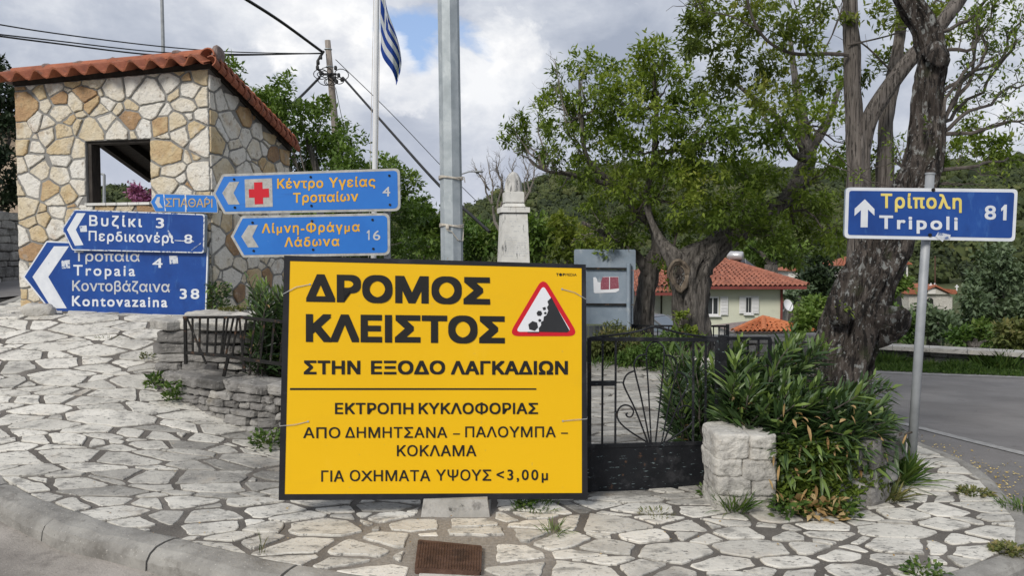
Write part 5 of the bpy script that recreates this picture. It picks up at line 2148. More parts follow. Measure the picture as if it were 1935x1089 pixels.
branch_px(mb, [(1690, 140), (1640, 90), (1600, 60), (1580, 10)], 9.2, .012, .006, 0, 5, 5)
mb.build('branch', M['twig'], t2)
CL2 = [(1330, 60, 45, 70), (1310, 90, 30, 45), (1370, 100, 50, 60), (1345, 150, 40, 45), (1300, 40, 25, 30), (1400, 40, 50, 60), (1440, 110, 50, 55), (1390, 170, 45, 50), (1480, 40, 50, 50), (1530, 60, 45, 40), (1560, 130, 45, 35),
       (1500, 150, 45, 45), (1440, 180, 45, 45), (1650, 120, 40, 35), (1650, 40, 45, 40), (1740, 40, 45, 40), (1560, 20, 40, 35), (1660, 300, 30, 20), (1800, 70, 30, 24), (1800, 20, 30, 20), (1700, 110, 30, 20), (1350, 10, 40, 45), (1430, -10, 50, 50)]
crown_part('crown', t2, CL2, 9.2, .8, 7, .085, .034, M['leaf_bronze'], 1.15)
CL2 += [(random.uniform(1300, 1900), random.uniform(-420, -60), 110, 70) for _ in range(22)]
CL2b = [(1820, 262, 28, 26, 8.6), (1860, 282, 26, 26, 8.6), (1900, 288, 22, 22, 8.6), (1790, 290, 30, 22, 8.6), (1840, 230, 20, 14, 8.6), (1775, 300, 22, 14, 8.6), (1800, 200, 24, 14, 8.7), (1880, 270, 20, 16, 8.6)]
crown_part('lower_crown', t2, CL2b, 8.6, .2, 7, .07, .032, M['leaf_walnut'], 1.6)

# --- the pollarded walnut with the cut knot
t3 = thing('walnut_tree', 'thick-trunked walnut tree with a sawn-off limb scar, in front of the green house', 'tree', tuple(P(1308, 640, 12.2)))
mb = MB()
trunk_mesh(mb, [tp4(1306, 690, 12.2, 84), tp4(1307, 640, 12.2, 68), tp4(1306, 590, 12.2, 62), tp4(1304, 545, 12.2, 66), tp4(1310, 505, 12.2, 74), tp4(1340, 478, 12.3, 48), tp4(1372, 452, 12.4, 40), tp4(1405, 432, 12.5, 36), tp4(1450, 402, 12.6, 33), tp4(1490, 372, 12.7, 30),
                tp4(1516, 330, 12.8, 30), tp4(1526, 290, 12.9, 28), tp4(1518, 250, 13, 24), tp4(1512, 200, 13, 18), tp4(1500, 130, 13.1, 11), tp4(1490, 40, 13.2, 6)], n=30, seg=7, amp=.36, ridge=9, seed=22, lump=.10)
trunk_mesh(mb, [tp4(1300, 530, 12.2, 56), tp4(1283, 500, 12.15, 46), tp4(1262, 474, 12.2, 28), tp4(1240, 440, 12.3, 16), tp4(1222, 380, 12.4, 12), tp4(1236, 290, 12.5, 10), tp4(1240, 190, 12.6, 7), tp4(1225, 110, 12.6, 4)], n=18, seg=6, amp=.3, ridge=7, seed=25, lump=.14)
trunk_mesh(mb, [tp4(1522, 300, 12.9, 22), tp4(1545, 262, 12.9, 18), tp4(1570, 215, 12.9, 12), tp4(1590, 150, 12.9, 7)], n=12, seg=5, amp=.3, ridge=6, seed=26)
trunk_mesh(mb, [tp4(1524, 290, 12.9, 16), tp4(1490, 240, 12.8, 12), tp4(1430, 190, 12.7, 9), tp4(1380, 150, 12.6, 5)], n=10, seg=5, amp=.3, ridge=6, seed=27)
trunk_mesh(mb, [tp4(1528, 302, 12.6, 14), tp4(1500, 290, 12.4, 12), tp4(1470, 245, 12.3, 9), tp4(1440, 225, 12.2, 6)], n=10, seg=5, amp=.3, ridge=6, seed=28)
tk = mb.build('trunk', M['bark_walnut'], t3, smooth=True)
mb = MB()
c = P(1283, 522, 11.93)
rot = Matrix.Rotation(R(-8), 3, 'Y')
for i, (ra, rb) in enumerate(((.030, .0), (.022, .035), (.016, .06))):
    pts = []
    for a in np.linspace(0, 2 * math.pi, 28):
        hx, hz_ = math.cos(a), math.sin(a)
        k_ = 1 - .35 * max(0, -hz_) * abs(hx) + .10 * noise.noise(Vector((hx * 2, hz_ * 2, i)))
        pts.append(c + rot @ Vector(((.165 - rb) * hx * k_ * (1 if hz_ > 0 else .85), -.035 + .018 * i + .02 * noise.noise(Vector((hx * 3, hz_ * 3, 7))), (.24 - rb) * hz_ * k_)))
    mb.tube(pts, [ra * (.8 + .5 * abs(noise.noise(Vector((q * .4, 1, i))))) for q in range(28)], 7)
sc = mb.build('limb_scar', M['cut_wood'], tk, smooth=True)
mb = MB()
mb.rock(c + Vector((0, .035, 0)), (.25, .09, .38), rot, 2.4, .55, 10)
mb.build('hollow', M['bark_dark'], sc)
mb = MB()
random.seed(21)
CL3 = [(1240, 110, 42, 80), (1210, 150, 45, 80), (1260, 160, 45, 70), (1180, 190, 45, 70), (1230, 220, 55, 90), (1290, 210, 50, 80), (1150, 230, 45, 70), (1200, 280, 55, 90), (1270, 280, 55, 90), (1330, 240, 55, 90), (1390, 250, 55, 80),
       (1340, 310, 60, 90), (1400, 320, 60, 80), (1460, 260, 50, 60), (1450, 330, 50, 60), (1260, 350, 60, 90), (1320, 370, 55, 80), (1380, 380, 50, 60), (1230, 410, 50, 70), (1290, 430, 45, 60), (1340, 430, 45, 50), (1180, 350, 50, 70),
       (1500, 210, 45, 50), (1550, 230, 45, 50), (1560, 170, 40, 40), (1440, 430, 45, 40), (1500, 420, 50, 45), (1540, 360, 45, 45), (1570, 310, 40, 40), (1190, 430, 35, 40), (1570, 440, 45, 40), (1520, 470, 40, 25), (1260, 520, 18, 14), (1245, 490, 25, 20),
       (1590, 270, 35, 30), (1580, 390, 35, 30), (1420, 400, 45, 50), (1470, 440, 40, 40), (1540, 420, 40, 40), (1380, 430, 35, 30), (1590, 450, 30, 30)]
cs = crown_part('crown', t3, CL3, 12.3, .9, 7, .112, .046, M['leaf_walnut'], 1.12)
roots = [P(1236, 290, 12.5), P(1240, 200, 12.6), P(1518, 250, 13), P(1405, 432, 12.5), P(1262, 474, 12.2), P(1490, 372, 12.7), P(1222, 380, 12.4), P(1430, 190, 12.7)]
for c in cs:
    r = min(roots, key=lambda q: (q - c).length)
    limb(mb, r, c, .028, .008, 6, .2, 5, .02, 5, .5)
mb.build('branch', M['twig'], t3)

# --- the second walnut beside it
t4 = thing('walnut_tree', 'dark crooked walnut tree with a slimmer trunk beside the bare metal sign back', 'tree', tuple(P(1215, 640, 13.2)))
mb = MB()
trunk_mesh(mb, [tp4(1213, 670, 13.2, 46), tp4(1215, 600, 13.2, 36), tp4(1222, 545, 13.2, 34), tp4(1232, 500, 13.1, 34), tp4(1246, 470, 13.0, 28), tp4(1236, 430, 13.0, 22), tp4(1205, 400, 13.0, 16), tp4(1160, 350, 13, 12), tp4(1110, 300, 13, 9), tp4(1098, 220, 13.1, 7), tp4(1095, 150, 13.1, 4)],
           n=20, seg=6, amp=.36, ridge=8, seed=32, lump=.15)
trunk_mesh(mb, [tp4(1226, 520, 13.1, 22), tp4(1200, 480, 13.0, 15), tp4(1150, 445, 13.0, 10), tp4(1100, 420, 12.9, 6)], n=10, seg=5, amp=.3, ridge=6, seed=33)
trunk_mesh(mb, [tp4(1160, 350, 13, 11), tp4(1080, 330, 12.9, 8), tp4(1030, 322, 12.8, 5), tp4(1000, 300, 12.8, 3)], n=8, seg=5, amp=.3, ridge=6, seed=34)
tk = mb.build('trunk', M['bark_walnut'], t4, smooth=True)
mb = MB()
CL4 = [(1100, 125, 32, 36), (1140, 130, 35, 44), (1070, 150, 30, 30), (1110, 170, 40, 44), (1150, 180, 40, 54), (1060, 190, 34, 36), (1090, 215, 40, 44), (1030, 195, 26, 20), (1010, 215, 26, 22), (1040, 240, 36, 36), (1130, 240, 42, 60),
       (975, 225, 20, 20), (955, 240, 15, 14), (985, 260, 22, 20), (960, 268, 20, 20), (1010, 272, 28, 30), (1060, 290, 40, 44), (1110, 290, 42, 60), (1160, 300, 45, 70), (1100, 335, 35, 36), (1150, 355, 38, 44), (1190, 400, 36, 36), (1080, 260, 35, 44),
       (1150, 420, 30, 30), (1120, 395, 30, 24), (1060, 350, 25, 14), (1180, 460, 26, 24), (1100, 440, 26, 18), (1140, 460, 26, 20), (1035, 300, 26, 24)]
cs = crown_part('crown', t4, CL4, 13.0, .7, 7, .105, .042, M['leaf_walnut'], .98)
roots = [P(1110, 300, 13), P(1098, 220, 13.1), P(1160, 350, 13), P(1205, 400, 13), P(1150, 445, 13), P(1030, 322, 12.8), P(1080, 330, 12.9)]
random.seed(23)
for c in cs:
    r = min(roots, key=lambda q: (q - c).length)
    limb(mb, r, c, .022, .006, 6, .25, 5, .02, 4, .42)
for b in ([(1105, 300), (1075, 250), (1062, 190), (1055, 150), (1048, 110)], [(1085, 330), (1050, 318), (1046, 300)], [(1090, 270), (1066, 200), (1048, 170)], [(1046, 300), (1050, 320), (1030, 318)]):
    branch_px(mb, b, 12.8, .014, .004, 0, 5, 9, .3)
mb.build('branch', M['twig_pale'], t4)

# --- green tree behind the shelter
t5 = thing('leafy_tree', 'rounded bright green tree behind the shelter and the timber pole', 'tree', tuple(P(610, 470, 21)))
mb = MB()
trunk_mesh(mb, [tp4(608, 560, 21, 34), tp4(610, 470, 21, 28), tp4(612, 400, 21, 24), tp4(600, 330, 21, 14), tp4(580, 260, 21, 8)], n=12, seg=5, amp=.3, seed=41)
CL5 = [(440, 140, 26, 22), (480, 190, 38, 50), (520, 210, 45, 70), (560, 225, 50, 80), (500, 260, 50, 80), (610, 245, 45, 60), (560, 290, 60, 90), (640, 265, 40, 50), (620, 310, 60, 90), (680, 310, 50, 60), (600, 360, 60, 80), (670, 360, 60, 80), (720, 330, 40, 40),
       (745, 315, 22, 18), (740, 365, 40, 40), (770, 350, 22, 18), (640, 420, 60, 70), (720, 420, 55, 60), (570, 400, 60, 70), (770, 400, 40, 40), (760, 460, 50, 50), (660, 470, 60, 60), (425, 125, 20, 14), (535, 170, 30, 26), (590, 200, 30, 26)]
cs = [P(c[0], c[1], 21) for c in CL5]
for c in cs:
    limb(mb, P(606, 440, 21), c, .035, .01, 5, .15, 5, 0)
mb.build('trunk', M['bark_walnut'], t5)
crown_part('crown', t5, CL5, 21, 1.6, 6, .15, .08, M['leaf_elm'], 2.0)

# --- bare sapling behind the monument
t6 = thing('bare_tree', 'leafless pale young tree behind the stone monument', 'tree', tuple(P(950, 470, 26)))
mb = MB()
random.seed(8)
for (a, b) in (((950, 470), (930, 385)), ((950, 470), (952, 380)), ((955, 470), (985, 390)), ((955, 470), (1000, 360))):
    limb(mb, P(*a, 26), P(*b, 26), .07, .035, 5, .1, 5)
for (a, b) in (((930, 385), (905, 325)), ((930, 385), (925, 310)), ((940, 400), (945, 300)), ((952, 380), (935, 300)), ((952, 380), (948, 330)), ((985, 390), (968, 310)), ((985, 390), (1000, 315)), ((1000, 360), (1010, 305)), ((1000, 360), (990, 300)), ((925, 360), (902, 322))):
    limb(mb, P(*a, 26), P(*b, 26), .035, .014, 6, .15, 4, 0, 9, .55)
mb.build('trunk', M['twig_pale'], t6)

# ================================================================== OLEANDERS AND SMALL PLANTS


def oleander(name, label, stems, nl, Lr, Wr, seed, dry=.0, cat='shrub', group=None):
    """stems: (root, tip) pairs; whorls of long blades, tighter and paler at the tip"""
    rr = random.getstate()
    random.seed(seed)
    t = thing(name, label, cat, tuple(stems[0][0]), group)
    mb = MB()
    pos, dr, ln, wd, ti = [], [], [], [], []
    dp, dd = [], []
    for (a, b) in stems:
        a, b = Vector(a), Vector(b)
        w = wiggle(a, b, 7, .10)
        mb.tube(w, [.008 - .005 * i / 7 for i in range(8)], 5)
        L = (b - a).length
        vig = random.uniform(.8, 1.15)
        tone = random.gauss(.40, .10)
        m = nl + int(L * 26)
        for i in range(m):
            s = 1 - (i / m) ** 1.1 * .85
            f = s * 7
            k = min(6, int(f))
            p = w[k].lerp(w[k + 1], f - k)
            ax = (w[k + 1] - w[k]).normalized()
            th = i * 2.1 + random.gauss(0, .25)
            sd = ax.cross(Vector((.3, .2, 1))).normalized()
            q = sd.cross(ax)
            out = sd * math.cos(th) + q * math.sin(th)
            spread = .45 + .75 * (1 - s) ** .6 + random.gauss(0, .15)
            d = ax * (1.0 - .5 * min(1, spread)) + out * spread + Vector((0, 0, .22 - .30 * (1 - s)))
            if dry and random.random() < dry:
                dp.append(tuple(p))
                dd.append(tuple(d - Vector((0, 0, .5))))
                continue
            pos.append(tuple(p))
            dr.append(tuple(d))
            l_ = random.uniform(*Lr) * vig * (.62 + .5 * min(1, (1 - s) * 3))
            ln.append(l_)
            wd.append(random.uniform(*Wr) * (.7 + .3 * vig))
            ti.append(tone + (.42 if s > .93 else .22 if s > .86 else 0) + random.gauss(0, .10))
    mb.build('stem', M['twig'], t)
    leaves('foliage', np.array(pos), np.array(dr), np.array(ln), np.array(wd), M['leaf_oleander'], t, np.array(ti), fold=.16, droop=.13, segs=2)
    if dp:
        n = len(dp)
        leaves('dry_leaf_foliage', np.array(dp), np.array(dd), rng.uniform(.05, .11, n), rng.uniform(.012, .022, n), M['leaf_dry'], t, rng.uniform(.1, .9, n), fold=.3, droop=.4, segs=2)
    random.setstate(rr)
    return t


random.seed(77)
stems = []
for px, py, D, rx in (
    [(1400 + random.uniform(-20, 30), random.uniform(680, 800), random.uniform(5.0, 5.5), 0) for _ in range(26)] +
    [(random.uniform(1395, 1520), random.uniform(655, 740), random.uniform(5.2, 6.0), 0) for _ in range(40)] +
    [(random.uniform(1420, 1560), random.uniform(720, 830), random.uniform(4.85, 5.3), 0) for _ in range(44)] +
    [(random.uniform(1520, 1640), random.uniform(745, 850), random.uniform(4.9, 5.5), 0) for _ in range(40)] +
    [(random.uniform(1600, 1690), random.uniform(755, 850), random.uniform(5.1, 5.6), 0) for _ in range(22)] +
    [(random.uniform(1480, 1560), random.uniform(645, 700), random.uniform(5.6, 6.1), 0) for _ in range(14)] +
    [(1653, 715, 5.7, 0), (1665, 725, 5.6, 0), (1690, 735, 5.5, 0), (1668, 770, 5.4, 0), (1500, 640, 5.9, 0), (1508, 655, 5.8, 0)]):
    tip = P(px, py, D)
    root = Vector((min(2.35, max(1.45, tip.x * .86 + random.uniform(-.1, .1))), max(5.02, D + random.uniform(.0, .25)), .38))
    if tip.z < .45:
        root.z = .42
    stems.append((root, tip))
for px, py, D in ((1500, 872, 4.74), (1480, 845, 4.76), (1515, 845, 4.72), (1535, 870, 4.72), (1505, 905, 4.70), (1560, 855, 4.76), (1640, 840, 4.95), (1660, 820, 5.0), (1600, 850, 4.8), (1620, 835, 4.82), (1490, 820, 4.8), (1470, 810, 4.9), (1580, 845, 4.74), (1600, 870, 4.78), (1630, 865, 4.85), (1655, 850, 4.95), (1675, 845, 5.05), (1688, 830, 5.15), (1545, 840, 4.72), (1570, 880, 4.72), (1615, 815, 4.85), (1645, 880, 4.9), (1590, 820, 4.76), (1550, 900, 4.70), (1490, 890, 4.72), (1470, 855, 4.74)):
    tip = P(px, py, D)
    stems.append((Vector((tip.x + random.uniform(-.06, .1), 5.05, .43)), tip))
oleander('oleander', 'large dense oleander spilling over the pillar and curved wall beside the gate', stems, 20, (.13, .22), (.019, .029), 3, dry=.015)
stems = []
for _ in range(52):
    px, py, D = random.uniform(1255, 1372), random.uniform(665, 790), random.uniform(5.5, 6.5)
    tip = P(px, py, D)
    stems.append((Vector((tip.x * .6 + .62, D + .1, .02)), tip))
for px, py in ((1290, 640), (1300, 655), (1330, 648), (1275, 690), (1262, 720)):
    tip = P(px, py, 6.2)
    stems.append((Vector((tip.x * .6 + .62, 6.3, .02)), tip))
oleander('oleander', 'oleander growing behind the bars of the iron gate', stems, 13, (.13, .21), (.016, .025), 5, dry=.02)
stems = []
for _ in range(70):
    px, py, D = random.uniform(468, 545), random.uniform(528, 680), random.uniform(6.5, 7.1)
    tip = P(px, py, D)
    stems.append((Vector((-2.05 + random.uniform(-.22, .3), D + .05, .48)), tip))
oleander('oleander', 'dark oleander between the bent railing and the yellow board', stems, 13, (.12, .19), (.015, .024), 9, dry=.01)


def tuft(name, label, x, y, z, r, n, h, w, material, seed, lean=.6, cat='weed', broad=False, group=None):
    g2 = np.random.default_rng(seed)
    a = g2.uniform(0, 2 * math.pi, n)
    q = r * np.sqrt(g2.random(n))
    pos = np.stack([x + q * np.cos(a), y + q * np.sin(a), np.full(n, z)], 1)
    if broad:
        pos[:, 2] += g2.random(n) * h * .8
    d = np.stack([np.cos(a) * lean, np.sin(a) * lean, np.ones(n) * (1 if not broad else .35)], 1) + g2.normal(size=(n, 3)) * .35
    ln = h * g2.uniform(.5, 1.1, n) if not broad else w * 1.7 * g2.uniform(.7, 1.3, n)
    o = leaves(name, pos, d, ln, w * g2.uniform(.7, 1.2, n), material, None, g2.uniform(.1, .95, n), fold=.15, droop=.25 if not broad else .1, segs=2 if not broad else 1)
    return tag(o, label, cat, group)


def at_px(px, py):
    """point of the pavement seen at a pixel"""
    lo, hi = 3.0, 14.0
    d = ray(px, py)
    best = None
    for k in range(1100):
        D = lo + (hi - lo) * k / 1100
        p = Vector((0, 0, CAMZ)) + d * (D / d.y)
        if p.z <= gz(p.x, p.y):
            return p
    return P(px, py, 8)


def weed(label, px, py, r, n, h, w, m='leaf_grass', name='grass_tuft', seed=None, z=None, **k):
    p = at_px(px, py)
    return tuft(name, label, p.x, p.y, gz(p.x, p.y) if z is None else z, r, n, h, w, M[m], seed or int(px * 7 + py), **k)


weed('bright grass tuft rooted at the gate side of the stone pillar', 1388, 968, .07, 170, .24, .008, lean=.55)
weed('broad-leaved weed at the foot of the pale stone pillar', 1492, 978, .10, 110, .13, .035, name='weed', broad=True)
weed('dark leafy weed below the curved planter wall beside the dry yellow plant', 1590, 978, .10, 170, .12, .03, name='weed', broad=True)
weed('dried yellow weed at the foot of the curved planter wall', 1545, 975, .14, 150, .12, .04, 'leaf_dry', 'dry_weed', broad=True)
weed('tall green weed between the curved wall and leaning sign pole', 1690, 915, .10, 260, .34, .016, name='weed', lean=.35)
weed('small leafy weed creeping at the corner of the curved wall', 1668, 945, .10, 170, .22, .014, 'leaf_straw', 'weed', lean=.5)
weed('low moss patch on the paving close to the road kerb', 1842, 937, .10, 170, .035, .02, 'leaf_straw', 'moss_tuft', broad=True)
weed('grass tuft growing from the kerb edge by the road', 1928, 962, .12, 170, .09, .007, lean=.8)
weed('mossy clump at the outer corner of the kerb', 1905, 1046, .08, 200, .04, .02, 'leaf_straw', 'moss_tuft', broad=True)
weed('small green weed in front of the paving by the bottom edge', 1745, 1086, .10, 120, .05, .022, name='weed', broad=True)
weed('sparse grass tuft between flagstones in front of the board', 1045, 1010, .06, 60, .12, .005, lean=.9)
weed('thin grass growing under the lower edge of the board', 1010, 962, .14, 110, .11, .006, lean=.8)
weed('dark leafy weed under the board beside the concrete plinth', 995, 962, .05, 60, .10, .026, name='weed', broad=True)
weed('grass line along the threshold below the gate panel', 1240, 975, .10, 80, .06, .006, 'leaf_straw', lean=.9)
weed('green weed tucked beside the base of the gate post', 1338, 938, .06, 70, .08, .024, name='weed', broad=True)
weed('leafy weed at the base of the wall close to the board edge', 503, 848, .11, 150, .16, .03, name='weed', broad=True)
weed('leafy weed hanging low on the curved wall, nearer the railing', 326, 760, .07, 110, .20, .03, name='weed', broad=True)
weed('round leafy weed at the uphill end of the curved wall', 291, 730, .06, 90, .12, .03, name='weed', broad=True)
weed('faint grass patch on the paving in front of the blue signs', 205, 640, .12, 60, .05, .006, 'leaf_straw', lean=.9)
weed('small mossy weed at the foot of the stone pier', 278, 680, .06, 60, .07, .02, 'leaf_straw', 'weed', broad=True)
weed('single wispy dry grass stalk on the paving edge', 497, 1050, .03, 9, .22, .004, 'leaf_straw', lean=.35)
p = P(440, 577, 7.9)
tuft('moss_tuft', 'yellowish moss growing on top of the stone pier', p.x, p.y, 1.0, .13, 240, .04, .02, M['leaf_straw'], 4, broad=True)
tuft('ivy', 'small dark ivy climbing the shelter corner beside the deep blue sign', -3.05, 8.18, .98, .12, 330, .36, .03, M['leaf_oleander'], 8, broad=True, cat='ivy')
# ivy cover hanging on the curved planter wall
n = 4200
g2 = np.random.default_rng(4)
px, py = g2.uniform(1470, 1668, n), g2.uniform(835, 962, n)
kk = ~((px > 1630) & (py > 925)) & (py - 850 < 118 - np.abs(px - 1555) * .25)
pos = []
for a, b in zip(px[kk], py[kk]):
    D = 4.80 + .15 * max(0, (a - 1560) / 90) + g2.uniform(-.06, .04)
    pos.append(tuple(P(a, b, D)))
pos = np.array(pos)
d = g2.normal(size=pos.shape) * .7 + np.array([0, -.9, -.2])
o = leaves('ivy', pos, d, g2.uniform(.025, .055, len(pos)), g2.uniform(.022, .045, len(pos)), M['leaf_walnut'], None, g2.uniform(.0, .55, len(pos)))
tag(o, 'dull green ivy hanging over the front of the curved planter wall', 'ivy')
n = 60
px, py = g2.uniform(1450, 1670, n), g2.uniform(760, 985, n)
pos = np.array([tuple(P(a, b, 4.72 + .2 * max(0, (a - 1560) / 90))) for a, b in zip(px, py)])
o = leaves('dead_leaf_foliage', pos, g2.normal(size=pos.shape) + np.array([0, -.5, -.6]), g2.uniform(.04, .09, n), g2.uniform(.012, .024, n), M['leaf_dry'], None, g2.random(n), segs=2, droop=.4)
tag(o, kind='stuff')
o.name = 'dead_leaves'
# fallen petals in the gutter of the right-hand road
n = 900
tt = g2.random(n)
yy = 3.9 + tt * 3.6
xx = np.interp(yy, [3.9, 4.6, 5.4, 6.3, 7.5], [2.75, 3.12, 3.42, 3.5, 3.3]) + np.abs(g2.normal(size=n)) * .28
pos = np.stack([xx, yy, np.array([gz(a, b) - .115 for a, b in zip(xx, yy)])], 1)
d = g2.normal(size=(n, 3)) * np.array([1, 1, .15])
o = leaves('fallen_petals', pos, d, g2.uniform(.010, .028, n), g2.uniform(.008, .018, n), M['petal'], None, g2.random(n))
tag(o, kind='stuff')
n = 160
xx, yy = g2.uniform(-2.8, 3.0, n), g2.uniform(4.0, 7.0, n)
kk = np.array([inside(PAVE, a, b) for a, b in zip(xx, yy)])
xx, yy = xx[kk], yy[kk]
pos = np.stack([xx, yy, np.array([gz(a, b) + .016 for a, b in zip(xx, yy)])], 1)
o = leaves('litter', pos, g2.normal(size=pos.shape) * np.array([1, 1, .2]), g2.uniform(.008, .022, len(xx)), g2.uniform(.006, .014, len(xx)), M['leaf_dry'], None, g2.random(len(xx)))
tag(o, kind='stuff')
# ================================================================== MIDDLE DISTANCE
# plaza: monument, flagpole, metal sign seen from behind
mo = thing('monument', 'white marble obelisk memorial with a domed finial and engraved front', 'monument', (.02, 10.9, 0))
DM = 10.9
cx = P(970, 450, DM).x
zpx = lambda y: P(970, y, DM).z
wpx = lambda w: w * DM / F
rotm = Matrix.Rotation(R(9), 3, 'Z')


def frustum(mb, z0, z1, w0, w1, tint=.5):
    vs = []
    for z, w in ((z0, w0), (z1, w1)):
        for (a, b) in ((-1, -1), (1, -1), (1, 1), (-1, 1)):
            v = rotm @ Vector((a * w / 2, b * w / 2, 0))
            vs.append((cx + v.x, DM + .25 + v.y, z))
    mb.add(vs, [(3, 2, 1, 0), (4, 5, 6, 7), (0, 1, 5, 4), (1, 2, 6, 5), (2, 3, 7, 6), (3, 0, 4, 7)], tint)


mb = MB()
frustum(mb, .0, .22, 1.0, 1.0)
frustum(mb, .22, .62, .70, .68)
frustum(mb, .62, .70, .78, .78)
mb.build('pedestal', M['marble'], mo)
mb = MB()
frustum(mb, .70, zpx(401.2), wpx(63), wpx(47))
shaft = mb.build('shaft', M['marble'], mo)
mb = MB()
frustum(mb, zpx(401), zpx(391), wpx(55), wpx(55))
frustum(mb, zpx(390.8), zpx(382), wpx(41), wpx(35))
frustum(mb, zpx(381.8), zpx(361.6), wpx(36), wpx(36))
frustum(mb, zpx(361.4), zpx(360.4), wpx(33), wpx(33))
mb.build('capital', M['marble'], mo)
mb = MB()
frustum(mb, zpx(390.9) - .001, zpx(389.6), wpx(42.2), wpx(41.6))
frustum(mb, zpx(382.6), zpx(381.2), wpx(36.6), wpx(36.6))
frustum(mb, zpx(402.6), zpx(400.6), wpx(51), wpx(51))
mb.build('dark_joint', M['bark_dark'], mo)
mb = MB()
prof = []
h = zpx(320.5) - zpx(360.2)
for i in range(13):
    t = i / 12
    prof.append((wpx(17) * math.sqrt(max(.0004, 1 - t ** 2.3)), zpx(360.2) + h * t))
vs, fs = [], []
nn = 40
for r_, z_ in prof:
    for k in range(nn):
        a = 2 * math.pi * k / nn
        rr = r_ * (.97 + .06 * math.cos(9 * a + 5 * z_))
        vs.append((cx + rr * math.cos(a), DM + .25 + rr * math.sin(a), z_))
for i in range(12):
    for k in range(nn):
        fs.append((i * nn + k, i * nn + (k + 1) % nn, (i + 1) * nn + (k + 1) % nn, (i + 1) * nn + k))
mb.add(vs, fs)
mb.build('finial', M['marble_dark'], mo, smooth=True)
mb = MB()
random.seed(3)
nrm = rotm @ Vector((0, -1, 0))
sdx = rotm @ Vector((1, 0, 0))
for y in [418, 427, 437, 445, 449, 454, 459, 463, 467, 471, 475, 479, 484]:
    z = zpx(y)
    hw = wpx(25 + (y - 402) * .03)
    s = -hw * .8
    t = (z - .70) / (zpx(401.2) - .70)
    w = wpx(63) * (1 - t) + wpx(47) * t
    while s < hw * .8:
        L = random.uniform(.01, .05)
        if random.random() < (.75 if y > 440 else .35):
            c = Vector((cx, DM + .25, z)) + nrm * (w / 2 + .0015) + sdx * (s + L / 2)
            mb.box(c, (L, .002, .007), rotm)
        s += L + .012
mb.build('engraving', M['letter_grey'], shaft)

sb = thing('road_sign', 'bare grey-blue metal sign seen from behind with a torn red and white sticker', 'sign', tuple(P(1143, 680, 12.7)))
SBF = Face(P(1085, 470, 12.7), P(1201, 470, 12.6), P(1085, 612, 12.7))
zs = lambda L: [(1060 + x / 3.87, 450 + y / 3.87) for x, y in L]
for poly, r in (([(96, 82), (546, 84), (546, 236), (96, 222)], 14), ([(100, 226), (534, 238), (530, 484), (100, 480)], 6), ([(100, 488), (528, 494), (528, 630), (100, 630)], 4)):
    mb = MB()
    SBF.flat(mb, roundpoly(zs(poly), r / 3.87), 0, .012)
    mb.build('plate', M['sign_back'], sb)
for y in (222, 484):
    mb = MB()
    mb.bar(SBF.pt(*zs([(180, y)])[0], .03), SBF.pt(*zs([(512, y + 2)])[0], .03), .03, .03)
    mb.build('clamp_rail', M['old_iron'], sb)
mb = MB()
SBF.flat(mb, zs([(236, 288), (252, 286), (264, 300), (268, 322), (300, 326), (306, 284), (420, 282), (426, 384), (400, 398), (250, 404), (240, 398)]), .006, .003)
st = mb.build('sticker', M['sign_white'], sb)
mb = MB()
for q in ([(304, 286), (352, 285), (352, 376), (290, 378), (290, 330)], [(358, 285), (418, 285), (424, 368), (358, 376)]):
    SBF.flat(mb, zs(q), .008, .001)
mb.build('faded_print', mat('faded maroon print', [(.3, (.22, .05, .08)), (.6, (.30, .09, .12)), (.75, (.55, .45, .45))], 60, 6, .7), st)
mb = MB()
a = SBF.pt(*zs([(496, 186)])[0], .06)
mb.tube([(a.x, a.y, .0), (a.x, a.y, a.z)], .035, 12)
mb.tube([(a.x + .05, a.y, .15), (a.x + .16, a.y + .05, .65)], .02, 8) if False else None
mb.build('post', M['sign_back'], sb)

fp = thing('flagpole', 'slim white flagpole rising behind the direction signs', 'flagpole', (-1.75, 10.0, 0))
mb = MB()
a, b = P(708, 330, 10.0), P(712.5, 0, 10.0)
d = (b - a).normalized()
lo = a - d * (a.z / d.z)
hi = b + d * 1.6
mb.tube([lo, a, b, hi], [.038, .034, .030, .028], 14)
mb.build('pole', M['white_metal'], fp, smooth=True)
mb = MB()
mb.lathe((hi.x, hi.y, hi.z), [(.001, 0), (.04, .02), (.05, .05), (.04, .08), (.001, .1)], 12)
mb.build('finial', M['white_metal'], fp)
mb = MB()
for o in (-.045, .05):
    mb.tube([lo + Vector((o, -.01, 1.0)), b + Vector((o * .9, -.01, 0)), hi + Vector((0, 0, -.05))], .0035, 5)
mb.build('halyard', M['rope'], fp)


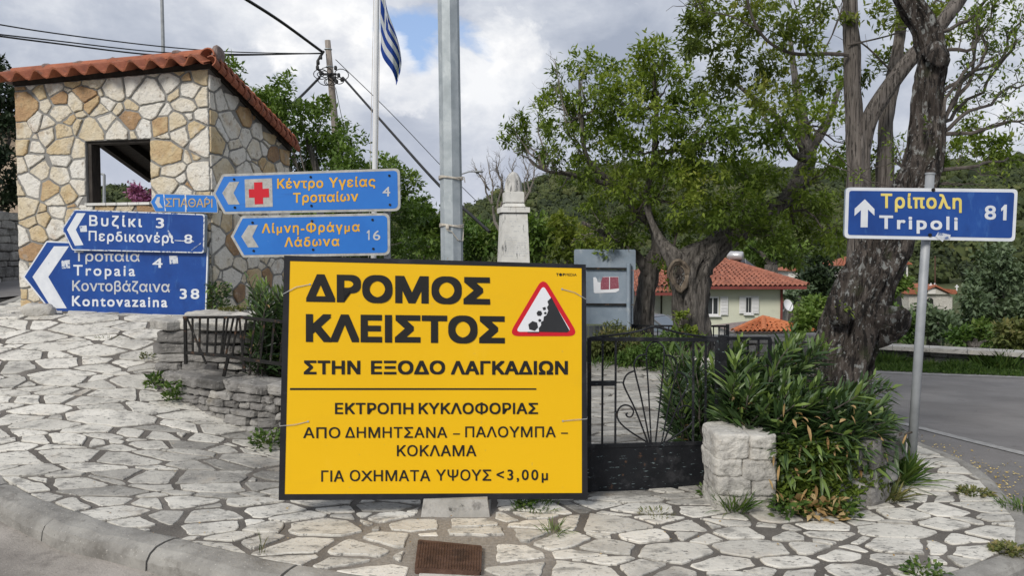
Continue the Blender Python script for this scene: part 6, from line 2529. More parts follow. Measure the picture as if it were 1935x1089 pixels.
def flag():
    """blue and white striped national flag hanging in limp folds"""
    t = thing('flag', 'limp blue and white striped flag with a white cross on the white pole', 'flag', tuple(P(717, 0, 10.0)))
    nu, nv = 36, 45
    top = P(714, -62, 9.97)
    Hh = 1.06
    grid = []
    for j in range(nv + 1):
        row = []
        v = j / nv                          # 0 top to 1 bottom along the hoist
        for i in range(nu + 1):
            u = i / nu
            # hoist runs down the pole; the fly droops steeply
            hx = top.x + .012 + .018 * v
            hz_ = top.z - v * Hh * .96
            fall = u ** .85 * (.86 - .40 * v)
            x = hx + u * (.36 - .18 * (v - .55) ** 2 * 2) * (1 - .25 * u) + .014 * math.sin(9 * u + 3 * v)
            y = top.y - .03 + .10 * math.sin(7.5 * u + 2.5 * v) * u + .05 * math.sin(15 * u - 4 * v) * u
            z = hz_ - fall
            row.append(Vector((x, y, z)))
        grid.append(row)
    blue, white = MB(), MB()
    for j in range(nv):
        for i in range(nu):
            stripe = int(j / nv * 9)
            canton = stripe < 5 and i < nu * .40
            if canton:
                cu, cv = i / (nu * .40), j / (nv * 5 / 9)
                w = abs(cu - .5) < .1 or abs(cv - .5) < .1
            else:
                w = stripe % 2 == 1
            m = white if w else blue
            m.add([grid[j][i], grid[j + 1][i], grid[j + 1][i + 1], grid[j][i + 1]], [(0, 1, 2, 3)])
    blue.build('blue_cloth', M['flag_blue'], t, smooth=True)
    white.build('white_cloth', M['flag_white'], t, smooth=True)


flag()

# utility pole with its fittings, cables
up_ = thing('utility_pole', 'leaning weathered timber utility pole with black cable fittings', 'utility pole', tuple(P(645, 430, 25)))
mb = MB()
a, b = P(619, 76, 25), P(640, 318, 25)
d = (b - a).normalized()
c = b + d * ((b.z - .2) / -d.z)
mb.tube([c, b, a.lerp(b, .5), a], [.16, .125, .11, .088], 14)
mb.build('pole', M['pole_wood'], up_, smooth=True)
mb = MB()
random.seed(14)
k0 = P(622, 142, 24.85)
for i in range(9):
    o = Vector((random.uniform(-.35, .4), random.uniform(-.1, .1), random.uniform(-.25, .2)))
    r = random.uniform(.08, .22)
    tlt = random.uniform(0, 3)
    pts = [k0 + o + Vector((r * math.cos(q), r * .4 * math.sin(q + tlt), r * math.sin(q) * .8)) for q in np.linspace(0, 2 * math.pi, 15)]
    mb.tube(pts, .014, 5)
for (x, y) in ((606, 108), (601, 118), (600, 128), (606, 138), (640, 142), (646, 150), (632, 148), (636, 154), (634, 128)):
    mb.rock(P(x, y, 24.8), (.10, .10, .14), None, 3, .1, 4)
mb.tube([P(612, 96, 24.85), P(600, 115, 24.8), P(600, 130, 24.8), P(612, 140, 24.85), P(636, 140, 24.85)], .04, 7)
mb.build('cable_fitting', M['cable'], up_)
for y in (93, 126):
    mb = MB()
    c = P(620 + (y - 92) * .09, y, 25)
    mb.tube([c + Vector((.105 * math.cos(q), .105 * math.sin(q), 0)) for q in np.linspace(0, 2 * math.pi, 16)], .018, 5)
    mb.build('band', M['galv'], up_)


def cable(label, pts, r, sag=0):
    mb = MB()
    q = [P(*p) for p in pts]
    if len(q) == 2:
        q = [q[0].lerp(q[1], t) - Vector((0, 0, sag * 4 * t * (1 - t))) for t in np.linspace(0, 1, 14)]
    else:
        q = [Vector(s[:3]) for s in spline([(v.x, v.y, v.z, 0) for v in q], 6)]
    mb.tube(q, r, 5)
    tag(mb.build('power_cable', M['cable']), label, 'cable')


cable('thick black cable dropping from the top edge of sky to the timber pole', [(455, -8, 20), (530, 40, 22), (608, 97, 24.9)], .045)
cable('upper of the thin wires above the shelter roof running to the timber pole', [(-60, 36, 16), (100, 62, 18.5), (300, 87, 21), (450, 98, 23), (610, 101, 24.9)], .016)
cable('middle wire above the shelter roof running to the timber pole', [(-60, 58, 16), (100, 76, 18.5), (300, 98, 21), (450, 102, 23), (610, 101, 24.9)], .016)
cable('lowest and thickest wire above the shelter roof running to the timber pole', [(-60, 60, 16), (100, 81, 18.5), (300, 104, 21), (450, 104, 23), (610, 100, 24.9)], .02)
cable('thick black cable sloping from the timber pole down past the lamp post', [(648, 146, 24.8), (740, 250, 21), (830, 350, 18), (925, 438, 15.5)], .035)
cable('thin wire sloping from the timber pole behind the flagpole', [(634, 112, 24.8), (740, 215, 26), (840, 320, 28), (900, 380, 29)], .012)
cable('black cable running from the timber pole down into the green tree', [(604, 146, 24.9), (560, 190, 23), (500, 240, 20.5)], .04)
cable('slack thin wire hanging beside the timber pole', [(634, 165, 24.8), (650, 240, 24.6), (672, 325, 24.5)], .010)

pp = thing('street_pole', 'thin grey pole rising behind the shelter roof', 'pole', tuple(P(309, 480, 24)))
mb = MB()
a = P(309, 120, 24)
mb.tube([(a.x, a.y, .8), (a.x, a.y, a.z), (a.x - .02, a.y, a.z + 4)], [.06, .055, .045], 10)
mb.build('mast', M['polegrey'], pp)


def street_lamp(label, px, ytop, ybase, D, arm, r=.05):
    t = thing('street_lamp', label, 'street lamp', tuple(P(px, ybase, D)), 'distant street lamps')
    a, b = P(px, ybase, D), P(px, ytop, D)
    mb = MB()
    mb.tube([a, b], [r * 1.3, r], 8)
    mb.build('post', M['polegrey'], t)
    mb = MB()
    e = b + Vector((arm, 0, .10))
    mb.tube([b, b.lerp(e, .5) + Vector((0, 0, .05)), e], r * .8, 7)
    mb.rock(e, (arm * .45, .16, .07), None, 3, .0, 5)
    mb.build('lamp_arm', M['polegrey'], t)


street_lamp('distant street lamp whose pale arm shows beyond the direction signs', 771, 426, 500, 48, .95)
street_lamp('distant street lamp whose long arm shows beside the lamp post', 869, 330, 500, 26, .62, .03)
street_lamp('distant pale street lamp seen through the shelter window', 197, 330, 420, 30, -.9)

# ================================================================== HOUSE IN THE VALLEY
DH = 40.0
hs_ = thing('house', 'pale green single-storey house with white shutters and a red tiled hip roof', 'house', tuple(P(1400, 640, DH)))
hp = lambda px, py, D=DH: P(px, py, D)
zE = hp(1400, 541).z
zF = hp(1400, 645).z
x0, x1 = hp(1272, 541).x, hp(1477, 541).x
xl = hp(1206, 541).x
mb = MB()
mb.box(((x0 + x1) / 2, DH + 3.5, (zE + zF) / 2 - .5), (x1 - x0, 7, zE - zF + 1))
mb.build('wall', M['plaster_green'], hs_)
mb = MB()
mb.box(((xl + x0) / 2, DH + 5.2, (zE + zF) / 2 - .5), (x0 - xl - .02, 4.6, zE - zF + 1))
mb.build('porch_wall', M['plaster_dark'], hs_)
mb = MB()
mb.box((hp(1273, 541).x, DH - .05, (hp(1, 553).z + zF) / 2), (.16, .16, hp(1, 553).z - zF))
mb.build('porch_post', M['pvc'], hs_)
mb = MB()
mb.box((hp(1232, 580, 42.9).x, DH + 2.86, hp(1232, 582, 42.9).z), (.9, .06, 2.0))
dr_ = mb.build('door', M['pvc'], hs_)
mb = MB()
mb.box((hp(1232, 580, 42.9).x + .02, DH + 2.82, hp(1232, 577, 42.9).z), (.16, .03, .9))
mb.build('door_glass', M['glass_dark'], dr_)
M['tile_house'] = mat('weathered red tile', [(.25, (.17, .065, .045)), (.45, (.30, .115, .075)), (.65, (.39, .155, .10)), (.8, (.45, .24, .17))], 5, 7, .85, tint=.4, spots=[((.14, .09, .075), 3, .56, .14, .6)])
# roof
ex0, ex1 = hp(1204, 541).x, hp(1515, 541).x
y0_, y1_ = DH - .75, DH + 8.0
rz_ = hp(1360, 492, DH + 3.6).z
rA, rB = Vector((hp(1250, 495, DH + 3.6).x, DH + 3.6, rz_)), Vector((hp(1360, 492, DH + 3.6).x, DH + 3.6, rz_))
e0, e1, e2, e3 = Vector((ex0, y0_, zE)), Vector((ex1, y0_, zE)), Vector((ex1, y1_, zE)), Vector((ex0, y1_, zE))
mb = MB()
up3 = Vector((0, 0, 1))
mb.add([e0, e1, e2, e3, rA, rB], [(0, 1, 5, 4), (1, 2, 5), (2, 3, 4, 5), (3, 0, 4), (3, 2, 1, 0)])
roof = mb.build('roof', M['tile_mortar'], hs_)
mb = MB()


def tile_tri(mb, a, b, c, d, nw, amp, course=.35):
    """courses of tiles on a slope a-b (eave) to d-c (top); c may equal d"""
    L = ((a + b) / 2 - (c + d) / 2).length
    nc = max(3, int(L / course))
    full = (b - a).length
    for k in range(nc):
        v0, v1 = k / nc, min(1, (k + 1.05) / nc)
        p, q = a.lerp(d, v0), b.lerp(c, v0)
        r, s = a.lerp(d, v1), b.lerp(c, v1)
        n = max(1, int(nw * (q - p).length / full))
        wave_tiles(mb, p + up3 * .02, q + up3 * .02, r + up3 * .02, s + up3 * .02, n, amp, .035, 99, .02, .3, 5)


tile_tri(mb, e0, e1, rB, rA, 34, .05)
tile_tri(mb, e1, e2, rB, rB, 30, .05, .5)
for (a, b) in ((rA, rB), (rB, e1)):
    n = 14
    for k in range(n):
        half_pipe(mb, a.lerp(b, k / n) + up3 * .08, a.lerp(b, (k + 1.1) / n) + up3 * .09, .14, up3, 6, random.uniform(.3, .6), .15)
# lower porch slope
pz = hp(1240, 554, DH - 1.1).z
a, b = Vector((hp(1200, 554, DH - 1.1).x, DH - 1.1, pz)), Vector((hp(1278, 554, DH - 1.1).x, DH - 1.1, pz))
tile_tri(mb, a, b, Vector((b.x, DH + 1.2, zE + .75)), Vector((a.x, DH + 1.2, zE + .75)), 10, .05)
mb.build('roof_tile', M['tile_house'], roof)
mb = MB()
mb.box(((ex0 + ex1) / 2 + .8, y0_ - .03, zE - .05), (ex1 - ex0 - 1.7, .1, .14))
mb.box(((a.x + b.x) / 2, DH - 1.12, pz - .05), (b.x - a.x, .1, .14))
mb.box((hp(1476.5, 541).x, DH - .06, (zE + zF) / 2), (.09, .09, zE - zF))
mb.build('gutter', M['red_trim'], hs_)


def win(px0, px1, y0, y1, shutters):
    a, b = hp(px0, y1), hp(px1, y0)
    mb = MB()
    mb.box(((a.x + b.x) / 2, DH - .02, (a.z + b.z) / 2), (b.x - a.x, .08, b.z - a.z))
    w = mb.build('window', M['pvc'], hs_)
    for k in range(2):
        mb = MB()
        m = (b.x - a.x)
        c = a.x + m * (.27 + .46 * k)
        mb.box((c, DH - .065, (a.z + b.z) / 2), (m * .36, .02, (b.z - a.z) * .84))
        mb.build('pane', M['glass_dark'], w)
    mb = MB()
    mb.box(((a.x + b.x) / 2, DH - .08, a.z - .04), (b.x - a.x + .2, .2, .07))
    mb.build('sill', M['pvc'], w)
    for (s0, s1) in shutters:
        c0, c1 = hp(s0, y1), hp(s1, y0)
        mb = MB()
        mb.box(((c0.x + c1.x) / 2, DH - .07, (c0.z + c1.z) / 2), (c1.x - c0.x, .05, c1.z - c0.z))
        for k in range(13):
            z = c0.z + (c1.z - c0.z) * (k + .5) / 13
            mb.box(((c0.x + c1.x) / 2, DH - .10, z), ((c1.x - c0.x) * .82, .03, .035), Matrix.Rotation(R(35), 3, 'X'))
        mb.build('shutter', M['pvc'], hs_)


win(1335, 1357.5, 560.5, 596, [(1360, 1375)])
win(1408, 1419.5, 560, 593, [(1396, 1407.8), (1419.6, 1433.2)])
sw_ = thing('solar_heater', 'grey solar water heater with a round tank on the red hip roof', 'water heater', tuple(P(1395, 500, 43)))
mb = MB()
a, b = P(1375, 483, 43.2), P(1404, 484, 42.8)
mb.tube([a, a.lerp(b, .05), a.lerp(b, .95), b], [.20, .25, .25, .20], 16)
mb.build('tank', M['tank'], sw_, smooth=True)
mb = MB()
mb.prism([P(1396, 492, 42.9), P(1408, 489.5, 43.4), P(1433, 508, 43.0), P(1420, 511, 42.5)], (0, .03, -.07))
mb.build('collector', M['solar'], sw_)
mb = MB()
for (x, y, x2, y2) in ((1378, 489, 1380, 500), (1400, 489, 1402, 506), (1396, 493, 1419, 511), (1380, 500, 1402, 506), (1408, 489, 1410, 505)):
    mb.bar(P(x, y, 43), P(x2, y2, 43), .05)
mb.build('frame', M['polegrey'], sw_)
ds = thing('satellite_dish', 'white satellite dish at the corner of the green house', 'satellite dish', tuple(P(1487, 590, 39)))
mb = MB()
c = P(1487.5, 578, 39)
nd = Vector((.45, -.8, .35)).normalized()
s_ = nd.cross(Vector((0, 0, 1))).normalized()
t_ = s_.cross(nd)
vs, fs = [], []
for i in range(5):
    r = .31 * i / 4 + .001
    for k in range(18):
        q = 2 * math.pi * k / 18
        vs.append(c + s_ * r * math.cos(q) + t_ * r * math.sin(q) + nd * (.09 * (i / 4) ** 2))
for i in range(4):
    for k in range(18):
        fs.append((i * 18 + k, i * 18 + (k + 1) % 18, (i + 1) * 18 + (k + 1) % 18, (i + 1) * 18 + k))
nv = len(vs)
vs2 = [v - nd * .015 for v in vs]
mb.add(vs + vs2, fs + [tuple(i + nv for i in reversed(f)) for f in fs])
mb.build('reflector', M['pvc'], ds, smooth=True)
mb = MB()
mb.bar(c - nd * .02, c - nd * .25 - Vector((0, 0, .2)), .05)
mb.bar(c - t_ * .3, c + nd * .35, .025)
mb.build('bracket', M['polegrey'], ds)

ob = thing('outbuilding', 'low outbuilding with an orange tiled hip roof in front of the green house', 'outbuilding', tuple(P(1460, 640, 25)))
ap = P(1442, 603.7, 26.2)
c0, c1 = P(1386, 629, 25), P(1538, 629, 25)
c0.z = c1.z = (c0.z + c1.z) / 2
c2, c3 = Vector((c1.x, 27.6, c1.z)), Vector((c0.x, 27.6, c0.z))
mb = MB()
mb.add([c0, c1, c2, c3, ap], [(0, 1, 4), (1, 2, 4), (2, 3, 4), (3, 0, 4), (3, 2, 1, 0)])
rf = mb.build('roof', M['tile_mortar'], ob)
M['tile_new'] = mat('new orange tile', [(.25, (.36, .12, .05)), (.5, (.50, .17, .07)), (.75, (.58, .22, .10))], 7, 6, .85, tint=.4)
mb = MB()
tile_tri(mb, c0, c1, ap, ap, 17, .035, .22)
for b in (c0, c1):
    for k in range(9):
        half_pipe(mb, ap.lerp(b, k / 9) + up3 * .05, ap.lerp(b, (k + 1.1) / 9) + up3 * .055, .085, up3, 6, random.uniform(.3, .6), .092)
mid = Vector(((c0.x * .62 + c1.x * .38), 25.0, c0.z))
for k in range(6):
    half_pipe(mb, ap.lerp(mid, k / 6) + up3 * .06, ap.lerp(mid, (k + 1.1) / 6) + up3 * .065, .085, up3, 6, random.uniform(.3, .6), .092)
mb.build('roof_tile', M['tile_new'], rf)
mb = MB()
mb.box(((c0.x + c1.x) / 2, 26.3, c0.z - 1.05), (c1.x - c0.x - .3, 2.3, 2.0))
mb.build('wall', M['plaster_white'], ob)

# parapets and far boundary walls
pw = thing('parapet_wall', 'low stone parapet with pale coping running below the green house', 'stone wall', (4, 14.2, 0))
mb = MB()
pa_, pb_ = P(1330, 630, 13.9), P(1545, 641, 14.3)
dry_wall(mb, [(pa_.x - 1.6, 13.7), (pa_.x, 13.9), (pb_.x, 14.3)], -.75, pa_.z - .06, .3, (.1, .16), (.25, .5), side=1, rough=.12)
mb.build('stone', M['drystone'], pw)
mb = MB()
for k in range(8):
    a = Vector((pa_.x - 1.6, 13.85, pa_.z - .03)).lerp(Vector((pb_.x, 14.45, pb_.z - .02)), k / 8)
    b = Vector((pa_.x - 1.6, 13.85, pa_.z - .03)).lerp(Vector((pb_.x, 14.45, pb_.z - .02)), (k + .985) / 8)
    mb.bar(a, b, .40, .06)
mb.build('coping', M['concrete'], pw)
rw = thing('roadside_wall', 'low rough stone wall with pale coping along the far side of the road', 'stone wall', (8, 13.5, -.3))
mb = MB()
A_, B_ = P(1640, 650, 14.2), P(1960, 668, 12.9)
ext = B_ + (B_ - A_) * 1.2
dry_wall(mb, [(A_.x - 1.2, A_.y + .35), (A_.x, A_.y), (B_.x, B_.y), (ext.x, ext.y)], -.75, min(A_.z, B_.z) - .05, .32, (.09, .2), (.18, .42), side=1, rough=.14)
mb.build('stone', M['drystone'], rw)
mb = MB()
q0, q1 = Vector((A_.x - 1.2, A_.y + .5, A_.z - .02)), Vector((ext.x, ext.y + .15, B_.z - .02))
for k in range(12):
    mb.bar(q0.lerp(q1, k / 12), q0.lerp(q1, (k + .99) / 12), .44, .07)
mb.build('coping', M['concrete'], rw)
# rough grass in front of that wall
n = 9000
g3 = np.random.default_rng(2)
t = g3.random(n) * 1.15
bx = A_.x - 1 + (B_.x - A_.x + 1) * t
by = A_.y + (B_.y - A_.y) * t - g3.uniform(.02, .85, n) - .05
pos = np.stack([bx, by, np.array([gz(a, b) - .14 for a, b in zip(bx, by)])], 1)
cl_ = np.array([.35 + .9 * abs(noise.noise(Vector((a * 1.3, b * 2.0, 4)))) * 2 for a, b in zip(bx, by)])
hgt = .08 + cl_ * .36 * np.clip((by - (A_.y + (B_.y - A_.y) * t) + .9) / .9, 0, 1) * g3.uniform(.5, 1.2, n)
o = leaves('verge_grass', pos, g3.normal(size=(n, 3)) * .45 + np.array([0, 0, 1]), hgt, g3.uniform(.008, .02, n), M['leaf_grass'], None, g3.uniform(-.1, .75, n), droop=.2, segs=1)
tag(o, kind='stuff')
n = 6500
x_, y_ = g3.uniform(-.1, 2.3, n), 11.9 + g3.normal(size=n) * .45
px_ = x_
pos = np.stack([x_, y_ - .5 * (x_ > 1.4) * (x_ - 1.4) * 1.5, np.zeros(n)], 1)
o = leaves('verge_grass', pos, g3.normal(size=(n, 3)) * .5 + np.array([0, 0, 1]), g3.uniform(.06, .24, n), g3.uniform(.01, .025, n), M['leaf_grass'], None, g3.uniform(.1, .9, n), droop=.2)
tag(o, kind='stuff')

# iron fence at the far side of the plaza
fe = thing('iron_fence', 'black picket fence at the far edge of the plaza beyond the gate', 'fence', tuple(P(1290, 640, 12.8)))
mb = MB()
a, b = P(1196, 616, 12.9), P(1375, 617, 12.7)
mb.bar(a, b, .03)
a2, b2 = Vector((a.x, a.y, .08)), Vector((b.x, b.y, .08))
mb.bar(a2, b2, .03)
for t in (0, .48, 1):
    mb.bar(a2.lerp(b2, t) - Vector((0, 0, .1)), a.lerp(b, t) + Vector((0, 0, .03)), .045, .045, up=(0, 1, 0))
mb.build('frame', M['black_metal'], fe)
for k in range(17):
    t = (k + .5) / 17
    mb = MB()
    mb.bar(a2.lerp(b2, t), a.lerp(b, t), .016, .016, up=(0, 1, 0))
    mb.build('picket', M['black_metal'], fe)
bf = thing('board_fence', 'dull grey board fence under the bare metal sign', 'fence', tuple(P(1150, 640, 12.0)))
for k in range(12):
    x = P(1085, 620, 13.2).x + k * .095
    mb = MB()
    mb.box((x, 13.2, .0), (.085, .025, .70))
    mb.build('plank', M['polegrey'], bf)

# shrubs at the plaza edge
def shrub(name, label, clumps, D, nleaf, L, W, m, spread=.3, base=None, cat='shrub', dens=1.0):
    px = sum(c[0] for c in clumps) / len(clumps)
    py = max(c[1] + c[2] for c in clumps)
    t = thing(name, label, cat, tuple(P(px, py, D)))
    cs = crown_part('foliage', t, clumps, D, spread, nleaf, L, W, M[m], dens)
    mb = MB()
    b = P(px, py, D)
    if base is not None:
        b.z = base
    for c in cs:
        limb(mb, b, c, .015 * D / 12, .006 * D / 12, 4, .15, 4)
    mb.build('stem', M['twig'], t)
    return t


shrub('shrub', 'tangled brownish shrub in front of the board fence', [(1140, 645, 24, 90), (1170, 648, 24, 90), (1120, 655, 20, 60), (1190, 655, 22, 60), (1155, 625, 18, 30), (1200, 640, 18, 50), (1150, 668, 22, 60)], 11.6, 6, .08, .024, 'leaf_straw', base=0)
shrub('shrub', 'bright low shrub at the plaza edge beside the gate oleander', [(1215, 660, 24, 80), (1240, 668, 26, 90), (1185, 672, 20, 60), (1260, 645, 20, 50), (1280, 660, 20, 50)], 10.8, 6, .06, .03, 'leaf_grass', base=0)
shrub('ivy', 'ivy clothing the foot of the thick walnut trunk', [(1288, 600, 14, 40), (1284, 622, 16, 50), (1300, 630, 14, 40), (1276, 640, 16, 40), (1325, 640, 10, 18)], 11.8, 5, .05, .04, 'leaf_walnut', .1, base=0, cat='ivy')

# parked car
def car():
    D = 27.0
    b = P(1262, 640, D)
    zg_ = -2.15
    t = thing('parked_car', 'silver grey hatchback parked beyond the plaza fence', 'car', (b.x, D, zg_))
    fwd = Vector((.80, -.60, 0)).normalized()
    sd = Vector((-fwd.y, fwd.x, 0))
    o = Vector((b.x - .3, D + .6, zg_))
    q = lambda l, s, z: o + fwd * l + sd * s + Vector((0, 0, z))
    # body section profile along the length
    prof = [(-2.0, .35, .82), (-1.95, .30, 1.0), (-1.2, .28, 1.02), (0, .27, 1.0), (.9, .27, .98), (1.6, .28, .88), (2.0, .32, .70)]
    vs, fs = [], []
    for (l, z0, z1) in prof:
        w = .84 - .10 * (abs(l) / 2) ** 3
        vs += [q(l, -w, z0), q(l, -w * 1.02, (z0 + z1) / 2), q(l, -w * .94, z1), q(l, 0, z1 + .03), q(l, w * .94, z1), q(l, w * 1.02, (z0 + z1) / 2), q(l, w, z0)]
    for i in range(len(prof) - 1):
        for k in range(6):
            fs.append((i * 7 + k, i * 7 + k + 1, (i + 1) * 7 + k + 1, (i + 1) * 7 + k))
        fs.append((i * 7 + 6, i * 7, (i + 1) * 7, (i + 1) * 7 + 6))
    fs += [tuple(range(6, -1, -1)), tuple(range((len(prof) - 1) * 7, len(prof) * 7))]
    mb = MB()
    mb.add(vs, fs)
    mb.build('body', M['car_paint'], t, smooth=True)
    mb = MB()
    lo = [(-1.85, .74, 1.0), (.95, .76, .98)]
    hi = [(-1.25, .58, 1.46), (.15, .60, 1.48)]
    top = [q(-1.3, -.58, 1.44), q(.1, -.60, 1.47), q(.1, .60, 1.47), q(-1.3, .58, 1.44)]
    mb.add(top + [p + Vector((0, 0, .05)) for p in [q(-1.15, -.5, 1.44), q(0, -.52, 1.46), q(0, .52, 1.46), q(-1.15, .5, 1.44)]], [(3, 2, 1, 0), (4, 5, 6, 7), (0, 1, 5, 4), (1, 2, 6, 5), (2, 3, 7, 6), (3, 0, 4, 7)])
    for s in (-1, 1):
        for (a, b_) in (((.95, .76, .99), (.12, .59, 1.47)), ((-1.85, .74, 1.0), (-1.28, .57, 1.44)), ((-.3, .78, 1.0), (-.35, .60, 1.46))):
            mb.bar(q(a[0], a[1] * s, a[2]), q(b_[0], b_[1] * s, b_[2]), .07, .05)
    mb.build('cabin_roof', M['car_paint'], t)
    for nm, poly in (('windscreen', [q(.93, -.72, 1.0), q(.93, .72, 1.0), q(.13, .57, 1.46), q(.13, -.57, 1.46)]), ('rear_window', [q(-1.83, .7, 1.02), q(-1.83, -.7, 1.02), q(-1.3, -.55, 1.43), q(-1.3, .55, 1.43)])):
        mb = MB()
        mb.prism(poly, fwd * (-.03 if nm == 'windscreen' else .03))
        mb.build(nm, M['car_glass'], t)
    for s in (-1, 1):
        mb = MB()
        mb.prism([q(.8, .745 * s, 1.01), q(-1.7, .735 * s, 1.01), q(-1.25, .575 * s, 1.43), q(.1, .59 * s, 1.45)], sd * (-.02 * s))
        mb.build('side_window', M['car_glass'], t)
        mb = MB()
        mb.rock(q(1.93, .58 * s, .68), (.25, .3, .16), None, 3, 0, 5)
        mb.build('headlight', M['white_metal'], t)
        mb = MB()
        mb.rock(q(.75, .92 * s, 1.03), (.16, .18, .13), None, 3, 0, 5)
        mb.build('mirror', M['car_paint'], t)
    for l in (-1.25, 1.25):
        for s in (-1, 1):
            mb = MB()
            c = q(l, .78 * s, .30)
            mb.tube([c - sd * .09, c + sd * .09], .30, 20)
            w = mb.build('wheel', M['rubber'], t)
            mb = MB()
            mb.tube([c + sd * .09 * s, c + sd * .1 * s], .19, 14)
            mb.build('rim', M['tank'], w)


car()

# ================================================================== FAR HOUSES, CHAPEL
def far_house(name, label, px0, px1, ye, yb, ya, D, wallm, depth=5, roof_over=.4, windows=(), cat='house', ridge_x=None):
    t = thing(name, label, cat, tuple(P((px0 + px1) / 2, yb, D)))
    a, b = P(px0, ye, D), P(px1, ye, D)
    zb = P(px0, yb, D).z - 1.0
    mb = MB()
    mb.box(((a.x + b.x) / 2, D + depth / 2, (a.z + zb) / 2), (b.x - a.x, depth, a.z - zb))
    w = mb.build('wall', M[wallm], t)
    o = roof_over
    apx = P((px0 + px1) / 2 if ridge_x is None else ridge_x, ya, D + depth / 2)
    z = a.z
    e0, e1, e2, e3 = Vector((a.x - o, D - o, z)), Vector((b.x + o, D - o, z)), Vector((b.x + o, D + depth + o, z)), Vector((a.x - o, D + depth + o, z))
    hw = (b.x - a.x) * .2
    r0, r1 = apx - Vector((hw, 0, 0)), apx + Vector((hw, 0, 0))
    mb = MB()
    mb.add([e0, e1, e2, e3, r0, r1], [(0, 1, 5, 4), (1, 2, 5), (2, 3, 4, 5), (3, 0, 4), (3, 2, 1, 0)])
    rf = mb.build('roof', M['tile'], t)
    mb = MB()
    n = max(6, int((b.x - a.x) / .3))
    for k in range(n):
        u = (k + .5) / n
        mb.tube([e0.lerp(e1, u) + Vector((0, 0, .06)), r0.lerp(r1, u) + Vector((0, 0, .06))], .09, 5, random.uniform(.2, .8))
    mb.build('roof_tile', M['tile'], rf)
    for (wx0, wx1, wy0, wy1) in windows:
        p, q = P(wx0, wy1, D), P(wx1, wy0, D)
        mb = MB()
        mb.box(((p.x + q.x) / 2, D - .03, (p.z + q.z) / 2), (q.x - p.x, .1, q.z - p.z))
        mb.build('window', M['glass_dark'], t)
    return t


far_house('house', 'white distant house with a shaded balcony seen between the leaning trunk and pole', 1690, 1716, 500, 530, 492, 95, 'plaster_white', windows=((1697, 1712, 502, 518),))
far_house('house', 'distant house with a pale red roof just beside the leaning trunk', 1582, 1612, 502, 560, 487, 88, 'plaster_white', windows=((1592, 1597, 516, 528), (1600, 1604, 516, 528)))
far_house('house', 'small distant white house above the dark conifer', 1562, 1590, 514, 545, 507, 96, 'plaster_white', windows=((1570, 1575, 522, 532),))
far_house('house', 'distant white house half hidden behind the end of the green house roof', 1490, 1512, 512, 540, 500, 90, 'plaster_white')
far_house('house', 'grey stone hut below the distant white houses', 1487, 1506, 572, 590, 563, 60, 'drystone')
ch = thing('chapel', 'small stone chapel with red roofs and white crosses in the valley', 'chapel', tuple(P(1760, 585, 78)))
D = 78
mb = MB()
a, b = P(1718, 556, D), P(1800, 556, D)
zb = P(1760, 590, D).z - .6
mb.box(((a.x + b.x) / 2, D + 2.5, (a.z + zb) / 2), (b.x - a.x, 5, a.z - zb))
g0, g1, gt = P(1734, 556, D), P(1790, 556, D), P(1762, 543, D)
mb.prism([Vector((g0.x, D - .3, a.z)), Vector((g1.x, D - .3, a.z)), Vector((gt.x, D - .3, gt.z))], (0, 4, 0))
cw = mb.build('wall', M['palestone'], ch)
mb = MB()
for (u, v) in ((g0, gt), (gt, g1)):
    p, q = Vector((u.x, D - .6, u.z + .1)), Vector((v.x, D - .6, v.z + .1))
    mb.prism([p, q, q + Vector((0, 0, .18)), p + Vector((0, 0, .18))], (0, 5.6, 0))
mb.prism([Vector((a.x - .3, D - .4, a.z + .02)), Vector((g0.x, D - .4, a.z + .02)), Vector((g0.x, D - .4, a.z + .7)), Vector((a.x - .1, D - .4, a.z + .45))], (0, 5.4, 0))
mb.prism([Vector((g1.x, D - .4, a.z + .02)), Vector((b.x + .3, D - .4, a.z + .02)), Vector((b.x + .1, D - .4, a.z + .45)), Vector((g1.x, D - .4, a.z + .5))], (0, 5.4, 0))
mb.build('roof', M['tile'], ch)
mb = MB()
mb.box((P(1757, 552, D).x, D - .36, P(1757, 551, D).z), (.75, .1, .45))
mb.build('bell_panel', M['plaster_white'], ch)
mb = MB()
c = P(1757, 572, D - .3)
pts = [c + Vector((.32 * math.cos(q), 0, .32 * math.sin(q) + .15)) for q in np.linspace(0, math.pi, 9)] + [c + Vector((-.32, 0, -.75)), c + Vector((.32, 0, -.75))]
mb.prism(pts, (0, -.05, 0))
mb.build('door', M['blackened'], ch)
for x, y in ((1759, 541), (1766, 541), (1808, 544)):
    mb = MB()
    p = P(x, y, D - .1)
    mb.box(p, (.09, .09, .6))
    mb.box(p + Vector((0, -.01, .1)), (.36, .085, .09))
    mb.build('cross', M['pvc'], ch)
bw = thing('garden_wall', 'long low white wall in the valley beside the stone chapel', 'wall', tuple(P(1697, 566, 82)))
mb = MB()
a, b = P(1668, 557, 84), P(1718, 558, 80)
for k in range(5):
    p, q = a.lerp(b, k / 5), a.lerp(b, (k + .98) / 5)
    mb.prism([p, q, q - Vector((0, 0, 1.3)), p - Vector((0, 0, 1.3))], (0, .3, 0))
mb.build('masonry', M['plaster_white'], bw)
am = thing('mast', 'thin rusty mast standing behind the stone chapel', 'mast', tuple(P(1767, 545, 86)))
mb = MB()
mb.tube([P(1767, 548, 86), P(1767, 484, 86)], .07, 6)
mb.build('rod', M['rust'], am)
eh = far_house('house', 'beige house behind the dark trees beyond the shelter', -260, 32, 238, 480, 205, 17, 'plaster_beige', 1.8)
lw = thing('retaining_wall', 'rough stone retaining wall along the uphill road beyond the shelter', 'stone wall', tuple(P(10, 470, 13)))
mb = MB()
a, b = P(-230, 395, 10.5), P(48, 400, 14.0)
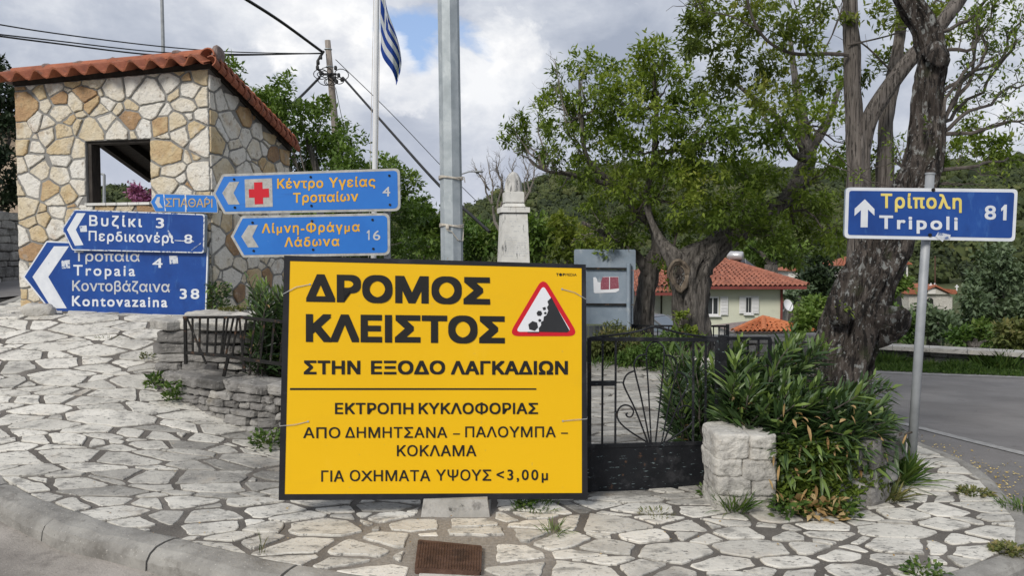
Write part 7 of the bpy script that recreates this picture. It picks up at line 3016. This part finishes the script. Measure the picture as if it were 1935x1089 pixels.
dry_wall(mb, [(a.x, a.y), (b.x, b.y)], .9, P(20, 398, 13).z, .4, (.10, .2), (.22, .5), side=1, rough=.14)
mb.build('stone', M['drystone'], lw)


# ================================================================== TREES OF THE MIDDLE DISTANCE
def mid_tree(name, label, clumps, D, L, W, m, trunk=None, dens=1.0, nleaf=6, spread=None, bark='bark_walnut', group=None, flat=.9):
    px = sum(c[0] for c in clumps) / len(clumps)
    yb = max(c[1] + c[2] for c in clumps) + 14
    if trunk:
        px, yb = trunk
    t = thing(name, label, 'tree', tuple(P(px, yb, D)), group)
    cs = crown_part('crown', t, clumps, D, spread if spread is not None else D * .05, nleaf, L, W, M[m], dens, flat)
    mb = MB()
    b = P(px, yb + 30, D)
    mid = P(px, yb - 20, D)
    mb.tube(wiggle(b, mid, 4, .05), [.012 * D, .011 * D, .010 * D, .009 * D, .008 * D][:5], 8)
    for c in cs:
        limb(mb, mid, c, .0045 * D, .0012 * D, 4, .12, 4)
    mb.build('trunk', M[bark], t)
    return t


mid_tree('dark_tree', 'dark evergreen tree beyond the shelter by the stone retaining wall', [(5, 180, 32, 110), (-20, 240, 45, 130), (12, 300, 26, 80), (0, 350, 32, 110), (-60, 170, 60, 130), (-60, 300, 60, 130), (20, 385, 18, 50), (-5, 130, 20, 40), (14, 235, 18, 50)], 13.4, .10, .05, 'leaf_dark', (-30, 440), 1.3)
mid_tree('silver_tree', 'tall grey-green tree beside the stone chapel', [(1880, 500, 26, 90), (1905, 520, 30, 110), (1860, 530, 30, 110), (1930, 530, 30, 100), (1890, 560, 36, 140), (1850, 570, 30, 110), (1930, 575, 32, 120), (1870, 605, 34, 120), (1910, 615, 34, 120), (1840, 600, 24, 80), (1940, 620, 30, 90), (1895, 482, 14, 30)], 38, .30, .16, 'leaf_olive', (1905, 650), 1.1)
mid_tree('conifer', 'very dark conifer below the distant houses', [(1545, 505, 16, 70), (1535, 525, 22, 90), (1560, 525, 20, 80), (1525, 545, 20, 90), (1550, 550, 26, 110), (1572, 550, 14, 50)], 55, .45, .22, 'leaf_dark', (1545, 580), 1.0)
mid_tree('bushy_tree', 'green bushy tree by the satellite dish', [(1528, 578, 16, 80), (1552, 580, 20, 110), (1566, 600, 24, 100), (1532, 608, 20, 110), (1520, 600, 14, 60), (1554, 622, 22, 80), (1522, 625, 16, 60)], 26, .20, .11, 'leaf_elm', (1530, 640), 1.0)
mid_tree('silver_tree', 'small grey-green tree at the gable end of the green house', [(1500, 545, 14, 60), (1515, 555, 16, 70), (1490, 560, 12, 50)], 48, .3, .16, 'leaf_olive', (1505, 590), 1.0)
mid_tree('bushy_tree', 'rounded green tree in front of the distant balcony house', [(1690, 535, 16, 70), (1705, 545, 16, 70), (1675, 545, 14, 60), (1700, 522, 10, 30)], 70, .5, .26, 'leaf_elm', (1690, 565), 1.0)
mid_tree('blossom_tree', 'pink blossoming tree seen through the shelter window', [(275, 368, 20, 90), (295, 375, 22, 90), (260, 380, 16, 60), (285, 395, 26, 100)], 24, .14, .09, 'leaf_pink', (280, 430), 1.0)
TR = [('bushy yellow-green tree behind the roadside wall, nearest the leaning trunk', [(1680, 600, 20, 80), (1700, 620, 24, 90), (1665, 630, 22, 80)], 24, 'leaf_grass'),
      ('grey-leaved shrubby tree behind the roadside wall below the chapel', [(1750, 600, 22, 80), (1775, 610, 24, 90), (1735, 625, 24, 80), (1795, 625, 22, 80)], 25, 'leaf_olive'),
      ('bright green shrubby tree behind the roadside wall under the tall grey-green tree', [(1840, 628, 26, 90), (1870, 640, 24, 90), (1815, 640, 22, 70)], 21, 'leaf_grass'),
      ('yellowish shrubby tree behind the roadside wall at the frame edge', [(1925, 620, 26, 90), (1950, 630, 30, 90), (1900, 640, 24, 80)], 20, 'leaf_straw'),
      ('green tree on the slope beyond the monument', [(1010, 430, 26, 90), (1045, 445, 28, 90), (1020, 465, 30, 90)], 34, 'leaf_elm'),
      ('olive-coloured tree on the slope between lamp post and monument', [(905, 440, 26, 90), (885, 455, 24, 80), (925, 460, 26, 90), (900, 480, 26, 80)], 36, 'leaf_grass'),
      ('dark green tree on the slope just past the direction signs', [(800, 400, 24, 80), (820, 430, 28, 100), (790, 440, 28, 100), (810, 465, 30, 90), (775, 480, 24, 60)], 34, 'leaf_elm'),
      ('tangled green tree between the monument and metal sign back', [(1060, 430, 28, 90), (1085, 450, 26, 80), (1060, 470, 28, 80), (1110, 470, 26, 70)], 30, 'leaf_bronze'),
      ('low green tree below the red house roof ridge', [(1440, 480, 26, 80), (1470, 470, 26, 80), (1420, 465, 22, 60), (1500, 480, 24, 70)], 58, 'leaf_elm')]
for lab, cl, D, m in TR:
    mid_tree('bushy_tree' if m != 'leaf_olive' else 'silver_tree', lab, cl, D, .0078 * D, .0042 * D, m, None, 1.0)

# ================================================================== WOODED HILLS: one mass
def woods():
    g4 = np.random.default_rng(12)
    V, F3, T = [], [], []
    nv = 0
    # unit icosphere
    import bmesh
    bm = bmesh.new()
    bmesh.ops.create_icosphere(bm, subdivisions=1, radius=1)
    bv = np.array([v.co[:] for v in bm.verts])
    bf = np.array([[v.index for v in f.verts] for f in bm.faces])
    bm.free()
    n = 8500
    made = 0
    while made < n:
        r = 62 + 400 * math.sqrt(g4.random()) if g4.random() < .82 else g4.uniform(60, 160)
        px = g4.uniform(-650, 2650)
        a = math.atan((px - 967.5) / F)
        rr = r / math.cos(a)
        if r < 105 and px > 1300 and (g4.random() < .93 or 1460 < px < 1840):
            continue
        if r < 80 and px < 560 and g4.random() < .5:
            continue
        x, y = rr * math.sin(a), rr * math.cos(a)
        made += 1
        s = g4.uniform(1.0, 2.3) * (1 + r / 900)
        if g4.random() < .12:
            s *= 1.5
        z = hz(x, y) + s * .45
        tn = np.clip(.42 + .26 * noise.noise(Vector((x * .02, y * .02, 1))) + g4.normal() * .16, 0, 1)
        sd = Vector((x * .3, y * .3, 0))
        disp = np.array([noise.noise(Vector(b) * 1.7 + sd) for b in bv]) + g4.normal(size=len(bv)) * .22
        p = bv * (.72 if r < 170 else .85) * (1 + .38 * disp[:, None]) * np.array([s, s, s * g4.uniform(.75, 1.15)]) + np.array([x, y, z])
        V.append(p)
        F3.append(bf + nv)
        T.append(np.clip(tn + .25 * disp, 0, 1))
        nv += len(p)
        if True:
            k = 130 if r < 130 else 80 if r < 200 else 44 if r < 300 else 32
            q = unit(g4.normal(size=(k, 3)))
            q[:, 2] = np.abs(q[:, 2]) * .9 - .1
            c = q * s * g4.uniform(.85, 1.2, (k, 1)) + np.array([x, y, z])
            e1 = unit(np.cross(q, g4.normal(size=(k, 3))))
            e2 = np.cross(q, e1) + q * g4.normal(size=(k, 1)) * .6
            w = s * g4.uniform(.07, .17 if r < 130 else .22, (k, 1))
            quad = np.stack([c - e1 * w, c + e2 * w, c + e1 * w, c - e2 * w], 1).reshape(-1, 3)
            idx = np.arange(k)[:, None] * 4 + nv
            V.append(quad)
            F3.append(np.concatenate([idx + np.array([[0, 1, 2]]), idx + np.array([[0, 2, 3]])]))
            T.append(np.repeat(np.clip(tn + .12 + g4.normal(size=k) * .12, 0, 1), 4))
            nv += k * 4
    o = np_mesh('woodland', np.concatenate(V), [np.concatenate(F3)], M['wood_far'], tint=np.concatenate(T))
    tag(o, kind='stuff')


woods()
